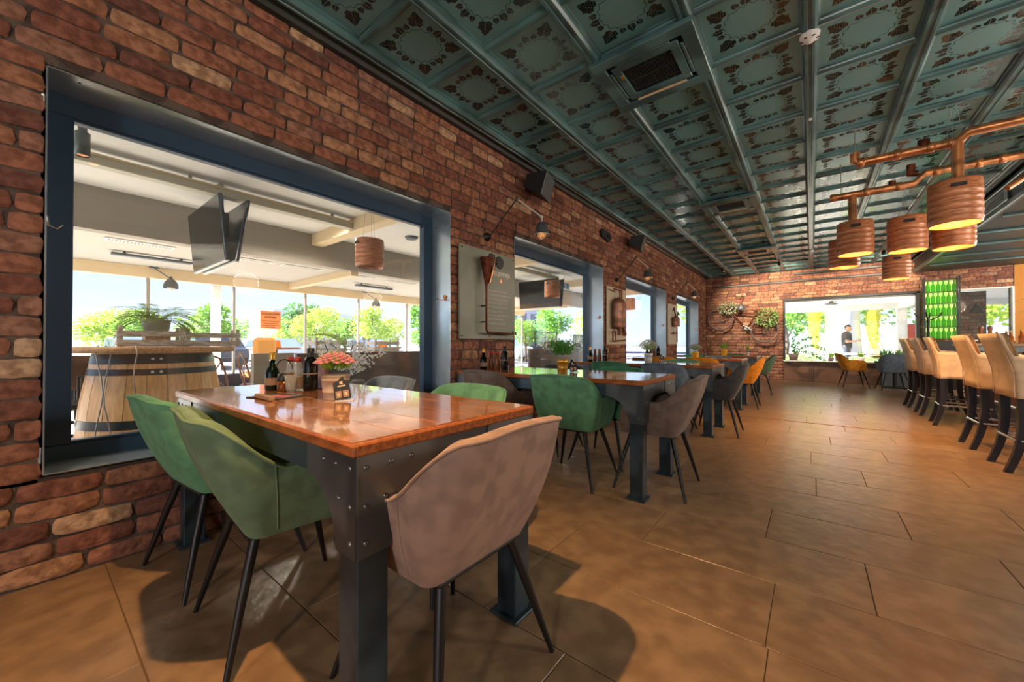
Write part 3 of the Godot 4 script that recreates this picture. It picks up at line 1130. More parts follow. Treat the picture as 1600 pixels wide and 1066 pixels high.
# ---------------------------------------------------------------- velvet tub chairs (seat towards -z, back towards +z)
func u_path(n: int) -> Array:
	# [position, outward, share of the way round 0..1, backness 0..1] along a U from the left arm tip round the back to the right arm tip
	var hw := 0.283
	var rc := 0.125
	var arm := 0.33
	var back := hw * 2 - rc * 2
	var total := arm * 2 + back + PI * rc
	var out := []
	for i in n + 1:
		var s := total * i / n
		var p: Vector2
		var o: Vector2
		var zb := 0.25
		if s < arm:
			p = Vector2(-hw, zb - rc - arm + s)
			o = Vector2(-1, 0)
		elif s < arm + PI * rc / 2:
			var a := (s - arm) / rc
			p = Vector2(-hw + rc - rc * cos(a), zb - rc + rc * sin(a))
			o = Vector2(-cos(a), sin(a))
		elif s < arm + PI * rc / 2 + back:
			p = Vector2(-hw + rc + s - arm - PI * rc / 2, zb)
			o = Vector2(0, 1)
		elif s < arm + PI * rc + back:
			var a := (s - arm - PI * rc / 2 - back) / rc
			p = Vector2(hw - rc + rc * sin(a), zb - rc + rc * cos(a))
			o = Vector2(sin(a), cos(a))
		else:
			p = Vector2(hw, zb - rc - (s - arm - PI * rc - back))
			o = Vector2(1, 0)
		out.append([p, o, float(i) / n])
	return out

func shell_top(share: float) -> float:
	# height of the rim: high flat back, S-curve down to level arms, dropping at the tips
	var d := absf(share - 0.5) * 2.0
	var y := 0.635 + (0.815 - 0.635) * (1.0 - smoothstep(0.34, 0.63, d))
	y -= 0.014 * pow(minf(d / 0.34, 1.0), 2.0) * (1.0 - smoothstep(0.34, 0.63, d))
	y += 0.012 * smoothstep(0.66, 0.85, d)
	if d > 0.92:
		y -= 0.12 * pow((d - 0.92) / 0.08, 2.2)
	return y

func shell_point(e: Array, y: float, inset: float) -> Vector3:
	var p: Vector2 = e[0]
	var o: Vector2 = e[1]
	var h := clampf((y - 0.40) / 0.41, 0.0, 1.0)
	# bottom is drawn in and rounded under; the top flares and leans back
	var draw_in := 0.075 * pow(1.0 - h, 2.2)
	var q := p - o * (draw_in + inset)
	var backness := clampf((p.y + 0.05) / 0.3, 0.0, 1.0)
	q.y += backness * (0.085 * h - 0.02)
	q.x *= 1.0 - 0.10 * h * h * backness
	return Vector3(q.x, y, q.y)

var chair_meshes := {}

func chair_parts() -> void:
	var n := 56
	var path := u_path(n)
	var thick := 0.045
	var st := S()
	soft(st)
	var cols := []
	for i in n + 1:
		var e: Array = path[i]
		var top := shell_top(e[2])
		var col := []
		for k in 11:
			col.append(shell_point(e, lerpf(0.40, top - 0.012, k / 10.0), 0.0))
		for k in range(1, 6):
			var a := PI * k / 6.0
			col.append(shell_point(e, top - 0.012 + 0.014 * sin(a), thick * (1.0 - cos(a)) / 2.0))
		for k in range(0, 9):
			col.append(shell_point(e, lerpf(top - 0.012, 0.42, k / 8.0), thick + 0.012 * sin(PI * k / 8.0)))
		cols.append(col)
	for i in n:
		for k in cols[0].size() - 1:
			quad(st, cols[i][k], cols[i + 1][k], cols[i + 1][k + 1], cols[i][k + 1])
	# close the arm tips
	hard(st)
	for i in [0, n]:
		var m: int = cols[0].size()
		for k in (m - 1) / 2:
			var a: Vector3 = cols[i][k]
			var b: Vector3 = cols[i][k + 1]
			var c: Vector3 = cols[i][m - 2 - k]
			var d: Vector3 = cols[i][m - 1 - k]
			if i == 0:
				quad(st, a, b, c, d)
			else:
				quad(st, d, c, b, a)
	chair_meshes.shell = done(st)
	# welt along the rim
	st = S()
	var rim := []
	for i in range(1, n):
		var e: Array = path[i]
		rim.append(shell_point(e, shell_top(e[2]) - 0.006, -0.002))
	tube(st, rim, 0.0052, 6)
	chair_meshes.piping = done(st)
	# seams down the two back corners and under the arms
	chair_meshes.seams = []
	for i in [12, n - 12]:
		st = S()
		var e: Array = path[i]
		var line := []
		for k in 9:
			line.append(shell_point(e, lerpf(0.42, shell_top(e[2]) - 0.01, k / 8.0), -0.0005))
		tube(st, line, 0.0028, 5)
		chair_meshes.seams.append(done(st))
	# cushion: rounded, slightly crowned
	st = S()
	soft(st)
	var rings := []
	for q in [[0.40, 0.165, 0.0], [0.415, 0.180, 0.0], [0.45, 0.186, 0.0], [0.475, 0.180, 0.0], [0.488, 0.16, 0.0], [0.494, 0.09, 0.0], [0.496, 0.0, 0.0]]:
		var ring := []
		for k in 32:
			var a := TAU * k / 32
			var c := cos(a)
			var s := sin(a)
			var sup := pow(pow(absf(c), 4.0) + pow(absf(s), 4.0), -0.25)
			ring.append(Vector3(c * sup * q[1], q[0], -s * sup * q[1] * 1.06 - 0.05))
		rings.append(ring)
	for j in rings.size() - 1:
		for k in 32:
			var l := (k + 1) % 32
			quad(st, rings[j][k], rings[j][l], rings[j + 1][l], rings[j + 1][k])
	hard(st)
	chair_meshes.seat = done(st)
	# underside: shallow bowl closing the shell
	st = S()
	box(st, Vector3(0, 0.398, -0.02), Vector3(0.36, 0.012, 0.36), 0.004)
	chair_meshes.base = done(st)
	chair_meshes.legs = []
	for sx in [-1, 1]:
		for sz in [-1, 1]:
			st = S()
			tube(st, [Vector3(sx * 0.145, 0.405, sz * 0.135 - 0.01), Vector3(sx * 0.195, 0.22, sz * 0.185 - 0.01), Vector3(sx * 0.252, 0.0, sz * 0.24 - 0.01)], [0.0165, 0.0145, 0.0085], 10)
			chair_meshes.legs.append(done(st))

func chair(label: String, cloth: String, at: Vector3, turn_deg: float, group: String) -> Node3D:
	var t := thing("velvet_chair", label, "chair", at, deg_to_rad(turn_deg), group)
	put("backrest", chair_meshes.shell, M[cloth], t)
	put("piping", chair_meshes.piping, M[cloth], t)
	for m in chair_meshes.seams:
		put("seam", m, M[cloth], t)
	put("seat", chair_meshes.seat, M[cloth], t)
	put("seat_base", chair_meshes.base, M.black, t)
	for l in chair_meshes.legs:
		put("leg", l, M.black, t)
	return t

func build_chairs() -> void:
	chair_parts()
	var near := "chairs on the near sides of the tables"
	var far := "chairs on the far sides of the tables"
	var end := "chairs at the aisle ends of the tables"
	# nearest table
	chair("olive green velvet chair, back to camera, nearest in the room", "olive", Vector3(1.02, 0, -0.62), -5, near)
	chair("green velvet chair in the corner between table and window wall", "green", Vector3(0.40, 0, -0.60), 5, near)
	chair("large pinkish taupe velvet chair at the end of the nearest table", "taupe", Vector3(1.70, 0, -0.845), 90, end)
	chair("gray velvet chair across the nearest table, by the window", "gray", Vector3(0.42, 0, -1.25), 180, far)
	chair("bright green velvet chair across the nearest table, beside taupe one", "green", Vector3(1.19, 0, -1.22), 183, far)
	# second table
	chair("green velvet chair with back to camera at the second table", "green", Vector3(1.17, 0, -2.63), 2, near)
	chair("brownish gray velvet chair at second table, below the recipe sign", "brown_gray", Vector3(0.44, 0, -2.63), -3, near)
	chair("brown velvet chair at the aisle end of the second table", "brown_gray", Vector3(1.73, 0, -2.88), 93, end)
	chair("dark gray velvet chair across second table, behind the gold pot", "charcoal", Vector3(0.55, 0, -3.25), 180, far)
	chair("deep green velvet chair across second table, next to its riveted corner", "deep_green", Vector3(1.17, 0, -3.24), 178, far)
	# third table
	chair("deep green velvet chair with back to camera at third table", "deep_green", Vector3(0.58, 0, -4.83), 2, near)
	chair("blue gray velvet chair with back to camera at third table", "blue_gray", Vector3(1.26, 0, -4.80), -2, near)
	chair("charcoal chair at the aisle end of the third table", "charcoal", Vector3(1.75, 0, -5.05), 92, end)
	chair("green velvet chair across the third table", "green", Vector3(1.18, 0, -5.45), 180, far)
	# fourth table
	chair("yellow velvet chair with back to camera at the fourth table", "yellow", Vector3(1.20, 0, -7.0), 0, near)
	chair("second yellow velvet chair at fourth table, nearer the window wall", "yellow", Vector3(0.55, 0, -7.05), 4, near)
	chair("orange yellow velvet chair at the aisle end of the fourth table", "yellow", Vector3(1.72, 0, -7.35), 92, end)
	chair("gray velvet chair across the fourth table", "gray", Vector3(1.25, 0, -7.68), 180, far)
	# fifth table
	chair("green velvet chair at the aisle end of the farthest table", "olive", Vector3(1.74, 0, -9.55), 95, end)
	chair("green velvet chair with back to camera at the farthest table", "green", Vector3(0.65, 0, -9.15), 0, near)
	chair("green velvet chair across the farthest table", "deep_green", Vector3(1.2, 0, -9.8), 180, far)
	# table by the back window
	chair("yellow velvet chair, side on, under the back window", "yellow", Vector3(3.40, 0, -12.35), -82, "chairs under the back window")
	chair("blue gray velvet chair with back to camera under the back window", "blue_gray", Vector3(4.05, 0, -11.95), 8, "chairs under the back window")
	var t := thing("pedestal_table", "small table with dark iron pedestal under the back window", "table", Vector3(4.15, 0, -12.6))
	var st := S()
	box(st, Vector3(0, 0.735, 0), Vector3(0.8, 0.03, 0.7), 0.006)
	obj("table_top", st, M.top_edge, t)
	st = S()
	rod(st, Vector3(0, 0.03, 0), Vector3(0, 0.72, 0), 0.035, 12)
	obj("pedestal", st, M.black, t)
	st = S()
	box(st, Vector3(0, 0.012, 0), Vector3(0.42, 0.022, 0.42), 0.006)
	obj("foot", st, M.black, t)

# ---------------------------------------------------------------- bar stools and bar
func stool_parts() -> Dictionary:
	var d := {}
	# back shell towards -x (aisle), seat facing +x
	var st := S()
	soft(st)
	var n := 48
	var cols := []
	for i in n + 1:
		var u := float(i) / n * 2.0 - 1.0
		var s := signf(u)
		var au := absf(u)
		# plan: flat back, rounded into short side wings
		var p: Vector2
		var top: float
		if au < 0.62:
			p = Vector2(-0.23, u / 0.62 * 0.215)
			top = 1.12
		else:
			var w := (au - 0.62) / 0.38
			var a := minf(w / 0.35, 1.0) * PI / 2
			p = Vector2(-0.23 + 0.03 * (1 - cos(a)) + maxf(w - 0.35, 0) / 0.65 * 0.34, s * (0.215 + 0.028 * sin(a)))
			top = lerpf(1.118, 0.93, smoothstep(0.22, 0.36, w))
		var col := []
		for side in 2:
			for k in 9:
				var f := k / 8.0 if side == 0 else 1.0 - k / 8.0
				var y := lerpf(0.60, top, f)
				var lean := -0.10 * pow(clampf((y - 0.72) / 0.4, 0, 1), 1.4) * (1.0 - clampf((p.x + 0.2) / 0.2, 0, 1))
				var inn := 0.0 if side == 0 else 0.055
				var q := p
				if au < 0.68:
					q.x += inn
				else:
					q.y -= s * inn
					q.x += inn * (1.0 - clampf((au - 0.68) / 0.1, 0, 1))
				col.append(Vector3(q.x + lean, y, q.y))
		cols.append(col)
	for i in n:
		for k in cols[0].size() - 1:
			quad(st, cols[i][k], cols[i][k + 1], cols[i + 1][k + 1], cols[i + 1][k])
		quad(st, cols[i][17], cols[i][0], cols[i + 1][0], cols[i + 1][17])
	hard(st)
	for i in [0, n]:
		for k in 8:
			quad(st, cols[i][k], cols[i][k + 1], cols[i][16 - k], cols[i][17 - k])
	d.back = done(st)
	st = S()
	box(st, Vector3(0.015, 0.71, 0), Vector3(0.40, 0.13, 0.40), 0.035)
	d.seat = done(st)
	d.seams = []
	for z in [-0.2275, 0.2275]:
		st = S()
		tube(st, [Vector3(-0.235, 0.61, z), Vector3(-0.24, 0.8, z), Vector3(-0.30, 1.05, z * 0.95)], 0.004, 5)
		d.seams.append(done(st))
	d.legs = []
	for sx in [-1, 1]:
		for sz in [-1, 1]:
			st = S()
			var pts := []
			for k in 9:
				var y := lerpf(0.62, 0.0, k / 8.0)
				pts.append(Vector3(sx * (0.19 + 0.075 * pow(1.0 - y / 0.62, 2.6) - 0.012 * sin(PI * k / 8.0)), y, sz * 0.185))
			for k in 8:
				var w0 := lerpf(0.058, 0.042, k / 8.0)
				var w1 := lerpf(0.058, 0.042, (k + 1) / 8.0)
				var a: Vector3 = pts[k]
				var b: Vector3 = pts[k + 1]
				var h0 := Vector3(w0 / 2, 0, 0)
				var h1 := Vector3(w1 / 2, 0, 0)
				var z0 := Vector3(0, 0, w0 / 2)
				var z1 := Vector3(0, 0, w1 / 2)
				quad(st, b - h1 + z1, b + h1 + z1, a + h0 + z0, a - h0 + z0)
				quad(st, b + h1 - z1, b - h1 - z1, a - h0 - z0, a + h0 - z0)
				quad(st, b + h1 + z1, b + h1 - z1, a + h0 - z0, a + h0 + z0)
				quad(st, b - h1 - z1, b - h1 + z1, a - h0 + z0, a - h0 - z0)
			var e: Vector3 = pts[8]
			quad(st, e + Vector3(-0.021, 0, -0.021), e + Vector3(0.021, 0, -0.021), e + Vector3(0.021, 0, 0.021), e + Vector3(-0.021, 0, 0.021))
			d.legs.append(done(st))
	st = S()
	for s in [-1, 1]:
		tube(st, [Vector3(-0.20, 0.26, s * 0.20), Vector3(0.20, 0.26, s * 0.20)], 0.013, 8)
		tube(st, [Vector3(s * 0.215, 0.26, -0.19), Vector3(s * 0.215, 0.26, 0.19)], 0.013, 8)
	d.rail = done(st)
	return d

func build_bar() -> void:
	var d := stool_parts()
	var names := ["tan leather bar stool nearest the camera, cut by the frame edge", "second tan leather bar stool along the counter", "third tan leather bar stool, its side wing showing", "fourth tan leather bar stool along the counter", "farthest tan leather bar stool, nearest the back window"]
	var zs := [-5.07, -5.92, -7.30, -8.18, -9.05]
	for i in 5:
		var t := thing("bar_stool", names[i], "bar stool", Vector3(4.12, 0, zs[i]), deg_to_rad([0, 0, -4, 0, 0][i]), "tan bar stools along the counter")
		put("backrest", d.back, M.tan_leather, t)
		put("seat", d.seat, M.tan_leather, t)
		for m in d.seams:
			put("seam", m, M.tan_leather, t)
		for l in d.legs:
			put("leg", l, M.dark_wood, t)
		put("foot_rail", d.rail, M.chrome, t)
	# counter
	var c := thing("bar_counter", "dark bar counter with pale stone top behind the stools", "counter", Vector3(5.0, 0, -7.2))
	var st := S()
	box(st, Vector3(0.05, 0.5, 0), Vector3(0.5, 1.0, 6.4), 0.006)
	obj("body", st, M.dark_wood, c)
	for k in 8:
		st = S()
		box(st, Vector3(-0.206, 0.52, -2.8 + 0.8 * k), Vector3(0.014, 0.8, 0.7), 0.005)
		obj("front_panel", st, M.mid_wood, c)
	st = S()
	box(st, Vector3(0.0, 1.02, 0), Vector3(0.72, 0.04, 6.5), 0.008)
	obj("counter_top", st, M.white, c)
	st = S()
	rod(st, Vector3(-0.3, 0.2, -3.1), Vector3(-0.3, 0.2, 3.1), 0.022, 10)
	for k in 5:
		rod(st, Vector3(-0.3, 0.2, -3.0 + 1.5 * k), Vector3(-0.2, 0.2, -3.0 + 1.5 * k), 0.012, 6)
	obj("foot_rail", st, M.chrome, c)
	# things standing on the counter, seen between and over the stools
	for k in 2:
		st = S()
		lathe(st, [Vector2(0, 0), Vector2(0.035, 0), Vector2(0.035, 0.02), Vector2(0.028, 0.05), Vector2(0.033, 0.12), Vector2(0.022, 0.20), Vector2(0.03, 0.24), Vector2(0.028, 0.28), Vector2(0, 0.29)], 14)
		solo("pepper_mill", st, M.mid_wood, ["tall wooden pepper mill left of its twin, on the bar", "tall wooden pepper mill right of its twin, on the bar"][k], "pepper mill", Vector3(4.82 + 0.10 * k, 1.04, -9.75), Vector3.ZERO, "pepper mills on the bar")
	for k in 4:
		var g := thing("amber_bottle", ["first", "second", "third", "fourth"][k] + " small amber bottle from the pepper mills on the bar", "bottle", Vector3(4.88 + 0.03 * (k % 2), 1.04, -9.3 + 0.26 * k), 0, "amber bottles on the bar")
		st = S()
		lathe(st, [Vector2(0, 0), Vector2(0.03, 0), Vector2(0.033, 0.01), Vector2(0.033, 0.09), Vector2(0.013, 0.13), Vector2(0.012, 0.17), Vector2(0, 0.17)], 12)
		obj("body", st, M.amber, g)
		st = S()
		lathe(st, [Vector2(0.014, 0.168), Vector2(0.014, 0.186), Vector2(0, 0.188)], 10)
		obj("cap", st, M.gold, g)
	for k in 12:
		st = S()
		lathe(st, [Vector2(0, 0), Vector2(0.03, 0), Vector2(0.031, 0.004), Vector2(0.035, 0.12), Vector2(0.033, 0.12), Vector2(0.028, 0.008), Vector2(0, 0.008)], 12)
		solo("bar_glass", st, M.glass_solid, ["left", "middle", "right"][k % 3] + " clear glass in the " + ["farthest", "third", "second", "nearest"][k / 3] + " row on the bar counter", "glass", Vector3(4.98 + 0.08 * (k % 3), 1.04, -8.2 + 0.1 * (k / 3)), Vector3.ZERO, "clear glasses on the bar")
	var tap := thing("beer_tap", "dark beer tap column standing on the bar", "beer tap", Vector3(5.0, 1.04, -7.6))
	st = S()
	box(st, Vector3(0, 0.11, 0), Vector3(0.12, 0.22, 0.14), 0.02)
	obj("column", st, M.black_gloss, tap)
	st = S()
	tube(st, [Vector3(-0.05, 0.18, 0), Vector3(-0.11, 0.18, 0), Vector3(-0.13, 0.14, 0)], 0.01, 8)
	obj("spout", st, M.chrome, tap)
	st = S()
	rod(st, Vector3(-0.07, 0.19, 0), Vector3(-0.08, 0.27, 0), 0.012, 8)
	obj("handle", st, M.black, tap)
	# rack of green bottles before the far wall
	var r := thing("bottle_rack", "black steel rack holding five tiers of green bottles", "rack", Vector3(4.97, 0, BACK + 0.27))
	for x in [-0.27, 0.27]:
		for z in [-0.09, 0.09]:
			st = S()
			box(st, Vector3(x, 1.29, z), Vector3(0.025, 2.58, 0.025), 0.003)
			obj("post", st, M.black, r)
	for k in 6:
		st = S()
		box(st, Vector3(0, 1.15 + 0.27 * k, 0), Vector3(0.54, 0.012, 0.2), 0.002)
		obj("tier", st, M.black, r)
	st = S()
	box(st, Vector3(0, 0.55, 0), Vector3(0.52, 1.1, 0.2), 0.006)
	obj("base_cabinet", st, M.dark_wood, r)
	st = S()
	lathe(st, [Vector2(0, 0), Vector2(0.036, 0), Vector2(0.038, 0.006), Vector2(0.038, 0.14), Vector2(0.03, 0.165), Vector2(0.014, 0.195), Vector2(0.0135, 0.235), Vector2(0.016, 0.236), Vector2(0.016, 0.248), Vector2(0, 0.248)], 12)
	var bottle := done(st)
	for j in 5:
		for i in 6:
			var b := put(numbered("green_bottle"), bottle, M.bottle_green, self, Vector3(4.97 - 0.205 + 0.082 * i, 1.156 + 0.27 * j, BACK + 0.27))
			tag(b, ["first", "second", "third", "fourth", "fifth", "last"][i] + " green bottle from the left, " + ["bottom tier", "second lowest tier", "middle tier", "second highest tier", "top tier"][j] + " of the rack", "bottle", "green bottles in the rack")
	# lamps behind the bottles: a pale light board
	st = S()
	box(st, Vector3(4.97, 1.83, BACK + 0.165), Vector3(0.5, 1.36, 0.012), 0.003)
	var board := glow(Color(0.88, 1.0, 0.55), 0.6)
	var lb := solo("light_panel", st, board, "glowing pale green light panel behind the green bottles", "light panel")
	var al := AreaLight3D.new()
	al.name = "light"
	al.area_size = Vector2(0.5, 1.36)
	al.light_color = Color(0.8, 1.0, 0.5)
	al.light_energy = 0.25
	al.shadow_enabled = true
	lb.add_child(al, true)
	al.position = Vector3(4.97, 1.83, BACK + 0.173)
	al.rotation.y = PI
	# coat stand
	var cs := thing("coat_stand", "black coat stand with curved hooks before the back window", "coat stand", Vector3(4.63, 0, -12.2))
	st = S()
	rod(st, Vector3(0, 0, 0), Vector3(0, 1.62, 0), 0.022, 10)
	obj("pole", st, M.black, cs)
	for k in 4:
		st = S()
		var a := TAU * k / 4 + 0.3
		var dd := Vector3(cos(a), 0, sin(a))
		tube(st, [Vector3(0, 1.55, 0), dd * 0.09 + Vector3(0, 1.58, 0), dd * 0.17 + Vector3(0, 1.64, 0), dd * 0.21 + Vector3(0, 1.72, 0)], 0.012, 7)
		obj("hook", st, M.black, cs)
	for k in 3:
		st = S()
		var a := TAU * k / 3
		var dd := Vector3(cos(a), 0, sin(a))
		tube(st, [Vector3(0, 0.12, 0), dd * 0.14 + Vector3(0, 0.06, 0), dd * 0.24 + Vector3(0, 0.012, 0)], 0.013, 7)
		obj("foot", st, M.black, cs)

# ---------------------------------------------------------------- copper pipes and keg lamps
func keg_lamp(label: String, at: Vector3, energy: float, r := 0.165, h := 0.33, lit := true, wires_to := 0.0, group := "keg pendant lamps over the aisle") -> Node3D:
	var t := thing("keg_lamp", label, "pendant lamp", at, 0.6, group)
	# ribbed keg, open below, thin wall
	var prof := [Vector2(r * 0.93, 0), Vector2(r * 0.97, 0.012)]
	for k in 5:
		var y := h * (0.12 + 0.15 * k)
		prof.append(Vector2(r * 0.98, y - h * 0.04))
		prof.append(Vector2(r * 1.0, y - h * 0.02))
		prof.append(Vector2(r * 1.0, y + h * 0.02))
		prof.append(Vector2(r * 0.98, y + h * 0.04))
	prof.append(Vector2(r * 0.985, h * 0.92))
	prof.append(Vector2(r * 0.96, h))
	prof.append(Vector2(r * 0.90, h))
	prof.append(Vector2(r * 0.90, h * 0.90))
	prof.append(Vector2(0.02, h * 0.89))
	var st := S()
	lathe(st, prof, 36)
	obj("shade", st, M.keg, t)
	st = S()
	lathe(st, [Vector2(0.02, h * 0.87), Vector2(r * 0.9, h * 0.86), Vector2(r * 0.9, 0.004), Vector2(r * 0.93, 0.0)], 36)
	obj("lining", st, M.keg, t)
	# hand holes
	for s in [0, 1]:
		st = S()
		var a: float = 2.2 + PI * s
		var d := Vector3(cos(a), 0, sin(a))
		bar(st, d * r * 0.985 + Vector3(0, h * 0.83, 0) - d.cross(Vector3.UP) * 0.045, d * r * 0.985 + Vector3(0, h * 0.83, 0) + d.cross(Vector3.UP) * 0.045, 0.012, 0.03, 0.004)
		obj("hand_hole", st, M.black, t)
	st = S()
	rod(st, Vector3(0, h * 0.6, 0), Vector3(0, h * 0.88, 0), 0.02, 10)
	obj("socket", st, M.black, t)
	st = S()
	ball(st, Vector3(0, h * 0.42, 0), Vector3(0.035, 0.045, 0.035), 12)
	obj("bulb", st, M.lit_bulb if lit else M.bulb_glass, t)
	if wires_to > 0.0:
		for k in 3:
			st = S()
			var a := TAU * k / 3 + 0.4
			rod(st, Vector3(cos(a) * r * 0.5, h * 0.9, sin(a) * r * 0.5), Vector3(cos(a) * r * 0.14, wires_to - at.y, sin(a) * r * 0.14), 0.0016, 5)
			obj("wire", st, M.wire, t)
	if lit:
		lamp_light(t, Vector3(0, h * 0.42, 0), Color(1.0, 0.75, 0.46), energy, 0.04)
	return t

func elbow(st: SurfaceTool, p: Vector3) -> void:
	ball(st, p, Vector3(0.034, 0.034, 0.034), 12)

func build_pendants() -> void:
	var r := 0.038
	# first run, nearer; second run behind it
	var a := thing("copper_pipe_run", "upper copper pipe run over the aisle, nearer of the two", "pipe", Vector3.ZERO, 0, "copper pipe runs")
	var z := -4.96
	var y := 2.78
	var st := S()
	tube(st, [Vector3(2.96, y + 0.10, z), Vector3(2.96, y + 0.03, z), Vector3(2.99, y, z), Vector3(3.62, y, z)], r, 12)
	obj("pipe", st, M.copper, a)
	st = S()
	tube(st, [Vector3(3.62, y, z), Vector3(3.68, y + 0.05, z + 0.04), Vector3(4.55, y + 0.05, z + 0.04)], r, 12)
	obj("pipe", st, M.copper, a)
	st = S()
	tube(st, [Vector3(3.62, y + 0.03, z), Vector3(3.62, 2.36, z)], r, 12)
	obj("drop_pipe", st, M.copper, a)
	for x in [3.0, 3.25, 3.46, 3.58]:
		st = S()
		lathe(st, [Vector2(0.038, -0.026), Vector2(0.045, -0.024), Vector2(0.045, 0.024), Vector2(0.038, 0.026)], 14, Transform3D(Basis(Vector3.FORWARD, PI / 2), Vector3(x, y, z)))
		obj("collar", st, M.copper, a)
	st = S()
	rod(st, Vector3(3.42, y, z), Vector3(3.42, y + 0.07, z), 0.032, 12)
	lathe(st, [Vector2(0.04, 0), Vector2(0.04, 0.03), Vector2(0, 0.035)], 12, Transform3D(Basis.IDENTITY, Vector3(3.42, y + 0.05, z)))
	obj("valve_stub", st, M.copper_dark, a)
	st = S()
	rod(st, Vector3(2.96, y + 0.10, z), Vector3(2.96, CEIL, z), 0.004, 6)
	obj("hanger", st, M.wire, a)
	st = S()
	rod(st, Vector3(4.3, y + 0.05, z + 0.04), Vector3(4.3, CEIL, z + 0.04), 0.004, 6)
	obj("hanger", st, M.wire, a)
	var b := thing("copper_pipe_run", "lower copper pipe run over the aisle, farther of the two", "pipe", Vector3.ZERO, 0, "copper pipe runs")
	z = -5.9
	y = 2.76
	st = S()
	tube(st, [Vector3(2.80, y, z), Vector3(3.50, y, z), Vector3(3.58, y + 0.09, z), Vector3(4.55, y + 0.09, z)], r, 12)
	obj("pipe", st, M.copper, b)
	st = S()
	tube(st, [Vector3(3.0, y + 0.01, z), Vector3(3.0, 2.38, z)], r, 12)
	obj("drop_pipe", st, M.copper, b)
	st = S()
	tube(st, [Vector3(3.52, y + 0.10, z + 0.03), Vector3(3.47, y + 0.10, z + 0.03), Vector3(3.47, y + 0.2, z + 0.03)], r, 12)
	obj("pipe_stub", st, M.copper_dark, b)
	for x in [2.83, 3.12, 3.38, 3.66, 3.95, 4.1]:
		st = S()
		lathe(st, [Vector2(0.038, -0.026), Vector2(0.045, -0.024), Vector2(0.045, 0.024), Vector2(0.038, 0.026)], 14, Transform3D(Basis(Vector3.FORWARD, PI / 2), Vector3(x, y + (0.09 if x > 3.5 else 0.0), z)))
		obj("collar", st, M.copper, b)
	st = S()
	rod(st, Vector3(3.33, y, z), Vector3(3.33, y + 0.07, z), 0.032, 12)
	obj("valve_stub", st, M.copper_dark, b)
	st = S()
	rod(st, Vector3(2.9, y, z), Vector3(2.9, CEIL, z), 0.004, 6)
	obj("hanger", st, M.wire, b)
	st = S()
	rod(st, Vector3(4.3, y + 0.09, z), Vector3(4.3, CEIL, z), 0.004, 6)
	obj("hanger", st, M.wire, b)
	# thin copper brace running off to the bar soffit
	st = S()
	rod(st, Vector3(3.95, 2.37, -5.2), Vector3(4.5, 2.80, -5.4), 0.022, 10)
	solo("copper_brace", st, M.copper, "thin slanting copper pipe beside the largest keg lamp", "pipe")
	keg_lamp("largest copper brown keg lamp, hung from the nearer pipe run", Vector3(3.60, 2.06, -4.96), KEG, 0.165, 0.37, true, CEIL)
	keg_lamp("keg lamp directly below and behind the largest one", Vector3(3.82, 2.06, -6.14), KEG, 0.165, 0.37, true, 2.85)
	keg_lamp("keg lamp in the middle, left of the largest one", Vector3(3.46, 2.06, -6.03), KEG, 0.165, 0.37, true, 2.76)
	keg_lamp("keg lamp hung on the drop of the farther pipe run", Vector3(3.02, 2.06, -5.9), KEG, 0.165, 0.37, true, 2.76)
	keg_lamp("leftmost keg lamp, half hidden behind another", Vector3(2.97, 2.06, -6.8), KEG, 0.165, 0.37, true, CEIL)
	keg_lamp("smallest keg lamp, farthest away, before the brick wall", Vector3(3.68, 2.06, -8.5), KEG, 0.165, 0.37, true, CEIL)
	# lamp over the nearest table, above the frame of the picture: it throws the hard shadows on the floor
	var sp := thing("ceiling_spotlight", "black ceiling spotlight hung over the nearest table", "spotlight", Vector3(1.73, 2.66, -0.36))
	st = S()
	lathe(st, [Vector2(0.05, -0.06), Vector2(0.055, 0.0), Vector2(0.05, 0.10), Vector2(0.03, 0.14), Vector2(0, 0.14)], 16)
	obj("can", st, M.black, sp)
	st = S()
	rod(st, Vector3(0, 0.14, 0), Vector3(0, CEIL - 2.66, 0), 0.01, 8)
	obj("stem", st, M.black, sp)
	st = S()
	ball(st, Vector3(0, -0.05, 0), Vector3(0.036, 0.02, 0.036), 12)
	obj("bulb", st, glow(Color(1.0, 0.80, 0.55), 4.0), sp)
	spot_light(sp, Vector3(0, -0.05, 0), Vector3(0, -1, 0), Color(1.0, 0.78, 0.52), SPOT, 46, 0.02, 0.75)
	# added fill lights: globes out of view and spots on the far wall
	fill_lights()

const KEG := 2.0
const SPOT := 7.2

func fill_globe(label: String, at: Vector3, energy: float) -> void:  # out-of-view globe added as fill light
	var t := thing("fill_globe", label, "pendant lamp", at, 0, "fill globes added over and behind the bar")
	var st := S()
	ball(st, Vector3.ZERO, Vector3(0.2, 0.2, 0.2), 24)
	obj("globe", st, glow(Color(1.0, 0.88, 0.74), 0.7), t)
	st = S()
	rod(st, Vector3(0, 0.19, 0), Vector3(0, 2.72 - at.y if at.x > 4.6 and at.z > -13 else CEIL - at.y, 0), 0.012, 8)
	obj("stem", st, M.black, t)
	lamp_light(t, Vector3.ZERO, Color(1.0, 0.95, 0.89), energy, 0.2)

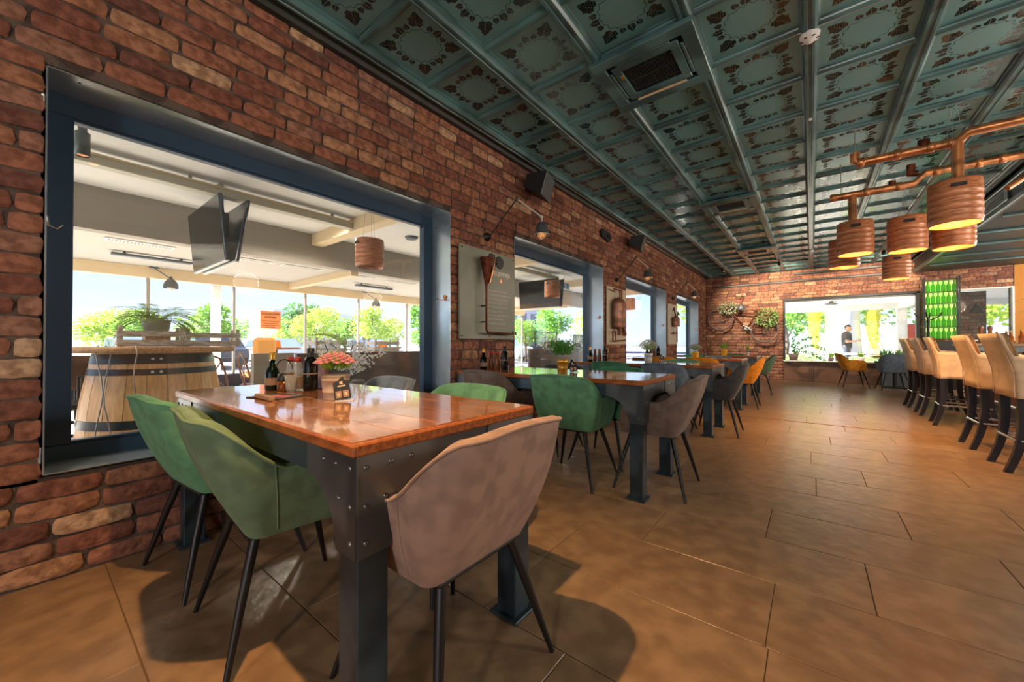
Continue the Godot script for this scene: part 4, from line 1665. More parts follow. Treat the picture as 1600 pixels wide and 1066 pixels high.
func fill_lights() -> void:
	# globes added out of view as fill, over the bar and behind the camera
	for q in [[Vector3(5.3, 2.2, -2.6), 3.2, "unseen fill globe added over the near end of the bar"], [Vector3(5.5, 2.2, -5.4), 3.6, "unseen fill globe added over the middle of the bar"], [Vector3(6.2, 2.2, -8.6), 5.0, "unseen fill globe added over the far end of the bar"], [Vector3(7.0, 2.2, -11.4), 7.0, "unseen fill globe added beyond the bar, near the ochre wall"], [Vector3(3.4, 1.95, 3.5), 6.5, "unseen fill globe added over the aisle behind the photographer"], [Vector3(1.6, 2.3, 3.2), 0.5, "unseen fill globe added by the window wall behind the photographer"]]:
		fill_globe(q[2], q[0], q[1])
	# small black spots added under the ceiling to brighten the far brick wall
	for q in [[Vector3(0.76, 3.02, -11.5), Vector3(1.5, 1.9, -13.3), 9.0, "small black ceiling spot added to brighten the bicycle wall"], [Vector3(2.0, 3.02, -11.5), Vector3(2.2, 2.2, -13.3), 8.0, "small black ceiling spot added to brighten the wall above the back window, left"], [Vector3(3.86, 3.02, -11.5), Vector3(3.9, 2.2, -13.3), 9.0, "small black ceiling spot added to brighten the wall above the back window, right"]]:
		var d: Vector3 = (q[1] - q[0]).normalized()
		var t := thing("fill_spot", q[3], "spotlight", q[0], 0, "wash spots added before the back wall")
		var st := S()
		lathe(st, [Vector2(0.03, 0.05), Vector2(0.033, 0.04), Vector2(0.033, -0.05), Vector2(0, -0.055)], 14, Transform3D(turn_to(d), Vector3.ZERO))
		obj("can", st, M.black, t)
		st = S()
		rod(st, Vector3.ZERO, Vector3(0, CEIL - 0.05 - 3.02, 0), 0.01, 8)
		obj("stem", st, M.black, t)
		st = S()
		ball(st, d * 0.05, Vector3(0.024, 0.024, 0.024), 10)
		obj("bulb", st, glow(Color(1.0, 0.85, 0.66), 4.0), t)
		spot_light(t, d * 0.05, d, Color(1.0, 0.92, 0.80), q[2], 44, 0.02, 0.8)

# ---------------------------------------------------------------- wall lamps, speakers, signs, hooks
func wall_lamp(label: String, z: float) -> void:
	# swivel base on the brick, long arm up and out, short arm down to a bell shade
	var t := thing("wall_lamp", label, "wall lamp", Vector3(0, 2.13, z), 0, "bell shaded wall lamps between the windows")
	var st := S()
	lathe(st, [Vector2(0.045, 0), Vector2(0.045, 0.012), Vector2(0.03, 0.02), Vector2(0.022, 0.05), Vector2(0, 0.055)], 16, Transform3D(turn_to(Vector3.RIGHT), Vector3.ZERO))
	obj("wall_plate", st, M.black, t)
	var j := Vector3(0.30, 0.36, -0.12)
	var e := Vector3(0.40, 0.235, -0.42)
	st = S()
	rod(st, Vector3(0.04, 0.0, 0), j, 0.0065, 8)
	obj("arm", st, M.black, t)
	st = S()
	ball(st, j, Vector3(0.018, 0.018, 0.018), 10)
	lathe(st, [Vector2(0, -0.03), Vector2(0.012, -0.028), Vector2(0.012, 0.02), Vector2(0, 0.022)], 10, Transform3D(Basis.IDENTITY, j))
	obj("joint", st, M.lamp_gray, t)
	st = S()
	rod(st, j, e, 0.0065, 8)
	obj("arm", st, M.white_metal, t)
	st = S()
	ball(st, e, Vector3(0.016, 0.02, 0.016), 10)
	rod(st, e, e + Vector3(0, -0.05, 0), 0.006, 8)
	obj("joint", st, M.white_metal, t)
	var c := e + Vector3(0, -0.05, 0)
	st = S()
	var prof := [Vector2(0.078, -0.135), Vector2(0.073, -0.128), Vector2(0.068, -0.10), Vector2(0.064, -0.06), Vector2(0.052, -0.028), Vector2(0.03, -0.008), Vector2(0.012, 0.0), Vector2(0, 0.002)]
	lathe(st, prof, 24, Transform3D(Basis.IDENTITY, c))
	var inner := []
	for k in range(prof.size() - 1, -1, -1):
		inner.append(Vector2(maxf(prof[k].x - 0.003, 0), prof[k].y - 0.003))
	lathe(st, inner, 24, Transform3D(Basis.IDENTITY, c))
	obj("shade", st, M.lamp_gray, t)
	st = S()
	lathe(st, [Vector2(0.077, -0.139), Vector2(0.081, -0.136), Vector2(0.077, -0.132)], 24, Transform3D(Basis.IDENTITY, c))
	obj("rim", st, M.white_metal, t)
	st = S()
	ball(st, c + Vector3(0, -0.138, 0), Vector3(0.046, 0.046, 0.046), 14)
	var b := obj("bulb", st, M.bulb_glass, t)
	st = S()
	rod(st, c + Vector3(0, -0.10, 0), c + Vector3(0, -0.15, 0), 0.006, 6)
	obj("filament", st, M.filament, b)
	lamp_light(t, c + Vector3(0, -0.14, 0), Color(1.0, 0.66, 0.34), SCONCE, 0.03)

const SCONCE := 0.006

func build_wall_fittings() -> void:
	wall_lamp("bell shaded wall lamp above the recipe sign, nearest", -2.92)
	wall_lamp("bell shaded wall lamp above the copper kettle poster", -6.22)
	wall_lamp("bell shaded wall lamp at the far pier, by the corner", -9.55)
	# lamp on the back wall above the bicycle
	var bl := thing("wall_lamp", "round black lamp on the back wall above the bicycle", "wall lamp", Vector3(0.98, 2.14, BACK + 0.02))
	var st := S()
	tube(st, [Vector3(0, 0.34, 0.0), Vector3(0.03, 0.36, 0.08), Vector3(-0.02, 0.20, 0.16), Vector3(0, 0.06, 0.17)], 0.012, 8)
	obj("arm", st, M.copper_dark, bl)
	st = S()
	lathe(st, [Vector2(0.10, -0.12), Vector2(0.10, -0.07), Vector2(0.085, -0.01), Vector2(0.05, 0.04), Vector2(0, 0.055)], 18, Transform3D(Basis.IDENTITY, Vector3(0, 0.03, 0.17)))
	obj("shade", st, M.lamp_gray, bl)
	# speakers under the cove
	for q in [[-3.62, "black wall speaker above the second window"], [-6.75, "black wall speaker above the third window"]]:
		var t := thing("wall_speaker", q[1], "speaker", Vector3(0.0, 2.84, q[0]), 0, "wall speakers")
		st = S()
		var tf := Transform3D(Basis(Vector3.UP, 0.25) * Basis(Vector3.FORWARD, 0.28), Vector3(0.17, 0, 0))
		prism(st, PackedVector2Array([Vector2(-0.11, -0.07), Vector2(0.11, -0.13), Vector2(0.11, 0.13), Vector2(-0.11, 0.07)]), -0.15, 0.15, tf)
		obj("cabinet", st, M.black, t)
		st = S()
		box(st, Vector3(0.115, 0, 0), Vector3(0.012, 0.255, 0.292), 0.005, tf)
		obj("grille", st, M.lamp_gray, t)
		st = S()
		box(st, Vector3(0.03, 0.0, 0), Vector3(0.08, 0.05, 0.05), 0.004)
		obj("bracket", st, M.black, t)
	# small dark box fixed between the speakers
	var pj := thing("junction_box", "dark junction box with dangling plate on the upper brick", "box", Vector3(0, 2.78, -5.75))
	st = S()
	prism(st, PackedVector2Array([Vector2(-0.16, -0.05), Vector2(0.10, -0.09), Vector2(0.18, -0.02), Vector2(0.12, 0.06), Vector2(-0.14, 0.07), Vector2(-0.2, 0.02)]), 0, 0.05, Transform3D(Basis(Vector3.UP, PI / 2), Vector3(0.0, 0, 0)))
	obj("body", st, M.black, pj)
	st = S()
	box(st, Vector3(0.05, -0.01, -0.05), Vector3(0.02, 0.06, 0.09), 0.004)
	obj("cover", st, M.dark_wood, pj)
	# double coat hooks on the steel linings
	var hooks := ["copper double hook on the near window's far steel reveal", "copper double hook on the second window's steel reveal", "copper double hook on the third window's steel reveal", "copper double hook on the farthest window's steel reveal"]
	for i in 4:
		var h := thing("coat_hook", hooks[i], "hook", Vector3(-0.06, 1.46, WINDOWS[i][1] + 0.006), 0, "copper hooks on the reveals")
		st = S()
		box(st, Vector3(0, 0, 0.006), Vector3(0.022, 0.05, 0.01), 0.003)
		ball(st, Vector3(0, 0.012, 0.014), Vector3(0.012, 0.016, 0.012), 10)
		obj("plate", st, M.copper, h)
		st = S()
		for s in [-1, 1]:
			tube(st, [Vector3(0, -0.012, 0.01), Vector3(s * 0.022, -0.022, 0.03), Vector3(s * 0.035, -0.012, 0.045), Vector3(s * 0.038, 0.005, 0.048)], 0.004, 6)
		obj("prongs", st, M.copper, h)
	var hk := thing("coat_hook", "chrome hook on the near edge of the closest window", "hook", Vector3(-0.02, 1.56, -0.055))
	st = S()
	tube(st, [Vector3(0.02, 0.03, -0.002), Vector3(0.022, -0.01, -0.004), Vector3(0.022, -0.02, -0.03), Vector3(0.022, 0.0, -0.045)], 0.004, 6)
	obj("prong", st, M.chrome, hk)
	recipe_sign()
	kettle_poster()
	still_poster()

func text_mesh(s: String, size: float, depth := 0.002) -> TextMesh:
	var t := TextMesh.new()
	t.text = s
	var f := SystemFont.new()
	f.font_names = PackedStringArray(["Droid Sans"])
	f.font_weight = 700
	t.font = f
	t.font_size = 32
	t.pixel_size = size / 32.0
	t.depth = depth
	return t

func gear(st: SurfaceTool, c: Vector3, r: float, teeth: int) -> void:
	var p := PackedVector2Array()
	for k in teeth * 4:
		var a := TAU * k / (teeth * 4)
		var rr := r if k % 4 < 2 else r * 0.84
		p.append(Vector2(cos(a), sin(a)) * rr)
	prism(st, p, -0.008, 0.008, Transform3D(Basis(Vector3.UP, PI / 2), c))

func recipe_sign() -> void:
	# board on the first pier, x towards the room; local x runs along -z
	var t := thing("recipe_sign", "gray painted board with copper hopper, gears and white text", "sign", Vector3(0.03, 1.53, -2.92))
	var w := 0.84
	var h := 0.90
	var st := S()
	box(st, Vector3.ZERO, Vector3(0.02, h, w), 0.003)
	obj("board", st, grained(mat(Color(0.56, 0.57, 0.51), 0.5), M.lining.albedo_texture, Vector3(0.8, 0.8, 0.8)), t)
	st = S()
	for q in [[-1, -1], [-1, 1], [1, -1], [1, 1], [1, 0], [-1, 0]]:
		dome(st, Vector3(0.01, q[0] * (h / 2 - 0.03), q[1] * (w / 2 - 0.03)), Vector3.RIGHT, 0.009, 8)
	obj("screws", st, M.black, t)
	var face := Basis(Vector3.UP, PI / 2)
	var title := put("title", text_mesh("ELJEVERJE", 0.058), M.paper, t)
	title.transform = Transform3D(face, Vector3(0.011, 0.235, -0.20))
	var star := S()
	var p := PackedVector2Array()
	for k in 10:
		var a := TAU * k / 10 + PI / 2
		p.append(Vector2(cos(a), sin(a)) * (0.028 if k % 2 == 0 else 0.013))
	prism(star, p, 0.0, 0.003, Transform3D(face, Vector3(0.010, 0.165, -0.18)))
	obj("emblem", star, M.copper, t)
	# nine lines of small white lettering, too small to read: rows of word strokes
	var para := S()
	var r := RandomNumberGenerator.new()
	r.seed = 5
	for line in 9:
		var z := 0.03
		var y := 0.05 - line * 0.042
		var stop := 0.03 - r.randf_range(0.24, 0.34)
		while z > stop:
			var l := r.randf_range(0.03, 0.07)
			var q := z
			while q > z - l:
				box(para, Vector3(0.0108, y + r.randf_range(-0.001, 0.002), q - 0.003), Vector3(0.0016, r.randf_range(0.010, 0.018), 0.0055), 0)
				q -= 0.0085
			z -= l + 0.012
	obj("lettering", para, mat(Color(0.80, 0.78, 0.72), 0.8), t)
	st = S()
	for q in [[0.083, 0.0, -0.375], [-0.335, 0.0, -0.375]]:
		box(st, Vector3(0.0106, q[0], -0.15), Vector3(0.001, 0.002, 0.38), 0)
	for z in [0.04, -0.34]:
		box(st, Vector3(0.0106, -0.126, z), Vector3(0.001, 0.42, 0.002), 0)
	obj("text_border", st, M.plaster, t)
	# copper hopper and crank gears
	st = S()
	var hop := Transform3D(Basis.IDENTITY, Vector3(0.075, 0, 0.12))
	lathe(st, [Vector2(0.018, 0.06), Vector2(0.022, 0.10), Vector2(0.085, 0.34), Vector2(0.088, 0.35), Vector2(0.08, 0.35), Vector2(0.0, 0.345)], 4, hop, true)
	obj("hopper", st, M.copper_dark, t)
	st = S()
	bar(st, Vector3(0.09, 0.10, 0.10), Vector3(0.10, 0.36, 0.02), 0.03, 0.02, 0.004)
	obj("chute", st, M.copper, t)
	for q in [[Vector3(0.10, 0.33, 0.065), 0.068], [Vector3(0.118, 0.32, -0.03), 0.062]]:
		st = S()
		gear(st, q[0], q[1], 12)
		obj("gear", st, M.black, t)
	# pipe down and along the foot of the board
	st = S()
	tube(st, [Vector3(0.075, 0.08, 0.12), Vector3(0.075, -0.36, 0.12), Vector3(0.075, -0.385, 0.10), Vector3(0.075, -0.39, -0.32)], 0.011, 10)
	obj("pipe", st, M.copper_dark, t)
	for y in [-0.12, -0.28]:
		st = S()
		box(st, Vector3(0.045, y, 0.12), Vector3(0.07, 0.012, 0.03), 0.003)
		obj("clip", st, M.black, t)
	st = S()
	for z in [-0.30, -0.35]:
		rod(st, Vector3(0.075, -0.40, z), Vector3(0.075, -0.365, z), 0.009, 8)
	obj("nozzle", st, M.black, t)

func kettle_poster() -> void:
	var t := thing("kettle_poster", "pale board with a copper brewing kettle mounted on it", "wall decoration", Vector3(0.025, 1.50, -6.18))
	var st := S()
	box(st, Vector3.ZERO, Vector3(0.02, 0.95, 0.80), 0.003)
	obj("board", st, mat(Color(0.78, 0.72, 0.62), 0.7), t)
	st = S()
	lathe(st, [Vector2(0, -0.20), Vector2(0.22, -0.20), Vector2(0.235, -0.18), Vector2(0.235, 0.18), Vector2(0.21, 0.24), Vector2(0.12, 0.29), Vector2(0.04, 0.31), Vector2(0, 0.31)], 24, Transform3D(Basis.from_scale(Vector3(0.32, 1, 0.92)), Vector3(0.085, 0, 0.08)))
	obj("kettle", st, M.kettle, t)
	for q in [[0.10, 0.10], [-0.06, -0.13]]:
		st = S()
		bar(st, Vector3(0.09, -0.19, q[0]), Vector3(0.09, -0.32, q[1]), 0.06, 0.05, 0.006)
		obj("kettle_leg", st, M.kettle, t)
	st = S()
	tube(st, [Vector3(0.10, 0.29, 0.10), Vector3(0.10, 0.40, 0.10), Vector3(0.10, 0.42, 0.12), Vector3(0.10, 0.42, 0.34)], 0.013, 8)
	tube(st, [Vector3(0.10, 0.30, 0.02), Vector3(0.10, 0.42, 0.02), Vector3(0.10, 0.42, 0.10)], 0.013, 8)
	obj("pipe", st, M.copper_dark, t)
	st = S()
	tube(st, [Vector3(0.06, -0.26, 0.30), Vector3(0.06, -0.41, 0.30), Vector3(0.06, -0.42, 0.26), Vector3(0.06, -0.40, -0.24)], 0.011, 8)
	tube(st, [Vector3(0.06, -0.26, 0.30), Vector3(0.06, -0.26, 0.18), Vector3(0.06, -0.42, 0.18)], 0.011, 8)
	obj("pipe", st, M.copper_dark, t)

func still_poster() -> void:
	var t := thing("still_poster", "pale board with copper pipes at the far window pier", "wall decoration", Vector3(0.025, 1.50, -9.48))
	var st := S()
	box(st, Vector3.ZERO, Vector3(0.02, 0.95, 0.74), 0.003)
	obj("board", st, mat(Color(0.78, 0.74, 0.66), 0.7), t)
	st = S()
	lathe(st, [Vector2(0, -0.1), Vector2(0.16, -0.1), Vector2(0.17, -0.08), Vector2(0.17, 0.08), Vector2(0.1, 0.13), Vector2(0, 0.14)], 20, Transform3D(Basis.from_scale(Vector3(0.4, 1, 1)), Vector3(0.085, 0.05, 0.0)))
	obj("tank", st, M.kettle, t)
	st = S()
	tube(st, [Vector3(0.08, 0.18, 0.0), Vector3(0.08, 0.26, 0.08), Vector3(0.08, 0.38, 0.16), Vector3(0.08, 0.30, 0.26)], 0.014, 8)
	tube(st, [Vector3(0.08, 0.18, -0.12), Vector3(0.08, 0.30, -0.16), Vector3(0.08, 0.24, -0.26)], 0.012, 8)
	obj("pipe", st, M.black, t)
	st = S()
	tube(st, [Vector3(0.08, -0.06, -0.08), Vector3(0.08, -0.42, -0.08)], 0.014, 8)
	tube(st, [Vector3(0.08, -0.20, 0.2), Vector3(0.08, -0.22, -0.08)], 0.02, 8)
	obj("pipe", st, M.copper_dark, t)

# ---------------------------------------------------------------- bicycle on the back wall
func build_bicycle() -> void:
	var t := thing("bicycle", "old rusty bicycle hung on the back brick wall", "bicycle", Vector3(0, 0, BACK + 0.13))
	var fw := Vector3(0.42, 1.80, 0)
	var rw := Vector3(1.55, 1.43, 0)
	for q in [[fw, "front_wheel"], [rw, "rear_wheel"]]:
		var st := S()
		var ring: Array = arc(q[0], Vector3(0.335, 0, 0), Vector3(0, 0.335, 0), 0, TAU, 40)
		tube(st, ring, 0.023, 8, false)
		var o := obj(q[1], st, M.clay, t)
		st = S()
		for k in 18:
			var a := TAU * k / 18
			rod(st, q[0], q[0] + Vector3(cos(a), sin(a), 0) * 0.325, 0.002, 4)
		obj("spokes", st, M.wire, o)
		st = S()
		rod(st, q[0] + Vector3(0, 0, -0.03), q[0] + Vector3(0, 0, 0.03), 0.02, 8)
		obj("hub", st, M.lamp_gray, o)
	var head := Vector3(0.72, 1.98, 0)
	var seat_top := Vector3(1.37, 1.90, 0)
	var crank := Vector3(1.12, 1.50, 0)
	var st := S()
	for q in [[head + Vector3(0, 0.03, 0), seat_top], [head, crank], [seat_top + Vector3(0.02, 0.08, 0), crank], [crank, rw], [seat_top, rw]]:
		rod(st, q[0], q[1], 0.021, 8)
	obj("frame", st, M.copper_dark, t)
	st = S()
	tube(st, [head + Vector3(-0.03, 0.12, 0), head, Vector3(0.62, 1.86, 0), Vector3(0.52, 1.81, 0), fw], 0.018, 8)
	obj("fork", st, M.copper_dark, t)
	st = S()
	tube(st, [head + Vector3(-0.03, 0.12, 0), head + Vector3(0.0, 0.18, 0.06), head + Vector3(0.14, 0.16, 0.1)], 0.011, 8)
	obj("handlebar", st, M.lamp_gray, t)
	st = S()
	tube(st, [seat_top + Vector3(-0.14, 0.16, 0), seat_top + Vector3(-0.06, 0.11, 0), seat_top + Vector3(0.10, 0.10, 0)], [0.014, 0.02, 0.05], 8)
	obj("saddle", st, M.copper_dark, t)
	st = S()
	rod(st, crank + Vector3(-0.10, 0.10, 0.03), crank + Vector3(0.12, -0.06, 0.03), 0.011, 8)
	lathe(st, [Vector2(0.0, 0), Vector2(0.07, 0.0), Vector2(0.07, 0.008), Vector2(0, 0.008)], 16, Transform3D(turn_to(Vector3.BACK), crank))
	obj("crank", st, M.zinc, t)
	# plants in the baskets
	flowers("flower_basket", "pale leafy flowers bunched over the bicycle's front wheel", Vector3(0.64, 2.12, BACK + 0.17), Vector3(0.27, 0.17, 0.12), 260, M.leaf_pale, M.petal_white)
	flowers("trailing_plant", "variegated green plant trailing from the bicycle's rear rack", Vector3(1.62, 1.80, BACK + 0.17), Vector3(0.28, 0.27, 0.13), 380, M.leaf_pale, M.leaf_green)

func flowers(called: String, label: String, c: Vector3, size: Vector3, n: int, a: Material, b: Material) -> void:
	var t := thing(called, label, "plant", c)
	var st := S()
	var s2 := S()
	for k in n:
		var d := rdir()
		var p := d * size * pow(rng.randf(), 0.4)
		leaf(st if k % 3 else s2, p, (d + Vector3(0, -0.4, 0.3) + rdir() * 0.5).normalized(), rdir(), rnd(0.05, 0.09), rnd(0.03, 0.045))
	obj("foliage", st, a, t)
	obj("blossom", s2, b, t)
	var w := S()
	box(w, Vector3(0, -size.y * 0.3, -0.02), Vector3(size.x * 1.1, 0.12, 0.14), 0.02)
	obj("basket", w, M.bark, t)

# ---------------------------------------------------------------- things on the tables
func potted(label: String, at: Vector3, pot_m: Material, leaves: Material, r: float, h: float, spread: float, tall: float, n: int, petals: Material = null) -> Node3D:
	var t := thing("potted_plant", label, "potted plant", at, 0, "potted plants on the tables")
	var st := S()
	lathe(st, [Vector2(0, 0), Vector2(r * 0.80, 0), Vector2(r * 0.82, 0.004), Vector2(r * 0.86, h * 0.3), Vector2(r * 0.885, h * 0.31), Vector2(r * 0.885, h * 0.34), Vector2(r * 0.88, h * 0.35), Vector2(r * 0.97, h * 0.78), Vector2(r * 1.0, h * 0.79), Vector2(r * 1.0, h * 0.83), Vector2(r * 0.98, h * 0.84), Vector2(r, h - 0.006), Vector2(r * 1.05, h), Vector2(r * 1.02, h + 0.002), Vector2(r * 0.92, h - 0.01)], 28)
	var pot := obj("pot", st, pot_m, t)
	st = S()
	lathe(st, [Vector2(r * 0.95, h - 0.012), Vector2(0, h - 0.008)], 16)
	obj("soil", st, M.soil, pot)
	st = S()
	for k in n:
		var a := rnd(0, TAU)
		var base := Vector3(cos(a), 0, sin(a)) * rnd(0, r * 0.8) + Vector3(0, h - 0.01, 0)
		var tip := Vector3(cos(a), 0, sin(a)) * rnd(0.1, 1.0) * spread + Vector3(0, h + tall * rnd(0.45, 1.0), 0)
		var mid := base.lerp(tip, rnd(0.35, 0.95)) + Vector3(0, 0.01, 0)
		leaf(st, mid, ((tip - base).normalized() + rdir() * 0.6).normalized(), rdir(), rnd(0.022, 0.04), rnd(0.010, 0.018))
	obj("foliage", st, leaves, t)
	if petals:
		st = S()
		for k in 70:
			var a := k * 2.39996
			var q := sqrt((k + 0.5) / 70.0)
			var c := Vector3(cos(a) * q * spread * 1.05, h + tall * (1.16 - 0.55 * q * q), sin(a) * q * spread * 1.05)
			for i in 3:
				for j in 7:
					var b := TAU * j / 7 + i * 0.4
					var d := Vector3(cos(b) * (0.9 - 0.25 * i), 0.15 + 0.4 * i, sin(b) * (0.9 - 0.25 * i)).normalized()
					leaf(st, c + Vector3(0, -0.002 * i, 0), d, Vector3.UP, 0.020 - 0.003 * i, 0.012)
		obj("blossom", st, petals, t)
	return t

func card(label: String, at: Vector3, turn: float) -> void:
	var t := thing("table_card", label, "sign", at, turn, "black tag cards on the tables")
	var st := S()
	var p := PackedVector2Array([Vector2(-0.032, 0), Vector2(0.032, 0), Vector2(0.032, 0.075), Vector2(0.014, 0.084), Vector2(0.010, 0.10), Vector2(0.0, 0.106), Vector2(-0.010, 0.10), Vector2(-0.014, 0.084), Vector2(-0.032, 0.075)])
	var tf := Transform3D(Basis(Vector3.RIGHT, -0.28) * Basis(Vector3.BACK, 0.16), Vector3(0, 0.007, 0))
	prism(st, p, -0.002, 0.002, tf)
	var o := obj("tag", st, M.black, t)
	st = S()
	for s in [-1, 1]:
		box(st, Vector3(s * 0.0145, 0.023, 0.0024), Vector3(0.023, 0.030, 0.001), 0.0004, tf)
	obj("print", st, M.kraft, o)
	st = S()
	for s in [-1, 1]:
		box(st, Vector3(s * 0.0145, 0.023, 0.0031), Vector3(0.011, 0.014, 0.0006), 0, tf)
	box(st, Vector3(0, 0.058, 0.0024), Vector3(0.030, 0.006, 0.0008), 0, tf)
	box(st, Vector3(0, 0.072, 0.0024), Vector3(0.012, 0.012, 0.0008), 0, tf)
	obj("print_detail", st, M.pot, o)
	st = S()
	box(st, Vector3(0.004, 0.002, -0.012), Vector3(0.07, 0.004, 0.035), 0.001)
	obj("foot", st, M.white, t)

func bottle(called: String, label: String, cat: String, prof: Array, m: Material, at: Vector3, cap: Array, cap_m: Material, group := "", band: Array = [], band_m: Material = null) -> Node3D:
	var t := thing(called, label, cat, at, 0, group)
	var st := S()
	lathe(st, prof, 20)
	obj("glass", st, m, t)
	st = S()
	lathe(st, cap, 14)
	obj("cap", st, cap_m, t)
	if band.size():
		st = S()
		lathe(st, band, 20)
		obj("label_paper", st, band_m, t)
	return t

func condiments(at: Vector3, where: String, group: String, full: bool) -> void:
	# vinegar and oil bottles, cruets and shakers bunched at the window end of a table
	bottle("vinegar_bottle", "green glass vinegar bottle with pale label " + where, "bottle", [Vector2(0, 0), Vector2(0.031, 0), Vector2(0.034, 0.006), Vector2(0.034, 0.09), Vector2(0.028, 0.112), Vector2(0.016, 0.125), Vector2(0.0135, 0.165), Vector2(0, 0.165)], M.glass_green if full else M.bottle_dark, at + Vector3(0, 0, 0.02), [Vector2(0.0145, 0.16), Vector2(0.0145, 0.195), Vector2(0.012, 0.20), Vector2(0, 0.20)], M.gold, group, [Vector2(0.0346, 0.028), Vector2(0.0346, 0.066)], M.kraft)
	bottle("oil_bottle", "tall black oil bottle with yellow neck ring " + where, "bottle", [Vector2(0, 0), Vector2(0.033, 0), Vector2(0.035, 0.005), Vector2(0.035, 0.15), Vector2(0.028, 0.165), Vector2(0.0195, 0.175), Vector2(0, 0.175)], M.bottle_dark, at + Vector3(0.165, 0, -0.10), [Vector2(0.0185, 0.175), Vector2(0.019, 0.22), Vector2(0, 0.222)], M.black, group, [Vector2(0.0355, 0.085), Vector2(0.0355, 0.09)], M.kraft)
	for k in 2:
		bottle("oil_cruet", ["clear cruet of brown oil with red stopper, left one, " + where, "clear cruet of brown oil with red stopper, right one, " + where][k], "cruet", [Vector2(0, 0), Vector2(0.027, 0), Vector2(0.029, 0.005), Vector2(0.027, 0.07), Vector2(0.018, 0.11), Vector2(0.015, 0.15), Vector2(0, 0.15)], M.clear_glass if full else M.oil, at + Vector3(0.035 + 0.065 * k, 0, -0.055 - 0.01 * k), [Vector2(0.0155, 0.148), Vector2(0.018, 0.152), Vector2(0.016, 0.172), Vector2(0, 0.174)], M.red, group, [Vector2(0.0245, 0.006), Vector2(0.0235, 0.07), Vector2(0.001, 0.07)], M.oil)
	if full:
		var jar := thing("spice_jar", "short black lidded spice jar in front of the cruets", "jar", at + Vector3(0.075, 0, -0.005))
		var st := S()
		lathe(st, [Vector2(0, 0), Vector2(0.028, 0), Vector2(0.031, 0.01), Vector2(0.030, 0.05), Vector2(0, 0.05)], 18)
		obj("jar", st, M.oil, jar)
		st = S()
		lathe(st, [Vector2(0.031, 0.05), Vector2(0.032, 0.06), Vector2(0.026, 0.088), Vector2(0, 0.092)], 18)
		obj("lid", st, M.black, jar)
		var tum := thing("salt_tumbler", "small tapered tumbler holding paper sachets by the bottles", "tumbler", at + Vector3(0.125, 0, -0.02))
		st = S()
		lathe(st, [Vector2(0, 0), Vector2(0.019, 0), Vector2(0.021, 0.004), Vector2(0.031, 0.085), Vector2(0.029, 0.085), Vector2(0.019, 0.008), Vector2(0, 0.008)], 18)
		obj("cup", st, M.clear_glass, tum)
		st = S()
		for k in 7:
			box(st, Vector3(-0.012 + 0.004 * k, 0.052, 0.006 * sin(k * 2.0)), Vector3(0.0018, 0.085, 0.022), 0, Transform3D(Basis(Vector3.UP, 0.3 * k), Vector3.ZERO))
		obj("sachets", st, M.kraft, tum)
		var carr := thing("menu_holder", "thin copper brown menu block behind the oil bottle", "menu holder", at + Vector3(0.155, 0, -0.165))
		st = S()
		box(st, Vector3(0, 0.085, 0), Vector3(0.11, 0.17, 0.014), 0.003)
		obj("block", st, M.copper_dark, carr)
		var loop := S()
		tube(loop, arc(at + Vector3(0.045, 0.11, -0.02), Vector3(0.05, 0, -0.02), Vector3(0, 0.05, 0), 0, PI, 12), 0.003, 6)
		solo("carry_handle", loop, M.black, "thin black arched carrying handle among the bottles", "handle")

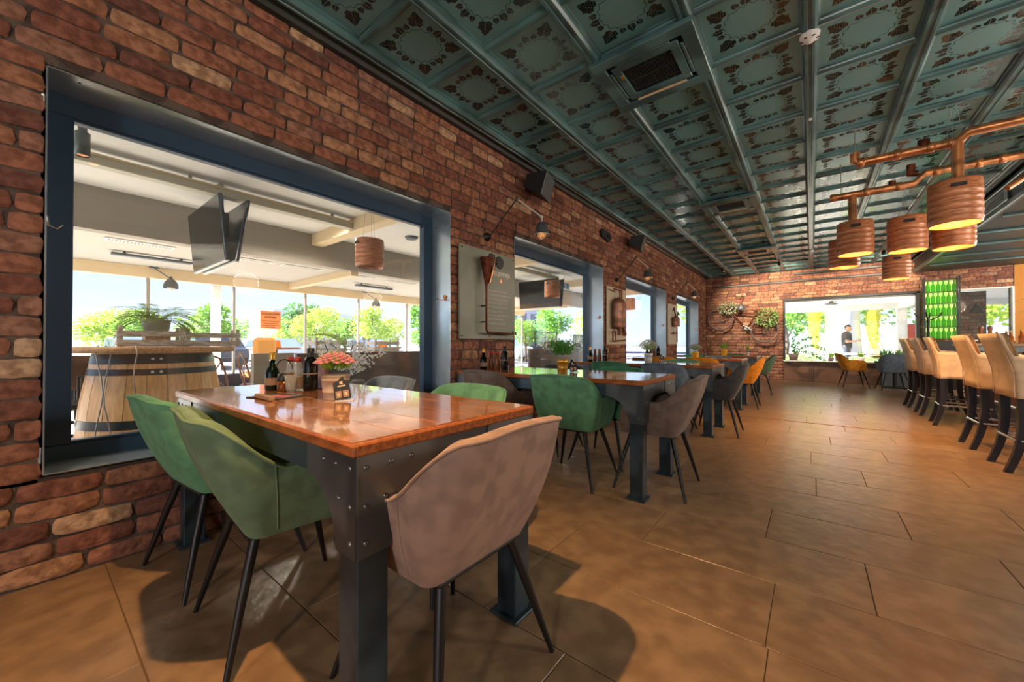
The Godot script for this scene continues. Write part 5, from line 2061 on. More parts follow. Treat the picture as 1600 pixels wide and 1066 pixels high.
func build_tabletop_things() -> void:
	# nearest table
	potted("ribbed cream pot of pink flowers on the nearest table", Vector3(0.98, TOP, -0.84), M.pot, M.leaf_light, 0.058, 0.105, 0.072, 0.082, 170, M.petal_pink)
	card("black two eyed tag card leaning on the pink flower pot", Vector3(1.065, TOP, -0.83), 0.95)
	condiments(Vector3(0.40, TOP, -0.82), "on the nearest table", "bottles on the nearest table", true)
	var pad := thing("menu_folder", "dark paper menu lying open on the nearest table", "menu", Vector3(0.70, TOP, -0.71), 0.35)
	var st := S()
	box(st, Vector3(0, 0.0025, 0), Vector3(0.20, 0.004, 0.14), 0.001)
	obj("sheet", st, mat(Color(0.20, 0.17, 0.16), 0.5), pad)
	st = S()
	box(st, Vector3(0.03, 0.0052, 0.01), Vector3(0.10, 0.0012, 0.05), 0.0004)
	obj("print", st, mat(Color(0.72, 0.30, 0.26), 0.5), pad)
	st = S()
	box(st, Vector3(0.76, TOP + 0.012, -0.64), Vector3(0.17, 0.018, 0.022), 0.003, Transform3D.IDENTITY)
	solo("cutlery_sleeve", st, M.kraft, "narrow folded paper cutlery sleeve on the nearest table", "cutlery sleeve")
	# second table
	potted("bushy green plant in a gold pot on the second table", Vector3(0.93, TOP, -2.86), M.gold, M.leaf_green, 0.05, 0.11, 0.12, 0.16, 620)
	card("black tag card beside the gold plant pot", Vector3(1.02, TOP, -2.90), 0.7)
	condiments(Vector3(0.14, TOP, -2.74), "on the second table", "bottles on the second table", false)
	# third table
	potted("white flowering plant in a zinc pot on the third table", Vector3(0.95, TOP, -5.0), M.zinc, M.leaf_pale, 0.055, 0.12, 0.11, 0.15, 260, M.petal_white)
	card("black tag card beside the zinc flower pot", Vector3(1.12, TOP, -5.05), 0.7)
	condiments(Vector3(0.16, TOP, -4.95), "on the third table", "bottles on the third table", false)
	# fourth and fifth tables
	potted("yellow pot of pale flowers on the fourth table, nearer one", Vector3(1.05, TOP, -7.1), M.yellow_pot, M.leaf_pale, 0.06, 0.11, 0.10, 0.11, 180, M.petal_white)
	potted("yellow pot of light green sprigs on the fourth table, farther one", Vector3(1.15, TOP, -8.95 - 0.25), M.yellow_pot, M.leaf_light, 0.06, 0.12, 0.10, 0.13, 200)
	potted("small pale green sprig in a glass on the farthest table", Vector3(1.55, TOP, -9.5), M.white, M.leaf_light, 0.03, 0.07, 0.05, 0.14, 70)
	card("black tag card beside the yellow pot", Vector3(1.2, TOP, -7.2), 0.7)
	condiments(Vector3(0.2, TOP, -7.2), "on the fourth table", "bottles on the fourth table", false)

# ---------------------------------------------------------------- glazed terrace behind the window wall
const FRONT := -7.4

func build_terrace() -> void:
	var f := shell("floor_terrace")
	var st := S()
	box(st, Vector3(-4.0, -0.06, -4.3), Vector3(7.3, 0.1, 18.6))
	obj("screed", st, M.screed, f)
	var c := shell("ceiling_terrace")
	st = S()
	box(st, Vector3(-2.35, 3.1, -4.3), Vector3(4.1, 0.2, 18.6))
	obj("upper_ceiling", st, M.white, c)
	st = S()
	box(st, Vector3(-4.5, 2.74, -4.3), Vector3(0.2, 0.56, 18.6))
	obj("fascia", st, M.fascia, c)
	st = S()
	box(st, Vector3(-6.2, 2.66, -4.3), Vector3(3.4, 0.3, 18.6))
	obj("lower_ceiling", st, M.soft_white, c)
	# cream front beam
	st = S()
	box(st, Vector3(FRONT, 2.405, -4.3), Vector3(0.16, 0.21, 18.6), 0.006)
	obj("front_beam", st, M.cream, c)
	for z in [-3.25, -6.9, -10.5, -13.4]:
		st = S()
		box(st, Vector3(-2.4, 2.90, z), Vector3(4.1, 0.2, 0.2), 0.006)
		obj("cross_beam", st, M.cream, c)
	for z in [-4.0, -8.1, -12.2]:
		st = S()
		box(st, Vector3(-5.9, 2.44, z), Vector3(2.9, 0.14, 0.16), 0.006)
		obj("cross_beam", st, M.cream, c)
	# glass front: slim mullions, white columns, panes
	var g := shell("window_9")
	var zs := [1.6, 0.35, -0.2, -1.45, -2.84, -4.35, -5.78, -7.4, -9.0, -10.6, -12.1, -13.5]
	for z in zs:
		st = S()
		box(st, Vector3(FRONT, 1.15, z), Vector3(0.05, 2.3, 0.045), 0.004)
		obj("mullion", st, M.fascia, g)
	for z in [-2.58, -7.62, -8.4]:
		st = S()
		box(st, Vector3(FRONT - 0.25, 1.2, z), Vector3(0.14, 2.4, 0.16), 0.006)
		obj("column", st, M.white, g)
	st = S()
	box(st, Vector3(FRONT, 0.04, -6.0), Vector3(0.08, 0.08, 15.2), 0.004)
	obj("bottom_rail", st, M.fascia, g)
	for k in zs.size() - 1:
		st = S()
		box(st, Vector3(FRONT, 1.19, (zs[k] + zs[k + 1]) / 2), Vector3(0.008, 2.2, zs[k] - zs[k + 1] - 0.05))
		obj("pane", st, M.glass, g)
	# ceiling grilles and radiant heaters
	var k := 0
	for q in [[-5.1, -1.04], [-5.1, -2.38], [-5.1, -3.28], [-5.1, -4.4], [-5.1, -5.54]]:
		var t := thing("ceiling_grille", ["white slotted ceiling grille left of the terrace television", "white slotted ceiling grille right beside the terrace television", "second white slotted ceiling grille right of the terrace television", "white slotted ceiling grille near the terrace keg lamp", "white slotted ceiling grille at the right end of terrace ceiling"][k], "grille", Vector3(q[0], 2.507, q[1]), 0, "slotted terrace grilles")
		k += 1
		st = S()
		box(st, Vector3(0, -0.006, 0), Vector3(0.22, 0.012, 0.75), 0.003)
		obj("plate", st, M.white_metal, t)
		st = S()
		for s in 18:
			box(st, Vector3(0, -0.0135, -0.32 + 0.038 * s), Vector3(0.12, 0.003, 0.02), 0)
		obj("slots", st, M.fascia, t)
	for q in [[-6.0, -1.32, "long dark radiant heater on the terrace ceiling, left"], [-6.0, -5.4, "long dark radiant heater on the terrace ceiling, right"], [-6.1, -10.5, "long dark radiant heater on terrace ceiling beyond second window"]]:
		var t := thing("radiant_heater", q[2], "heater", Vector3(q[0], 2.505, q[1]), 0, "terrace heaters")
		st = S()
		box(st, Vector3(0, -0.05, 0), Vector3(0.12, 0.04, 1.0), 0.006)
		obj("body", st, M.lamp_gray, t)
		st = S()
		for s in [-0.35, 0.35]:
			box(st, Vector3(0, -0.02, s), Vector3(0.03, 0.04, 0.03), 0)
		obj("bracket", st, M.black, t)
	# cable tray under the upper ceiling
	for q in [[0.8, -3.15, "cream cable tray on the terrace ceiling carrying the near television"], [-4.6, -9.3, "cream cable tray on the terrace ceiling beyond second window"]]:
		var t := thing("cable_tray", q[2], "cable tray", Vector3(-3.06, 0, 0), 0, "terrace cable trays")
		st = S()
		box(st, Vector3(0, 2.88, (q[0] + q[1]) / 2), Vector3(0.13, 0.10, q[0] - q[1]), 0.006)
		obj("tray", st, M.tray, t)
		st = S()
		box(st, Vector3(0.075, 2.925, (q[0] + q[1]) / 2), Vector3(0.02, 0.02, q[0] - q[1]), 0.003)
		box(st, Vector3(-0.075, 2.925, (q[0] + q[1]) / 2), Vector3(0.02, 0.02, q[0] - q[1]), 0.003)
		obj("flange", st, M.cream, t)
		st = S()
		for s in 3:
			box(st, Vector3(0, 2.965, lerpf(q[0] - 0.3, q[1] + 0.3, s / 2.0)), Vector3(0.03, 0.09, 0.03), 0)
		obj("hanger", st, M.tray, t)
	television_pair("twin back to back televisions hanging over the near terrace", Vector3(-3.42, 2.40, -1.42))
	television_pair("large television seen through the second window", Vector3(-3.42, 2.44, -8.92))
	# tube light, two unseen ones added as fill; emergency lamp, dome sensor, spot
	for q in [[Vector3(-3.28, 2.92, -2.75), "short lit tube light under the terrace cable tray"], [Vector3(-2.2, 2.92, 0.9), "unseen fill tube added to the terrace ceiling, left of the window"], [Vector3(-3.28, 2.92, -6.2), "unseen fill tube added to the terrace ceiling between the windows"]]:
		var tl := thing("tube_light", q[1], "lamp", q[0], 0, "terrace tube lights")
		st = S()
		box(st, Vector3(0, 0.04, 0), Vector3(0.07, 0.05, 0.64), 0.01)
		obj("housing", st, M.white_metal, tl)
		st = S()
		tube(st, [Vector3(0, 0, -0.29), Vector3(0, 0, 0.29)], 0.016, 10)
		obj("tube", st, glow(Color(1.0, 0.95, 0.86), 1.6), tl)
		spot_light(tl, Vector3(0, -0.02, 0), Vector3(0, -1, 0), Color(1.0, 0.95, 0.86), 5.0, 80, 0.15, 0.3)
	st = S()
	lathe(st, [Vector2(0, -0.06), Vector2(0.09, -0.05), Vector2(0.12, -0.015), Vector2(0.12, 0.0), Vector2(0, 0)], 20)
	solo("ceiling_dome", st, M.lamp_gray, "small round dark dome on the terrace ceiling near window edge", "sensor", Vector3(-3.15, 3.0, -4.37))
	var sp := thing("cylinder_spot", "gray cylinder ceiling spot at the window's upper left corner", "spotlight", Vector3(-2.55, 2.87, -0.31))
	st = S()
	lathe(st, [Vector2(0.045, -0.14), Vector2(0.05, -0.14), Vector2(0.05, 0.07), Vector2(0, 0.07)], 20)
	obj("can", st, M.lamp_gray, sp)
	st = S()
	lathe(st, [Vector2(0, -0.12), Vector2(0.043, -0.132)], 20)
	obj("lens", st, M.copper, sp)
	st = S()
	rod(st, Vector3(0, 0.07, 0), Vector3(0, 0.13, 0), 0.03, 8)
	obj("stem", st, M.lamp_gray, sp)
	keg_lamp("terrace keg lamp hanging unlit behind the near window", Vector3(-1.55, 1.95, -2.55), 0.0, 0.165, 0.33, false, 3.0, "terrace keg lamps")
	keg_lamp("terrace keg lamp hanging unlit behind the second window", Vector3(-1.6, 2.0, -6.73), 0.0, 0.165, 0.33, false, 3.0, "terrace keg lamps")
	keg_lamp("terrace keg lamp hanging unlit behind the third window", Vector3(-1.6, 2.05, -11.0), 0.0, 0.165, 0.33, false, 3.0, "terrace keg lamps")
	for q in [[-1.62, "bell lamp on the terrace front beam, left"], [-6.0, "bell lamp on the terrace front beam, right"]]:
		var t := thing("beam_lamp", q[1], "lamp", Vector3(FRONT + 0.1, 2.5, q[0]), 0, "bell lamps on the terrace beam")
		st = S()
		box(st, Vector3(0.02, -0.0, 0.1), Vector3(0.08, 0.03, 0.14), 0.006)
		obj("plate", st, M.lamp_gray, t)
		st = S()
		rod(st, Vector3(0.03, -0.01, 0.1), Vector3(0.27, -0.22, -0.1), 0.01, 8)
		obj("arm", st, M.lamp_gray, t)
		st = S()
		lathe(st, [Vector2(0.115, -0.13), Vector2(0.11, -0.06), Vector2(0.09, -0.01), Vector2(0.05, 0.04), Vector2(0.025, 0.05), Vector2(0.025, 0.09), Vector2(0, 0.10)], 20, Transform3D(Basis.IDENTITY, Vector3(0.27, -0.27, -0.1)))
		obj("shade", st, M.lamp_gray, t)
		st = S()
		ball(st, Vector3(0.27, -0.39, -0.1), Vector3(0.06, 0.06, 0.06), 10)
		obj("bulb", st, M.white, t)
	# barrel table with crates and fern
	barrel_table(Vector3(-2.0, 0, -0.73))
	var block := S()
	box(block, Vector3(-1.82, 1.065, -0.70), Vector3(0.16, 0.084, 0.16), 0.004)
	solo("wooden_block", block, M.board, "wooden block inside the crate under the fern bucket", "block")
	crate("gray slatted crate on the barrel holding the zinc fern pot", Vector3(-1.82, 1.01, -0.665), 0.41, 0.27, 0.15, -0.06 + PI / 2)
	crate("gray slatted crate on the barrel's right side", Vector3(-1.84, 1.01, -1.085), 0.40, 0.26, 0.14, -0.06 + PI / 2)
	fern("spreading fern in a zinc bucket on the barrel", Vector3(-1.82, 1.108, -0.70), M.zinc, 0.095, 0.13, 46, 0.34, M.fern_green)
	cables()
	# partitions and the furniture beyond them
	partition("brown lacquered partition to the right on the terrace", Vector3(-2.6, 0, -4.3), 4.3, 0.9)
	var bb := thing("bench_back", "brown lacquered bench back on legs, left of the barrel", "bench", Vector3(-3.5, 0, -0.35))
	st = S()
	box(st, Vector3(0, 0.73, 0), Vector3(0.06, 0.36, 1.9), 0.006)
	obj("panel", st, M.brown_panel, bb)
	for z in [-0.9, 0.0, 0.9]:
		st = S()
		box(st, Vector3(0, 0.275, z), Vector3(0.05, 0.55, 0.05), 0.004)
		obj("leg", st, M.black, bb)
	partition("brown lacquered partition seen through the second window", Vector3(-2.6, 0, -9.6), 4.6, 0.9)
	st = S()
	prism(st, PackedVector2Array([Vector2(-0.22, 0), Vector2(0.26, 0), Vector2(0.22, 0.92), Vector2(-0.22, 0.92)]), -0.05, 0.05, Transform3D(Basis(Vector3.UP, PI / 2), Vector3(-2.58, 0, -1.88)))
	solo("partition_end", st, M.fascia, "pale gray end panel of the terrace partition", "panel")
	crate("pale slatted crate on the partition beside the blossom plant", Vector3(-2.6, 0.915, -2.56), 0.42, 0.24, 0.18, PI / 2)
	crate("pale slatted crate on the partition, right of the blossom plant", Vector3(-2.6, 0.915, -3.42), 0.42, 0.24, 0.18, PI / 2)
	blossom_plant(Vector3(-0.78, 0.14, -1.86))
	var r := RandomNumberGenerator.new()
	r.seed = 3
	# high tables beyond the partition with orange reserved cards
	for q in [[-5.7, -3.05, "round high table by the glass, left of the orange notice"], [-5.5, -5.3, "round high table by the glass, right of the blossoms"]]:
		var t := thing("high_table", q[2], "table", Vector3(q[0], 0, q[1]), 0, "round terrace tables")
		st = S()
		lathe(st, [Vector2(0, 0.93), Vector2(0.44, 0.93), Vector2(0.45, 0.94), Vector2(0.45, 0.965), Vector2(0, 0.965)], 28)
		obj("table_top", st, M.mid_wood, t)
		st = S()
		rod(st, Vector3(0, 0.02, 0), Vector3(0, 0.93, 0), 0.04, 10)
		lathe(st, [Vector2(0, 0), Vector2(0.26, 0), Vector2(0.26, 0.02), Vector2(0, 0.03)], 20)
		obj("pedestal", st, M.black, t)
		st = S()
		prism(st, PackedVector2Array([Vector2(-0.05, 0), Vector2(0.05, 0), Vector2(0.0, 0.14)]), -0.10, 0.10, Transform3D(Basis(Vector3.UP, 0.1), Vector3(q[0] + 0.1, 0.965, q[1] + 0.05)))
		solo("reserved_card", st, M.orange, "folded orange card on " + q[2].substr(0, 16) + (" left of the notice" if q[1] > -4 else " beyond the blossoms"), "card")
	# tan armchair
	var ac := thing("tan_chair", "tan rounded armchair back by the terrace glass", "chair", Vector3(-4.64, 0, -2.5))
	st = S()
	box(st, Vector3(0, 0.83, 0), Vector3(0.12, 0.62, 0.34), 0.05)
	obj("backrest", st, M.tan_cloth, ac)
	st = S()
	box(st, Vector3(-0.25, 0.52, 0), Vector3(0.46, 0.1, 0.40), 0.03)
	obj("seat", st, M.tan_cloth, ac)
	for sx in [-0.44, -0.04]:
		for sz in [-0.17, 0.17]:
			st = S()
			rod(st, Vector3(sx, 0, sz), Vector3(sx, 0.48, sz), 0.018, 8)
			obj("leg", st, M.black, ac)
	# bistro chairs with bent backs
	bistro_chair("bentwood bistro chair behind the barrel's right edge", Vector3(-3.3, 0, -1.55), 2.0)
	bistro_chair("bentwood bistro chair right of its twin by the glass", Vector3(-3.6, 0, -2.05), 2.6)
	# dark stools at far left under the partition
	for q in [[-2.85, -0.14, "black slatted chair left of the barrel, in front"], [-2.95, -0.66, "black slatted chair close beside the barrel"]]:
		var t := thing("slatted_chair", q[2], "chair", Vector3(q[0], 0, q[1]), 0, "black slatted terrace chairs")
		for x in [-0.2, 0.2]:
			for z in [-0.2, 0.2]:
				st = S()
				box(st, Vector3(x, 0.36, z), Vector3(0.045, 0.72, 0.045), 0.004)
				obj("leg", st, M.black, t)
		for y in [0.2, 0.32]:
			st = S()
			box(st, Vector3(0, y, 0.2), Vector3(0.4, 0.03, 0.03), 0.003)
			box(st, Vector3(0.2, y, 0), Vector3(0.03, 0.03, 0.4), 0.003)
			obj("stretcher", st, M.black, t)
		st = S()
		box(st, Vector3(0, 0.46, 0), Vector3(0.44, 0.05, 0.44), 0.01)
		obj("seat", st, M.black, t)
	# low dark planter sills along the glass
	for q in [[0.2, "dark low planter ledge along the terrace glass, left part"], [-3.6, "dark low planter ledge along the terrace glass, middle part"], [-7.4, "dark low planter ledge along the terrace glass, right part"]]:
		st = S()
		box(st, Vector3(FRONT + 0.25, 0.2, q[0]), Vector3(0.3, 0.4, 3.4), 0.01)
		solo("planter_ledge", st, M.navy, q[1], "planter", Vector3.ZERO, Vector3.ZERO, "dark planter ledges")
	# orange notice taped to the glass
	var n := thing("paper_notice", "orange paper notice with dark text on the terrace glass", "notice", Vector3(FRONT + 0.02, 1.60, -3.56))
	st = S()
	box(st, Vector3.ZERO, Vector3(0.003, 0.42, 0.44))
	obj("sheet", st, mat(Color(0.98, 0.60, 0.36), 0.8), n)
	var ink := mat(Color(0.35, 0.12, 0.06), 0.8)
	var tx := put("heading", text_mesh("DOZVOLJENO", 0.062), ink, n)
	tx.transform = Transform3D(Basis(Vector3.UP, PI / 2), Vector3(0.003, 0.14, 0))
	tx = put("heading", text_mesh("PUŠENJE", 0.062), ink, n)
	tx.transform = Transform3D(Basis(Vector3.UP, PI / 2), Vector3(0.003, 0.06, 0))
	st = S()
	for q in [[-0.03, 0.36], [-0.08, 0.30], [-0.13, 0.34], [-0.17, 0.22]]:
		box(st, Vector3(0.002, q[0], 0), Vector3(0.001, 0.014, q[1]), 0)
	obj("small_print", st, mat(Color(0.75, 0.36, 0.18), 0.8), n)
	# exit sign behind the second window
	st = S()
	box(st, Vector3(-3.0, 2.72, -9.6), Vector3(0.03, 0.2, 0.62), 0.004)
	box(st, Vector3(-3.0, 2.91, -9.6), Vector3(0.02, 0.19, 0.02), 0)
	var ex := solo("exit_sign", st, M.white, "white and blue emergency exit sign behind second window", "sign")
	st = S()
	box(st, Vector3(-2.984, 2.72, -9.5), Vector3(0.004, 0.15, 0.28), 0)
	box(st, Vector3(-2.984, 2.72, -9.78), Vector3(0.004, 0.15, 0.14), 0)
	obj("blue_field", st, mat(Color(0.05, 0.50, 0.72), 0.5), ex)
	st = S()
	prism(st, PackedVector2Array([Vector2(-0.05, -0.012), Vector2(0.01, -0.012), Vector2(0.01, -0.035), Vector2(0.05, 0), Vector2(0.01, 0.035), Vector2(0.01, 0.012), Vector2(-0.05, 0.012)]), 0, 0.003, Transform3D(Basis(Vector3.UP, PI / 2), Vector3(-2.982, 2.72, -9.5)))
	obj("arrow", st, M.white, ex)
	# steel shelf and dark banner standing beyond the second window
	var sh := thing("steel_shelf", "black steel shelf unit seen through the second window", "shelf", Vector3(-5.3, 0, -12.2))
	st = S()
	for z in [-0.75, 0.0, 0.75]:
		box(st, Vector3(0, 0.75, z), Vector3(0.04, 1.5, 0.04), 0)
	obj("post", st, M.black, sh)
	for y in [0.5, 0.75, 1.0, 1.25, 1.48]:
		st = S()
		box(st, Vector3(0, y, 0), Vector3(0.3, 0.03, 1.5), 0.003)
		obj("board", st, M.black, sh)
	st = S()
	var bn := S()
	box(bn, Vector3(-4.4, 0.7, -13.1), Vector3(0.04, 1.4, 0.8), 0.004)
	var ban := solo("advert_banner", bn, M.car_dark, "dark banner with a white crown and wordmark", "banner")
	st = S()
	for q in 5:
		box(st, Vector3(-4.376, 1.02, -13.36 + 0.13 * q), Vector3(0.004, 0.14 + 0.02 * (q % 2), 0.085), 0)
	prism(st, PackedVector2Array([Vector2(-0.14, 0), Vector2(0.14, 0), Vector2(0.18, 0.16), Vector2(0.07, 0.08), Vector2(0, 0.2), Vector2(-0.07, 0.08), Vector2(-0.18, 0.16)]), 0, 0.004, Transform3D(Basis(Vector3.UP, PI / 2), Vector3(-4.38, 1.15, -13.1)))
	obj("print", st, M.white, ban)
	# plants on the terrace by the second to fourth windows
	for q in [[Vector3(-1.4, 0.9, -6.4), "leafy terrace plant behind the second window"], [Vector3(-1.5, 0.9, -5.5), "small terrace flower pot behind the second window"]]:
		pass
	flowers("terrace_plant", "white flowering plant on the ledge behind the second window", Vector3(-2.5, 1.10, -8.0), Vector3(0.22, 0.2, 0.3), 200, M.leaf_pale, M.petal_white)
	flowers("terrace_plant", "white flowering branch behind the third window", Vector3(-2.6, 1.10, -9.6), Vector3(0.18, 0.3, 0.2), 160, M.leaf_pale, M.petal_white)

func television_pair(label: String, at: Vector3) -> void:
	# two sets hung back to back across the terrace, both tipped down
	var t := thing("television", label, "television", at)
	for x in [0.26, 0.36]:
		var m := S()
		box(m, Vector3(x, 0.42, -0.05), Vector3(0.05, 0.36, 0.05), 0.004)
		obj("mount_post", m, M.tray, t)
	var st := S()
	box(st, Vector3(0.31, 0.10, -0.09), Vector3(0.16, 0.30, 0.08), 0.01)
	obj("bracket", st, M.black, t)
	for q in [[0.0, 0.09, 0.0], [PI, 0.15, -0.19]]:
		st = S()
		box(st, Vector3.ZERO, Vector3(1.35, 0.77, 0.04), 0.01)
		var o := obj("set", st, M.car_dark, t)
		o.transform = Transform3D(Basis(Vector3.UP, q[0]) * Basis(Vector3.RIGHT, q[1]), Vector3(0, 0, q[2]))
		st = S()
		box(st, Vector3(0, 0.006, 0.0215), Vector3(1.32, 0.74, 0.003), 0)
		obj("screen", st, M.black_gloss, o)
		st = S()
		box(st, Vector3(0, -0.389, 0.0), Vector3(1.35, 0.012, 0.044), 0.003)
		obj("lower_edge", st, M.white_metal, o)

func barrel_table(at: Vector3) -> void:
	var t := thing("barrel_table", "light oak barrel with round wooden top and black hoops", "barrel table", at)
	var H := 0.96
	# staves, bulging towards the floor
	var n := 22
	for k in n:
		var st := S()
		soft(st)
		var a0 := TAU * k / n + 0.004
		var a1 := TAU * (k + 1) / n - 0.004
		var rows := []
		for j in 11:
			var f := j / 10.0
			var r := 0.39 + 0.10 * sin(PI * clampf((1.0 - f) * 0.62, 0, 1)) 
			var row := []
			for m in 3:
				var a := lerpf(a0, a1, m / 2.0)
				row.append(Vector3(cos(a) * r, f * H, -sin(a) * r))
			rows.append(row)
		for j in 10:
			for m in 2:
				quad(st, rows[j][m], rows[j][m + 1], rows[j + 1][m + 1], rows[j + 1][m])
		hard(st)
		obj("stave", st, M.barrel_wood, t)
	var st := S()
	for q in [[0.03, 0.12], [0.36, 0.43], [0.78, 0.83], [0.87, 0.95]]:
		var ring := []
		for j in 5:
			var y: float = lerpf(q[0], q[1], j / 4.0)
			var r := 0.39 + 0.10 * sin(PI * clampf((1.0 - y / H) * 0.62, 0, 1)) + 0.004
			ring.append(Vector2(r, y))
		var h := S()
		lathe(h, ring, 44)
		var hoop := obj("hoop", h, mat(Color(0.10, 0.13, 0.14), 0.28, 0.6), t)
		h = S()
		for z in [0.02, -0.02]:
			var an: float = 0.15 + z * 3.0
			dome(h, Vector3(cos(an), 0, sin(an)) * (ring[2].x + 0.001) + Vector3(0, ring[2].y, 0), Vector3(cos(an), 0, sin(an)), 0.012, 7)
		obj("rivets", h, M.zinc, hoop)
	st = S()
	lathe(st, [Vector2(0, 0.96), Vector2(0.555, 0.96), Vector2(0.565, 0.968), Vector2(0.565, 1.0), Vector2(0.558, 1.008), Vector2(0, 1.008)], 48)
	obj("table_top", st, M.board, t)
	st = S()
	lathe(st, [Vector2(0.04, 0), Vector2(0.04, 0.006), Vector2(0, 0.008)], 16, Transform3D(turn_to(Vector3(0.97, 0.1, 0.15)), Vector3(0.468, 0.27, 0.07)))
	obj("bung", st, M.board, t)

func crate(label: String, at: Vector3, l: float, w: float, h: float, turn: float) -> void:
	var t := thing("slatted_crate", label, "crate", at, turn, "slatted crates on the terrace")
	for s in [-1, 1]:
		for k in 2:
			var st := S()
			box(st, Vector3(0, h * (0.22 + 0.5 * k), s * w / 2), Vector3(l, h * 0.30, 0.012), 0.002)
			obj("slat", st, M.crate, t)
			st = S()
			box(st, Vector3(s * l / 2, h * (0.22 + 0.5 * k), 0), Vector3(0.012, h * 0.30, w), 0.002)
			obj("slat", st, M.crate, t)
	for x in [-1, 1]:
		for z in [-1, 1]:
			var st := S()
			box(st, Vector3(x * (l / 2 - 0.018), h / 2 + 0.01, z * (w / 2 - 0.018)), Vector3(0.026, h + 0.02, 0.026), 0.002)
			obj("corner_post", st, M.crate, t)
	var st := S()
	box(st, Vector3(0, 0.008, 0), Vector3(l - 0.01, 0.012, w - 0.01), 0.002)
	obj("bottom", st, M.crate, t)

func fern(label: String, at: Vector3, pot_m: Material, r: float, h: float, n: int, reach: float, m: Material) -> void:
	var t := thing("fern", label, "potted plant", at)
	var st := S()
	lathe(st, [Vector2(0, 0), Vector2(r * 0.8, 0), Vector2(r, h), Vector2(r * 1.05, h), Vector2(r * 0.95, h - 0.01), Vector2(0, h - 0.015)], 20)
	obj("pot", st, pot_m, t)
	var f := S()
	for k in n:
		var a := rnd(0, TAU)
		var up := rnd(0.15, 1.0)
		var d := Vector3(cos(a), 0, sin(a))
		var len_ := reach * rnd(0.65, 1.0)
		var p := Vector3(0, h - 0.01, 0) + d * 0.02
		var dir := (d + Vector3.UP * up * 1.5).normalized()
		var steps := 14
		for s in steps:
			var q := p + dir * len_ / steps
			dir = (dir + Vector3(0, -0.085 - 0.06 * (1.0 - up), 0)).normalized()
			var side := dir.cross(Vector3.UP).normalized()
			var l := 0.075 * sin(PI * (s + 1.5) / (steps + 2)) + 0.01
			leaf(f, q, (side + dir * 0.5).normalized(), Vector3.UP, l, 0.014)
			leaf(f, q, (-side + dir * 0.5).normalized(), Vector3.UP, l, 0.014)
			leaf(f, p, dir, Vector3.UP, len_ / steps * 1.3, 0.004)
			p = q
	obj("fronds", f, m, t)

func blossom_plant(at: Vector3) -> void:
	var t := thing("blossom_plant", "tall plant of white blossoms with fern tips behind the window", "plant", at)
	var st := S()
	lathe(st, [Vector2(0, 0.3), Vector2(0.11, 0.3), Vector2(0.15, 0.55), Vector2(0, 0.54)], 18)
	obj("pot", st, M.clay, t)
	st = S()
	rod(st, Vector3(0, -0.14, 0), Vector3(0, 0.31, 0), 0.05, 10)
	obj("stand", st, M.black, t)
	var stems := S()
	var petals := S()
	for k in 12:
		var a := rnd(0, TAU)
		var p := Vector3(0, 0.5, 0)
		var d := Vector3(cos(a) * 0.3, 1.0, sin(a) * 0.3).normalized()
		var pts := [p]
		for s in 7:
			d = (d + rdir() * 0.28 + Vector3(cos(a), -0.12, sin(a)) * 0.12).normalized()
			p += d * rnd(0.055, 0.078)
			pts.append(p)
			if s > 1:
				for j in 5:
					var c := p + rdir() * 0.035
					for m in 4:
						leaf(petals, c, (rdir() + Vector3(0, 0.3, 0)).normalized(), rdir(), 0.026, 0.02)
		tube(stems, pts, 0.004, 5)
	obj("twigs", stems, M.dark_wood, t)
	obj("blossom", petals, M.petal_white, t)
	var f := S()
	for k in 5:
		var a := 1.4 + 0.55 * k
		var p := Vector3(0, 0.80, 0)
		var d := Vector3(cos(a) * 0.5, 1.4, sin(a) * 0.5).normalized()
		for s in 13:
			var q := p + d * 0.032
			d = (d + Vector3(cos(a) * 0.09, -0.10, sin(a) * 0.09)).normalized()
			var side := d.cross(Vector3.UP).normalized()
			for w in [-1, 1]:
				leaf(f, q, (side * w + d * 0.6).normalized(), Vector3.UP, 0.075 * sin(PI * (s + 2) / 16.0), 0.022)
			leaf(f, p, d, side, 0.04, 0.006)
			p = q
	obj("fronds", f, M.leaf_light, t)

func cables() -> void:
	var r := RandomNumberGenerator.new()
	r.seed = 4
	for q in [[Vector3(-1.45, 1.012, -0.527), 0.0, "pale cable hanging down the front of the barrel"], [Vector3(-1.65, 1.012, -0.347), 0.05, "gray cable hanging at the barrel top's left edge"], [Vector3(-1.60, 1.012, -0.385), -0.03, "second gray cable hanging beside the barrel's left edge"]]:
		var pts := []
		var p: Vector3 = q[0]
		pts.append(p + Vector3(-0.08, 0.0, 0))
		pts.append(p + Vector3(-0.02, 0.004, 0))
		for k in 9:
			pts.append(p + Vector3(0.05 + 0.006 * sin(k * 1.3), -0.05 - 0.10 * k, 0.02 * sin(k * 0.9 + q[1] * 40.0)))
		var st := S()
		tube(st, pts, 0.0045, 6)
		solo("cable", st, M.pot if q[1] == 0.0 else M.wire, q[2], "cable")

func partition(label: String, at: Vector3, length: float, h: float) -> void:
	var t := thing("partition", label, "partition", at, 0, "low terrace partitions")
	var n := int(ceil(length / 1.2))
	for k in n:
		var st := S()
		box(st, Vector3(0, h / 2, length / 2 - length / n * (k + 0.5)), Vector3(0.06, h, length / n - 0.004), 0.003)
		obj("panel", st, M.brown_panel, t)
	var st := S()
	box(st, Vector3(0, h + 0.006, 0), Vector3(0.1, 0.014, length), 0.003)
	obj("cap_rail", st, M.copper_dark, t)

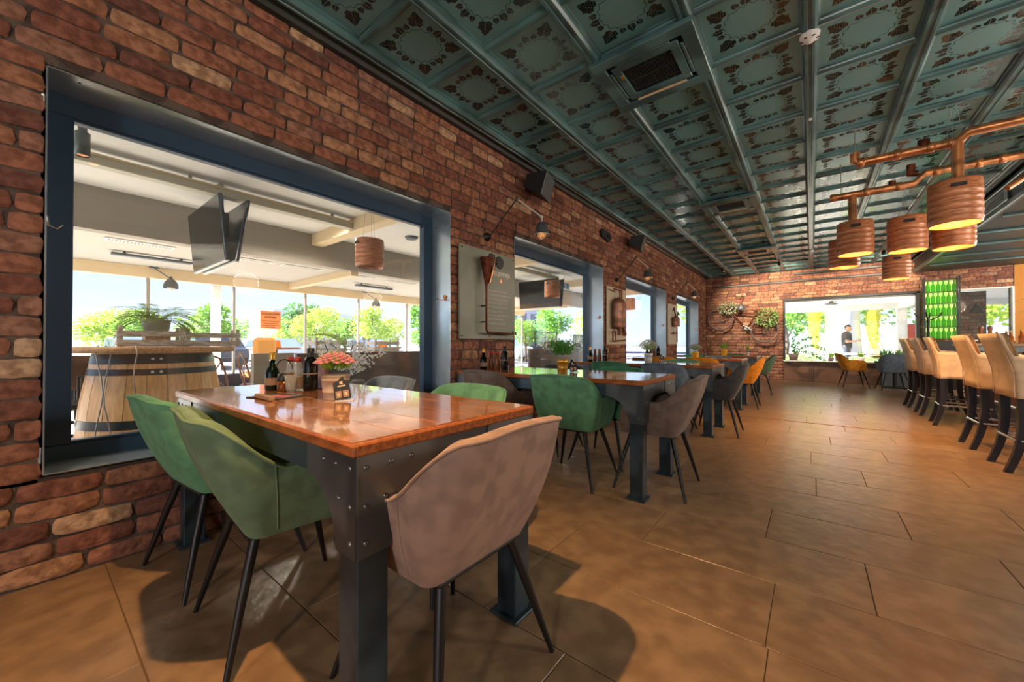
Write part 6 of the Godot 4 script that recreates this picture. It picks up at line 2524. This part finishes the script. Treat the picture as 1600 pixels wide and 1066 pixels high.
func bistro_chair(label: String, at: Vector3, turn: float) -> void:
	var t := thing("bistro_chair", label, "chair", at, turn, "bentwood bistro chairs")
	var st := S()
	lathe(st, [Vector2(0, 0.44), Vector2(0.2, 0.44), Vector2(0.21, 0.455), Vector2(0.2, 0.47), Vector2(0, 0.468)], 20)
	obj("seat", st, M.mid_wood, t)
	for a in [0.7, 2.44, 3.84, 5.58]:
		st = S()
		tube(st, [Vector3(cos(a) * 0.15, 0.44, sin(a) * 0.15), Vector3(cos(a) * 0.19, 0.22, sin(a) * 0.19), Vector3(cos(a) * 0.24, 0, sin(a) * 0.24)], 0.014, 7)
		obj("leg", st, M.mid_wood, t)
	st = S()
	tube(st, [Vector3(-0.17, 0.45, -0.1), Vector3(-0.18, 0.66, -0.16), Vector3(-0.14, 0.84, -0.2), Vector3(0, 0.9, -0.21), Vector3(0.14, 0.84, -0.2), Vector3(0.18, 0.66, -0.16), Vector3(0.17, 0.45, -0.1)], 0.013, 7)
	obj("back_hoop", st, M.mid_wood, t)
	st = S()
	tube(st, [Vector3(-0.15, 0.8, -0.19), Vector3(0.0, 0.62, -0.17), Vector3(0.14, 0.48, -0.12)], 0.008, 6)
	tube(st, [Vector3(0.15, 0.8, -0.19), Vector3(0.0, 0.62, -0.165), Vector3(-0.14, 0.48, -0.12)], 0.008, 6)
	obj("back_cross", st, M.mid_wood, t)
	st = S()
	tube(st, arc(Vector3(0, 0.2, 0), Vector3(0.17, 0, 0), Vector3(0, 0, 0.17), 0, TAU, 20), 0.008, 6, false)
	obj("leg_ring", st, M.mid_wood, t)

# ---------------------------------------------------------------- car park, trees, houses
func crown_mesh(seed_: int, n: int) -> ArrayMesh:
	var r := RandomNumberGenerator.new()
	r.seed = seed_
	var st := S()
	var lobes := []
	for k in 9:
		lobes.append([Vector3(r.randf_range(-0.55, 0.55), r.randf_range(-0.45, 0.6), r.randf_range(-0.55, 0.55)), r.randf_range(0.3, 0.5)])
	for k in n:
		var l: Array = lobes[r.randi() % 9]
		var d := Vector3(r.randfn(), r.randfn(), r.randfn()).normalized()
		var p: Vector3 = l[0] + d * l[1] * pow(r.randf(), 0.35)
		leaf(st, p, (d + Vector3(r.randfn(), r.randfn(), r.randfn()) * 0.7).normalized(), Vector3(r.randfn(), r.randfn(), r.randfn()).normalized(), r.randf_range(0.09, 0.16), r.randf_range(0.06, 0.1))
	return done(st)

var crowns := []

func tree(label: String, at: Vector3, h: float, w: float, m: Material, k: int, group: String) -> void:
	var t := thing("tree", label, "tree", at, k * 1.7, group)
	var st := S()
	tube(st, [Vector3(0, 0, 0), Vector3(0.03 * h, h * 0.25, 0), Vector3(0, h * 0.55, 0.02 * h), Vector3(0, h * 0.8, 0)], [0.03 * h, 0.022 * h, 0.015 * h, 0.006 * h], 7)
	tube(st, [Vector3(0.02 * h, h * 0.3, 0), Vector3(w * 0.3, h * 0.6, w * 0.1)], [0.012 * h, 0.005 * h], 6)
	tube(st, [Vector3(0.02 * h, h * 0.32, 0), Vector3(-w * 0.3, h * 0.62, -w * 0.15)], [0.012 * h, 0.005 * h], 6)
	obj("trunk", st, M.bark, t)
	var c := put("crown", crowns[k % 3], m, t, Vector3(0, h * 0.62, 0))
	c.scale = Vector3(w, h * 0.42, w)

func build_outside() -> void:
	var g := shell("ground")
	var st := S()
	box(st, Vector3(-60, -0.25, -30), Vector3(104.7, 0.3, 240))
	obj("asphalt", st, M.asphalt, g)
	st = S()
	box(st, Vector3(46, -0.25, -90.5), Vector3(110, 0.3, 154))
	obj("paving", st, M.asphalt, g)
	st = S()
	box(st, Vector3(6, -0.25, 45.1), Vector3(190, 0.3, 80))
	obj("yard", st, M.asphalt, g)
	for k in 3:
		crowns.append(crown_mesh(60 + k, 1500))
	var spots := [[-24, 3.2, 3.4, 1.7, "tree_green"], [-26, -3.6, 3.0, 1.7, "tree_green"], [-33, 0.6, 3.4, 2.4, "tree_yellow"], [-31, -8.6, 4.2, 2.3, "tree_green"], [-31, -14.5, 4.6, 2.3, "tree_dark"], [-22, -11.5, 3.6, 1.7, "tree_yellow"], [-24, -16.5, 4.2, 2.0, "tree_yellow"], [-17, -16.5, 4.2, 2.0, "tree_green"], [-18, -22.0, 4.2, 2.0, "tree_yellow"], [-21, -28, 5.0, 2.4, "tree_green"], [-14.5, -27.5, 4.2, 2.0, "tree_green"], [-13.5, -34, 4.8, 2.4, "tree_yellow"], [-46, 8.5, 4.0, 2.8, "tree_yellow"], [-46, -5.0, 4.4, 2.6, "tree_yellow"], [-11.6, -19.6, 2.8, 1.2, "tree_green"]]
	var words := ["bright green tree left of the lamp post in the car park", "green tree behind the barrel's fern", "pale bare spring tree at the left of the tree line", "tall green tree left of the orange notice", "dark green tree behind the white terrace column", "yellowish tree behind the orange notice", "yellow green tree right of the orange notice", "bright green tree in front of the apartment block", "yellow green tree beside the apartment block", "green tree beyond the second window, left", "green tree beyond the second window, middle", "yellow green tree beyond the second window, right", "distant pale tree at the far left of the car park", "distant yellow tree behind the fern", "small round tree by the right terrace column"]
	for i in spots.size():
		var q: Array = spots[i]
		tree(words[i], Vector3(q[0], -0.1, q[1]), q[2], q[3], M[q[4]], i, "trees round the car park")
	# hedge line far behind
	var hedge_words := ["far hedge tree at the left end of the car park", "far hedge tree behind the street lamps", "far hedge tree behind the fern", "far hedge tree behind the white column", "far hedge tree behind the orange notice", "far hedge tree before the apartment block", "far hedge tree at the right end of the car park"]
	for k in 7:
		var hh := 3.0 + 0.34 * k
		var hd := thing("hedge_tree", hedge_words[k], "tree", Vector3(-40, -0.1, 1.5 - 6.0 * k), k * 0.4, "trees behind the car park")
		st = S()
		tube(st, [Vector3.ZERO, Vector3(0, hh * 0.6, 0)], [0.12, 0.05], 7)
		obj("trunk", st, M.bark, hd)
		var c := put("crown", crowns[k % 3], M.tree_yellow if k % 2 else M.tree_green, hd, Vector3(0, hh * 0.52, 0))
		c.scale = Vector3(2.2, hh * 0.5, 3.0)
	# street lamps
	for q in [[-28, -0.9, 6.2, "double armed street lamp in the car park"], [-20, 1.2, 5.0, "plain tall lamp post at the left"], [-33, -5.2, 7.0, "thin far lamp post above the notice"], [-12.5, -15.0, 3.9, "lamp post in front of the apartment block"]]:
		var t := thing("street_lamp", q[3], "street lamp", Vector3(q[0], -0.1, q[1]), 0, "street lamps")
		st = S()
		rod(st, Vector3.ZERO, Vector3(0, q[2] * 0.86, 0), 0.07, 8)
		obj("post", st, M.wire, t)
		st = S()
		for s in [-1, 1]:
			tube(st, [Vector3(0, q[2] * 0.84, 0), Vector3(0, q[2] * 0.95, s * 0.35), Vector3(0, q[2], s * 1.3)], 0.04, 6)
		obj("arm", st, M.wire, t)
		st = S()
		for s in [-1, 1]:
			box(st, Vector3(0, q[2], s * 1.5), Vector3(0.2, 0.1, 0.5), 0.03)
		obj("head", st, M.lamp_gray, t)
	# apartment block
	var b := thing("apartment_block", "pale apartment block with rows of dark windows", "building", Vector3(-34, 0, -46))
	st = S()
	box(st, Vector3(0, 7.5, 0), Vector3(9, 15, 12), 0.05)
	obj("wall", st, M.far_wall, b)
	st = S()
	box(st, Vector3(0, 15.2, 0), Vector3(9.4, 0.5, 12.4), 0.05)
	obj("roof", st, M.fascia, b)
	for fl in 5:
		for k in 5:
			st = S()
			box(st, Vector3(4.5, 1.8 + 2.9 * fl, -4.6 + 2.3 * k), Vector3(0.14, 1.5, 1.3), 0.02)
			obj("window", st, M.far_glass, b)
		for k in 3:
			st = S()
			box(st, Vector3(-3 + 3 * k, 1.8 + 2.9 * fl, 6.0), Vector3(1.4, 1.5, 0.14), 0.02)
			obj("window", st, M.far_glass, b)
	b = thing("office_block", "low white building behind the car park trees", "building", Vector3(-62, 0, -30))
	st = S()
	box(st, Vector3(0, 3, 0), Vector3(8, 6, 16), 0.05)
	obj("wall", st, M.far_wall, b)
	for k in 6:
		st = S()
		box(st, Vector3(4.0, 3.6, -6.5 + 2.6 * k), Vector3(0.14, 1.6, 1.8), 0.02)
		obj("window", st, M.far_glass, b)
	# parked cars
	var cars := [[-20.5, -3.0, "car_white", "white parked car left of the orange notice"], [-20.5, -5.6, "car_dark", "dark parked car under the orange notice"], [-20.5, -8.2, "car_white", "white parked car behind the blossoms"], [-20.5, -13.6, "car_white", "white parked car at the right of the car park"], [-20.5, 0.0, "car_dark", "dark parked car behind the barrel crates"], [-14.5, -20.5, "car_white", "white parked car beyond the second window"], [-13.5, -24.5, "car_dark", "dark parked car beyond the third window"]]
	for q in cars:
		parked_car(q[3], Vector3(q[0], -0.1, q[1]), M[q[2]])

func parked_car(label: String, at: Vector3, m: Material) -> void:
	var t := thing("parked_car", label, "car", at, PI / 2 + 0.05, "parked cars")
	var st := S()
	prism(st, PackedVector2Array([Vector2(-2.1, 0.3), Vector2(2.1, 0.3), Vector2(2.15, 0.6), Vector2(2.0, 0.82), Vector2(1.1, 0.95), Vector2(0.5, 1.4), Vector2(-1.0, 1.43), Vector2(-1.75, 0.98), Vector2(-2.15, 0.9), Vector2(-2.2, 0.5)]), -0.86, 0.86, Transform3D(Basis(Vector3.UP, PI * 0.5), Vector3.ZERO))
	obj("body", st, m, t)
	st = S()
	prism(st, PackedVector2Array([Vector2(0.95, 0.96), Vector2(0.45, 1.35), Vector2(-0.95, 1.37), Vector2(-1.55, 0.98)]), -0.868, 0.868, Transform3D(Basis(Vector3.UP, PI * 0.5), Vector3.ZERO))
	obj("side_glass", st, M.far_glass, t)
	for x in [-0.75, 0.75]:
		for z in [-1.3, 1.3]:
			st = S()
			lathe(st, [Vector2(0, -0.1), Vector2(0.31, -0.1), Vector2(0.32, 0.1), Vector2(0, 0.1)], 16, Transform3D(Basis(Vector3.FORWARD, PI / 2), Vector3(x, 0.32, z)))
			obj("wheel", st, M.black, t)

# ---------------------------------------------------------------- garden terrace behind the back window
func build_back_garden() -> void:
	var f := shell("floor_garden")
	var st := S()
	box(st, Vector3(3.5, -0.06, -17.4), Vector3(12, 0.1, 7.6))
	obj("paving", st, M.screed, f)
	var c := shell("ceiling_garden")
	st = S()
	box(st, Vector3(5.3, 2.72, -17.2), Vector3(8.4, 0.2, 7.4))
	obj("canopy", st, M.white, c)
	st = S()
	box(st, Vector3(5.3, 2.52, -20.8), Vector3(8.4, 0.22, 0.2), 0.01)
	obj("edge_beam", st, M.white, c)
	st = S()
	box(st, Vector3(5.35, 2.52, -17.2), Vector3(0.22, 0.22, 7.2), 0.01)
	obj("side_beam", st, M.white, c)
	for q in [[5.35, -20.8, "white square post holding the garden canopy"], [1.25, -20.8, "white canopy post at the left of the back window"]]:
		st = S()
		box(st, Vector3(q[0], 1.25, q[1]), Vector3(0.28, 2.5, 0.28), 0.01)
		solo("canopy_post", st, M.white, q[2], "post")
	# brick pier with a small bell lamp
	var p := thing("brick_pier", "brick pier outside the back window with a lamp", "pier", Vector3(5.55, 0, -15.4))
	st = S()
	box(st, Vector3(0, 1.2, 0), Vector3(1.2, 2.4, 0.4))
	obj("core", st, M.mortar, p)
	var r := RandomNumberGenerator.new()
	r.seed = 31
	var rest := []
	for i in M.bricks.size():
		rest.append(S())
	for b in course_list(-0.6, 0.6, 2.38, [], 0.0885, r):
		var turn := Basis(Vector3.UP, -PI / 2) * Basis.from_scale(Vector3(1, 1, b[2] / 0.24))
		rest[pick_tone(r)].append_from(brick_meshes[r.randi() % BRICK_VARIANTS], 0, Transform3D(turn, Vector3(b[0], b[1], 0.212)))
	for b in course_list(-0.2, 0.2, 2.38, [], 0.0885, r):
		var turn := Basis(Vector3.UP, PI) * Basis.from_scale(Vector3(1, 1, b[2] / 0.24))
		rest[pick_tone(r)].append_from(brick_meshes[r.randi() % BRICK_VARIANTS], 0, Transform3D(turn, Vector3(-0.612, b[1], b[0])))
	var joined := ArrayMesh.new()
	for i in M.bricks.size():
		rest[i].set_material(M.bricks[i])
		rest[i].commit(joined)
	put("bricks", joined, null, p).set_meta("kind", "stuff")
	for q in [[Vector3(5.25, 1.95, -15.18), "black bell lamp on the outside pier, seen through back window"], [Vector3(5.95, 1.95, -15.18), "black bell lamp on outside pier, seen through the narrow window"]]:
		var l := thing("bell_lamp", q[1], "lamp", q[0])
		st = S()
		lathe(st, [Vector2(0.15, -0.12), Vector2(0.12, -0.06), Vector2(0.05, 0.02), Vector2(0.03, 0.08), Vector2(0, 0.09)], 18, Transform3D(Basis.IDENTITY, Vector3(0, 0, 0.16)))
		obj("shade", st, M.black, l)
		st = S()
		tube(st, [Vector3(0, 0.0, 0), Vector3(0, 0.12, 0.08), Vector3(0, 0.08, 0.16)], 0.015, 7)
		obj("arm", st, M.black, l)
	# ceiling fan lamp
	st = S()
	lathe(st, [Vector2(0, -0.16), Vector2(0.1, -0.15), Vector2(0.22, -0.1), Vector2(0.06, -0.04), Vector2(0.05, 0), Vector2(0, 0)], 16)
	solo("canopy_lamp", st, M.lamp_gray, "flat gray lamp under the garden canopy", "lamp", Vector3(3.2, 2.62, -18.4))
	# hedges, trees, gray trunk with yellow ivy
	for q in [[Vector3(2.3, -0.1, -21.8), Vector3(0.8, 0.36, 0.5), "low clipped shrub left of the standing man"], [Vector3(6.6, -0.1, -20.4), Vector3(0.9, 0.5, 0.7), "clipped shrub right of the standing man"], [Vector3(4.3, -0.08, -18.9), Vector3(0.8, 0.36, 0.5), "pale low shrub in front of the standing man"]]:
		var s := thing("shrub", q[2], "shrub", q[0], 0, "shrubs in the back garden")
		var cr := put("foliage", crowns[rng.randi() % 3], M.leaf_pale if q[1].y < 0.5 else M.tree_green, s, Vector3(0, q[1].y, 0))
		cr.scale = q[1] * Vector3(1.2, 1.15, 1.2)
	tree("slender green tree outside the back window", Vector3(1.4, -0.1, -27), 4.6, 2.2, M.tree_green, 0, "trees in the back garden")
	tree("light green tree behind the round white sign", Vector3(-0.8, -0.1, -29), 5.4, 2.4, M.tree_yellow, 1, "trees in the back garden")
	tree("light tree at the right of the back garden", Vector3(8.0, -0.1, -30), 5.2, 3.2, M.tree_yellow, 2, "trees in the back garden")
	tree("broad green tree at the back of the garden", Vector3(4.2, -0.1, -36), 6.4, 4.6, M.tree_green, 0, "trees in the back garden")
	tree("distant yellow tree left in the back garden", Vector3(-4.0, -0.1, -38), 6.4, 4.6, M.tree_yellow, 1, "trees in the back garden")
	var tk := thing("gray_trunk", "massive pale gray trunk behind the standing man", "trunk", Vector3(3.75, -0.1, -23.5))
	st = S()
	lathe(st, [Vector2(0.85, 0), Vector2(0.7, 0.6), Vector2(0.62, 2.0), Vector2(0.66, 4.2), Vector2(0, 4.3)], 20)
	obj("trunk", st, M.far_wall, tk)
	for q in [[Vector3(2.72, 1.7, -23.2), "yellow ivy column left of the gray trunk"], [Vector3(4.75, 1.7, -23.2), "yellow ivy column right of the gray trunk"]]:
		var iv := thing("ivy_column", q[1], "ivy", q[0], 0, "yellow ivy beside the trunk")
		var cr := put("foliage", crowns[1], M.ivy_yellow, iv)
		cr.scale = Vector3(0.42, 1.9, 0.4)
	st = S()
	box(st, Vector3(6.9, 0.95, -25.0), Vector3(2.4, 2.0, 0.08), 0.01)
	solo("red_banner", st, mat(Color(0.82, 0.26, 0.12), 0.7), "orange red banner hung behind the garden shrubs", "banner")
	var sg := thing("round_sign", "round white sign on a post in the back garden", "sign", Vector3(0.55, -0.1, -24.5))
	st = S()
	rod(st, Vector3.ZERO, Vector3(0, 1.3, 0), 0.03, 8)
	obj("post", st, M.white_metal, sg)
	st = S()
	lathe(st, [Vector2(0, -0.02), Vector2(0.38, -0.02), Vector2(0.38, 0.02), Vector2(0, 0.02)], 24, Transform3D(turn_to(Vector3.BACK), Vector3(0, 1.6, 0)))
	obj("disc", st, M.white, sg)
	# outdoor table, wicker chair and pots behind the glass
	var t := thing("garden_table", "white topped garden table outside the back window", "table", Vector3(4.0, 0, -15.6))
	st = S()
	box(st, Vector3(0, 0.73, 0), Vector3(1.7, 0.04, 0.8), 0.008)
	obj("table_top", st, M.white, t)
	for sx in [-0.78, 0.78]:
		for sz in [-0.34, 0.34]:
			st = S()
			box(st, Vector3(sx, 0.355, sz), Vector3(0.05, 0.71, 0.05), 0.004)
			obj("leg", st, M.lamp_gray, t)
	t = thing("wicker_chair", "dark slatted garden chair outside the back window", "chair", Vector3(2.75, 0, -15.0), 0.5)
	st = S()
	box(st, Vector3(0, 0.42, 0), Vector3(0.48, 0.05, 0.48), 0.01)
	obj("seat", st, M.lamp_gray, t)
	for k in 6:
		st = S()
		bar(st, Vector3(0.22, 0.44, -0.2 + 0.08 * k), Vector3(0.30, 0.86, -0.2 + 0.08 * k), 0.02, 0.03, 0.003)
		obj("back_slat", st, M.lamp_gray, t)
	for sx in [-0.21, 0.21]:
		for sz in [-0.21, 0.21]:
			st = S()
			rod(st, Vector3(sx, 0, sz), Vector3(sx, 0.42, sz), 0.018, 8)
			obj("leg", st, M.lamp_gray, t)
	sill_plant("dark trailing plant in a clay pot on the back window sill", Vector3(2.22, 0.58, BACK - 0.02), M.clay, 0.12, 0.19, true)
	sill_plant("small clay pot with drooping stem on the back window sill", Vector3(3.03, 0.58, BACK - 0.04), M.clay, 0.07, 0.10, false)
	sill_plant("white pot with bright grass on the back window sill", Vector3(3.62, 0.58, BACK - 0.03), M.white, 0.08, 0.12, false)
	# planter box by the grey chair, palm in front of the ochre wall
	var pl := thing("planter_box", "gray planter with leafy green plants before the back window", "planter", Vector3(4.28, 0, -13.1))
	st = S()
	box(st, Vector3(0, 0.35, 0), Vector3(0.62, 0.7, 0.2), 0.01)
	obj("box", st, M.lamp_gray, pl)
	st = S()
	for k in 60:
		leaf(st, Vector3(rnd(-0.32, 0.32), 0.70, rnd(-0.08, 0.08)), (Vector3(rnd(-0.4, 0.4), 1, rnd(-0.4, 0.4))).normalized(), rdir(), rnd(0.12, 0.26), rnd(0.05, 0.08))
	obj("foliage", st, M.leaf_green, pl)
	fern("arching palm in front of the ochre wall beyond the bar", Vector3(6.0, 1.35, -11.2), M.clay, 0.12, 0.25, 18, 0.85, M.leaf_light)
	st = S()
	box(st, Vector3(6.0, 0.675, -11.2), Vector3(0.34, 1.35, 0.34), 0.01)
	solo("plant_stand", st, M.dark_wood, "tall dark stand under the arching palm", "stand")

func sill_plant(label: String, at: Vector3, m: Material, r: float, h: float, trailing: bool) -> void:
	var t := thing("sill_plant", label, "potted plant", at, 0, "plants on the back window sill")
	var st := S()
	lathe(st, [Vector2(0, 0), Vector2(r * 0.75, 0), Vector2(r, h), Vector2(r * 0.9, h), Vector2(0, h - 0.01)], 18)
	obj("pot", st, m, t)
	st = S()
	if trailing:
		for b in 4:
			var p := Vector3(0, h, 0)
			var d := Vector3([0.6, -0.2, 0.9, 0.2][b], [0.9, 1.2, 0.4, 1.2][b], 0.05).normalized()
			for s in 22:
				p += d * 0.035
				d = (d + Vector3(0.035, -0.075, 0)).normalized()
				for j in 3:
					leaf(st, p, rdir(), rdir(), 0.07, 0.045)
	else:
		for k in 40:
			leaf(st, Vector3(rnd(-r, r) * 0.5, h - 0.01, rnd(-r, r) * 0.5), Vector3(rnd(-0.5, 0.5), 1, rnd(-0.4, 0.4)).normalized(), rdir(), rnd(0.08, 0.18), rnd(0.015, 0.03))
	obj("foliage", st, M.leaf_green if trailing else M.leaf_light, t)

# ---------------------------------------------------------------- the man in the garden
func sd_bone(p: Vector3, a: Vector3, b: Vector3, ra: float, rb: float) -> float:
	var ab := b - a
	var t := clampf((p - a).dot(ab) / maxf(ab.length_squared(), 1e-8), 0.0, 1.0)
	return (p - a - ab * t).length() - lerpf(ra, rb, t)

func nets(st: SurfaceTool, bones: Array, cell: float, blend: float) -> void:
	var lo := Vector3(1e9, 1e9, 1e9)
	var hi := -lo
	for b in bones:
		var m := maxf(b[2], b[3]) + cell * 2 + blend
		lo = lo.min(b[0] - Vector3.ONE * m).min(b[1] - Vector3.ONE * m)
		hi = hi.max(b[0] + Vector3.ONE * m).max(b[1] + Vector3.ONE * m)
	var nx := int((hi.x - lo.x) / cell) + 2
	var ny := int((hi.y - lo.y) / cell) + 2
	var nz := int((hi.z - lo.z) / cell) + 2
	var field := PackedFloat32Array()
	field.resize(nx * ny * nz)
	field.fill(1.0)
	for b in bones:
		var m := maxf(b[2], b[3]) + cell * 2 + blend
		var l: Vector3 = (b[0].min(b[1]) - Vector3.ONE * m - lo) / cell
		var h: Vector3 = (b[0].max(b[1]) + Vector3.ONE * m - lo) / cell
		for x in range(maxi(int(l.x), 0), mini(int(h.x) + 2, nx)):
			for y in range(maxi(int(l.y), 0), mini(int(h.y) + 2, ny)):
				for z in range(maxi(int(l.z), 0), mini(int(h.z) + 2, nz)):
					var i := (x * ny + y) * nz + z
					var d := sd_bone(lo + Vector3(x, y, z) * cell, b[0], b[1], b[2], b[3])
					var o := field[i]
					var k := clampf(0.5 + 0.5 * (o - d) / blend, 0.0, 1.0)
					field[i] = lerpf(o, d, k) - blend * k * (1.0 - k)
	soft(st)
	var vert := {}
	var offs := [Vector3i(0, 0, 0), Vector3i(1, 0, 0), Vector3i(0, 1, 0), Vector3i(1, 1, 0), Vector3i(0, 0, 1), Vector3i(1, 0, 1), Vector3i(0, 1, 1), Vector3i(1, 1, 1)]
	var edges := [[0, 1], [2, 3], [4, 5], [6, 7], [0, 2], [1, 3], [4, 6], [5, 7], [0, 4], [1, 5], [2, 6], [3, 7]]
	for x in nx - 1:
		for y in ny - 1:
			for z in nz - 1:
				var v := []
				var inside := 0
				for o in offs:
					var f := field[((x + o.x) * ny + y + o.y) * nz + z + o.z]
					v.append(f)
					if f < 0.0:
						inside += 1
				if inside == 0 or inside == 8:
					continue
				var sum := Vector3.ZERO
				var n := 0
				for e in edges:
					var fa: float = v[e[0]]
					var fb: float = v[e[1]]
					if (fa < 0.0) != (fb < 0.0):
						sum += Vector3(offs[e[0]]).lerp(Vector3(offs[e[1]]), fa / (fa - fb))
						n += 1
				vert[Vector3i(x, y, z)] = lo + (Vector3(x, y, z) + sum / n) * cell
	for key in vert:
		var x: int = key.x
		var y: int = key.y
		var z: int = key.z
		var f0 := field[(x * ny + y) * nz + z]
		for ax in 3:
			var st_ := Vector3i(1 if ax == 0 else 0, 1 if ax == 1 else 0, 1 if ax == 2 else 0)
			var f1 := field[((x + st_.x) * ny + y + st_.y) * nz + z + st_.z]
			if (f0 < 0.0) == (f1 < 0.0):
				continue
			var u := Vector3i(st_.z, st_.x, st_.y)
			var w := Vector3i(st_.y, st_.z, st_.x)
			var ks := [key, key - u, key - u - w, key - w]
			if not (vert.has(ks[1]) and vert.has(ks[2]) and vert.has(ks[3])):
				continue
			if f0 < 0.0:
				quad(st, vert[ks[0]], vert[ks[1]], vert[ks[2]], vert[ks[3]])
			else:
				quad(st, vert[ks[3]], vert[ks[2]], vert[ks[1]], vert[ks[0]])
	hard(st)

func build_person() -> void:
	# stands behind the shrubs, turned half right, looking down at the phone held in front of the chest
	var t := thing("person", "man in dark navy t-shirt looking down at a phone outside", "person", Vector3(3.72, 0, -20.2), 1.35)
	# local: faces +z
	var st := S()
	var hand_l := Vector3(0.06, 1.18, 0.36)
	var hand_r := Vector3(-0.05, 1.16, 0.36)
	var bones := [
		[Vector3(0, 0.95, 0), Vector3(0, 1.15, 0.0), 0.145, 0.15], [Vector3(0, 1.15, 0), Vector3(0, 1.38, -0.01), 0.15, 0.15],
		[Vector3(-0.13, 1.42, -0.01), Vector3(0.13, 1.42, -0.01), 0.09, 0.09], [Vector3(0, 1.42, -0.01), Vector3(0, 1.56, 0.02), 0.062, 0.055],
		[Vector3(0.09, 0.92, 0), Vector3(0.10, 0.50, 0.02), 0.10, 0.065], [Vector3(0.10, 0.50, 0.02), Vector3(0.10, 0.10, -0.02), 0.062, 0.045],
		[Vector3(-0.09, 0.92, 0), Vector3(-0.10, 0.50, 0.02), 0.10, 0.065], [Vector3(-0.10, 0.50, 0.02), Vector3(-0.10, 0.10, -0.02), 0.062, 0.045],
		[Vector3(0.10, 0.05, -0.05), Vector3(0.11, 0.045, 0.14), 0.045, 0.038], [Vector3(-0.10, 0.05, -0.05), Vector3(-0.11, 0.045, 0.14), 0.045, 0.038],
		[Vector3(0.20, 1.41, -0.01), Vector3(0.25, 1.14, 0.05), 0.058, 0.046], [Vector3(0.25, 1.14, 0.05), hand_l + Vector3(0.03, -0.02, -0.06), 0.044, 0.030],
		[Vector3(-0.20, 1.41, -0.01), Vector3(-0.25, 1.14, 0.05), 0.058, 0.046], [Vector3(-0.25, 1.14, 0.05), hand_r + Vector3(-0.03, -0.02, -0.06), 0.044, 0.030]]
	nets(st, bones, 0.022, 0.035)
	# head tipped forward
	var h := Vector3(0, 1.66, 0.05)
	nets(st, [[h + Vector3(0, 0.02, -0.02), h + Vector3(0, 0.05, -0.01), 0.085, 0.088], [h + Vector3(0, -0.06, 0.035), h + Vector3(0, 0.0, 0.03), 0.055, 0.07], [h + Vector3(0, 0.0, 0.095), h + Vector3(0, -0.03, 0.115), 0.010, 0.014], [h + Vector3(0.08, 0.0, -0.01), h + Vector3(0.085, -0.03, -0.01), 0.015, 0.012], [h + Vector3(-0.08, 0.0, -0.01), h + Vector3(-0.085, -0.03, -0.01), 0.015, 0.012], [h + Vector3(0, -0.05, 0.0), h + Vector3(0, -0.12, -0.03), 0.055, 0.055]], 0.009, 0.012)
	# hands: palm, four fingers and a thumb closed on the phone
	for s in [1, -1]:
		var hd: Vector3 = hand_l if s > 0 else hand_r
		var fingers := [[hd + Vector3(s * 0.03, -0.02, -0.06), hd + Vector3(s * 0.012, 0.0, -0.005), 0.026, 0.024]]
		for k in 4:
			var b := hd + Vector3(s * 0.018, -0.022 + 0.017 * k, 0.01)
			var ln: float = [0.032, 0.04, 0.044, 0.038][k]
			fingers.append([b, b + Vector3(s * 0.004, 0.004, ln * 0.6), 0.0085, 0.0085])
			fingers.append([b + Vector3(s * 0.004, 0.004, ln * 0.6), b + Vector3(-s * 0.022, 0.006, ln), 0.0082, 0.0075])
		fingers.append([hd + Vector3(s * 0.012, 0.016, -0.02), hd + Vector3(-s * 0.004, 0.03, 0.012), 0.0095, 0.008])
		nets(st, fingers, 0.006, 0.006)
	obj("body", st, M.skin, t)
	# t-shirt and trousers follow the body a little outside it
	st = S()
	nets(st, [[Vector3(0, 0.96, 0), Vector3(0, 1.15, 0.0), 0.165, 0.166], [Vector3(0, 1.15, 0), Vector3(0, 1.38, -0.01), 0.166, 0.164], [Vector3(-0.14, 1.42, -0.01), Vector3(0.14, 1.42, -0.01), 0.10, 0.10], [Vector3(0.20, 1.41, -0.01), Vector3(0.235, 1.23, 0.03), 0.072, 0.066], [Vector3(-0.20, 1.41, -0.01), Vector3(-0.235, 1.23, 0.03), 0.072, 0.066]], 0.022, 0.035)
	obj("t_shirt", st, M.navy, t)
	st = S()
	for s in [-1, 1]:
		nets(st, [[Vector3(s * 0.085, 0.93, 0), Vector3(s * 0.10, 0.50, 0.02), 0.118, 0.085], [Vector3(s * 0.10, 0.50, 0.02), Vector3(s * 0.10, 0.10, -0.02), 0.082, 0.07]], 0.025, 0.03)
	obj("trousers", st, M.car_dark, t)
	st = S()
	nets(st, [[h + Vector3(0, 0.055, -0.035), h + Vector3(0, 0.07, 0.0), 0.085, 0.083], [h + Vector3(0, 0.0, -0.06), h + Vector3(0, 0.05, -0.05), 0.06, 0.07]], 0.012, 0.02)
	obj("hair", st, M.hair, t)
	st = S()
	box(st, Vector3.ZERO, Vector3(0.072, 0.145, 0.009), 0.003, Transform3D(Basis(Vector3.RIGHT, -0.7), (hand_l + hand_r) / 2 + Vector3(0, 0.02, 0.035)))
	var ph := solo("mobile_phone", st, M.black_gloss, "black phone in the hands of the man outside", "phone")
	ph.position = t.position
	ph.rotation = t.rotation
	for q in [-1, 1]:
		st = S()
		ball(st, h + Vector3(q * 0.032, 0.005, 0.088), Vector3(0.011, 0.008, 0.008), 8)
		obj("eye", st, M.black_gloss, t)
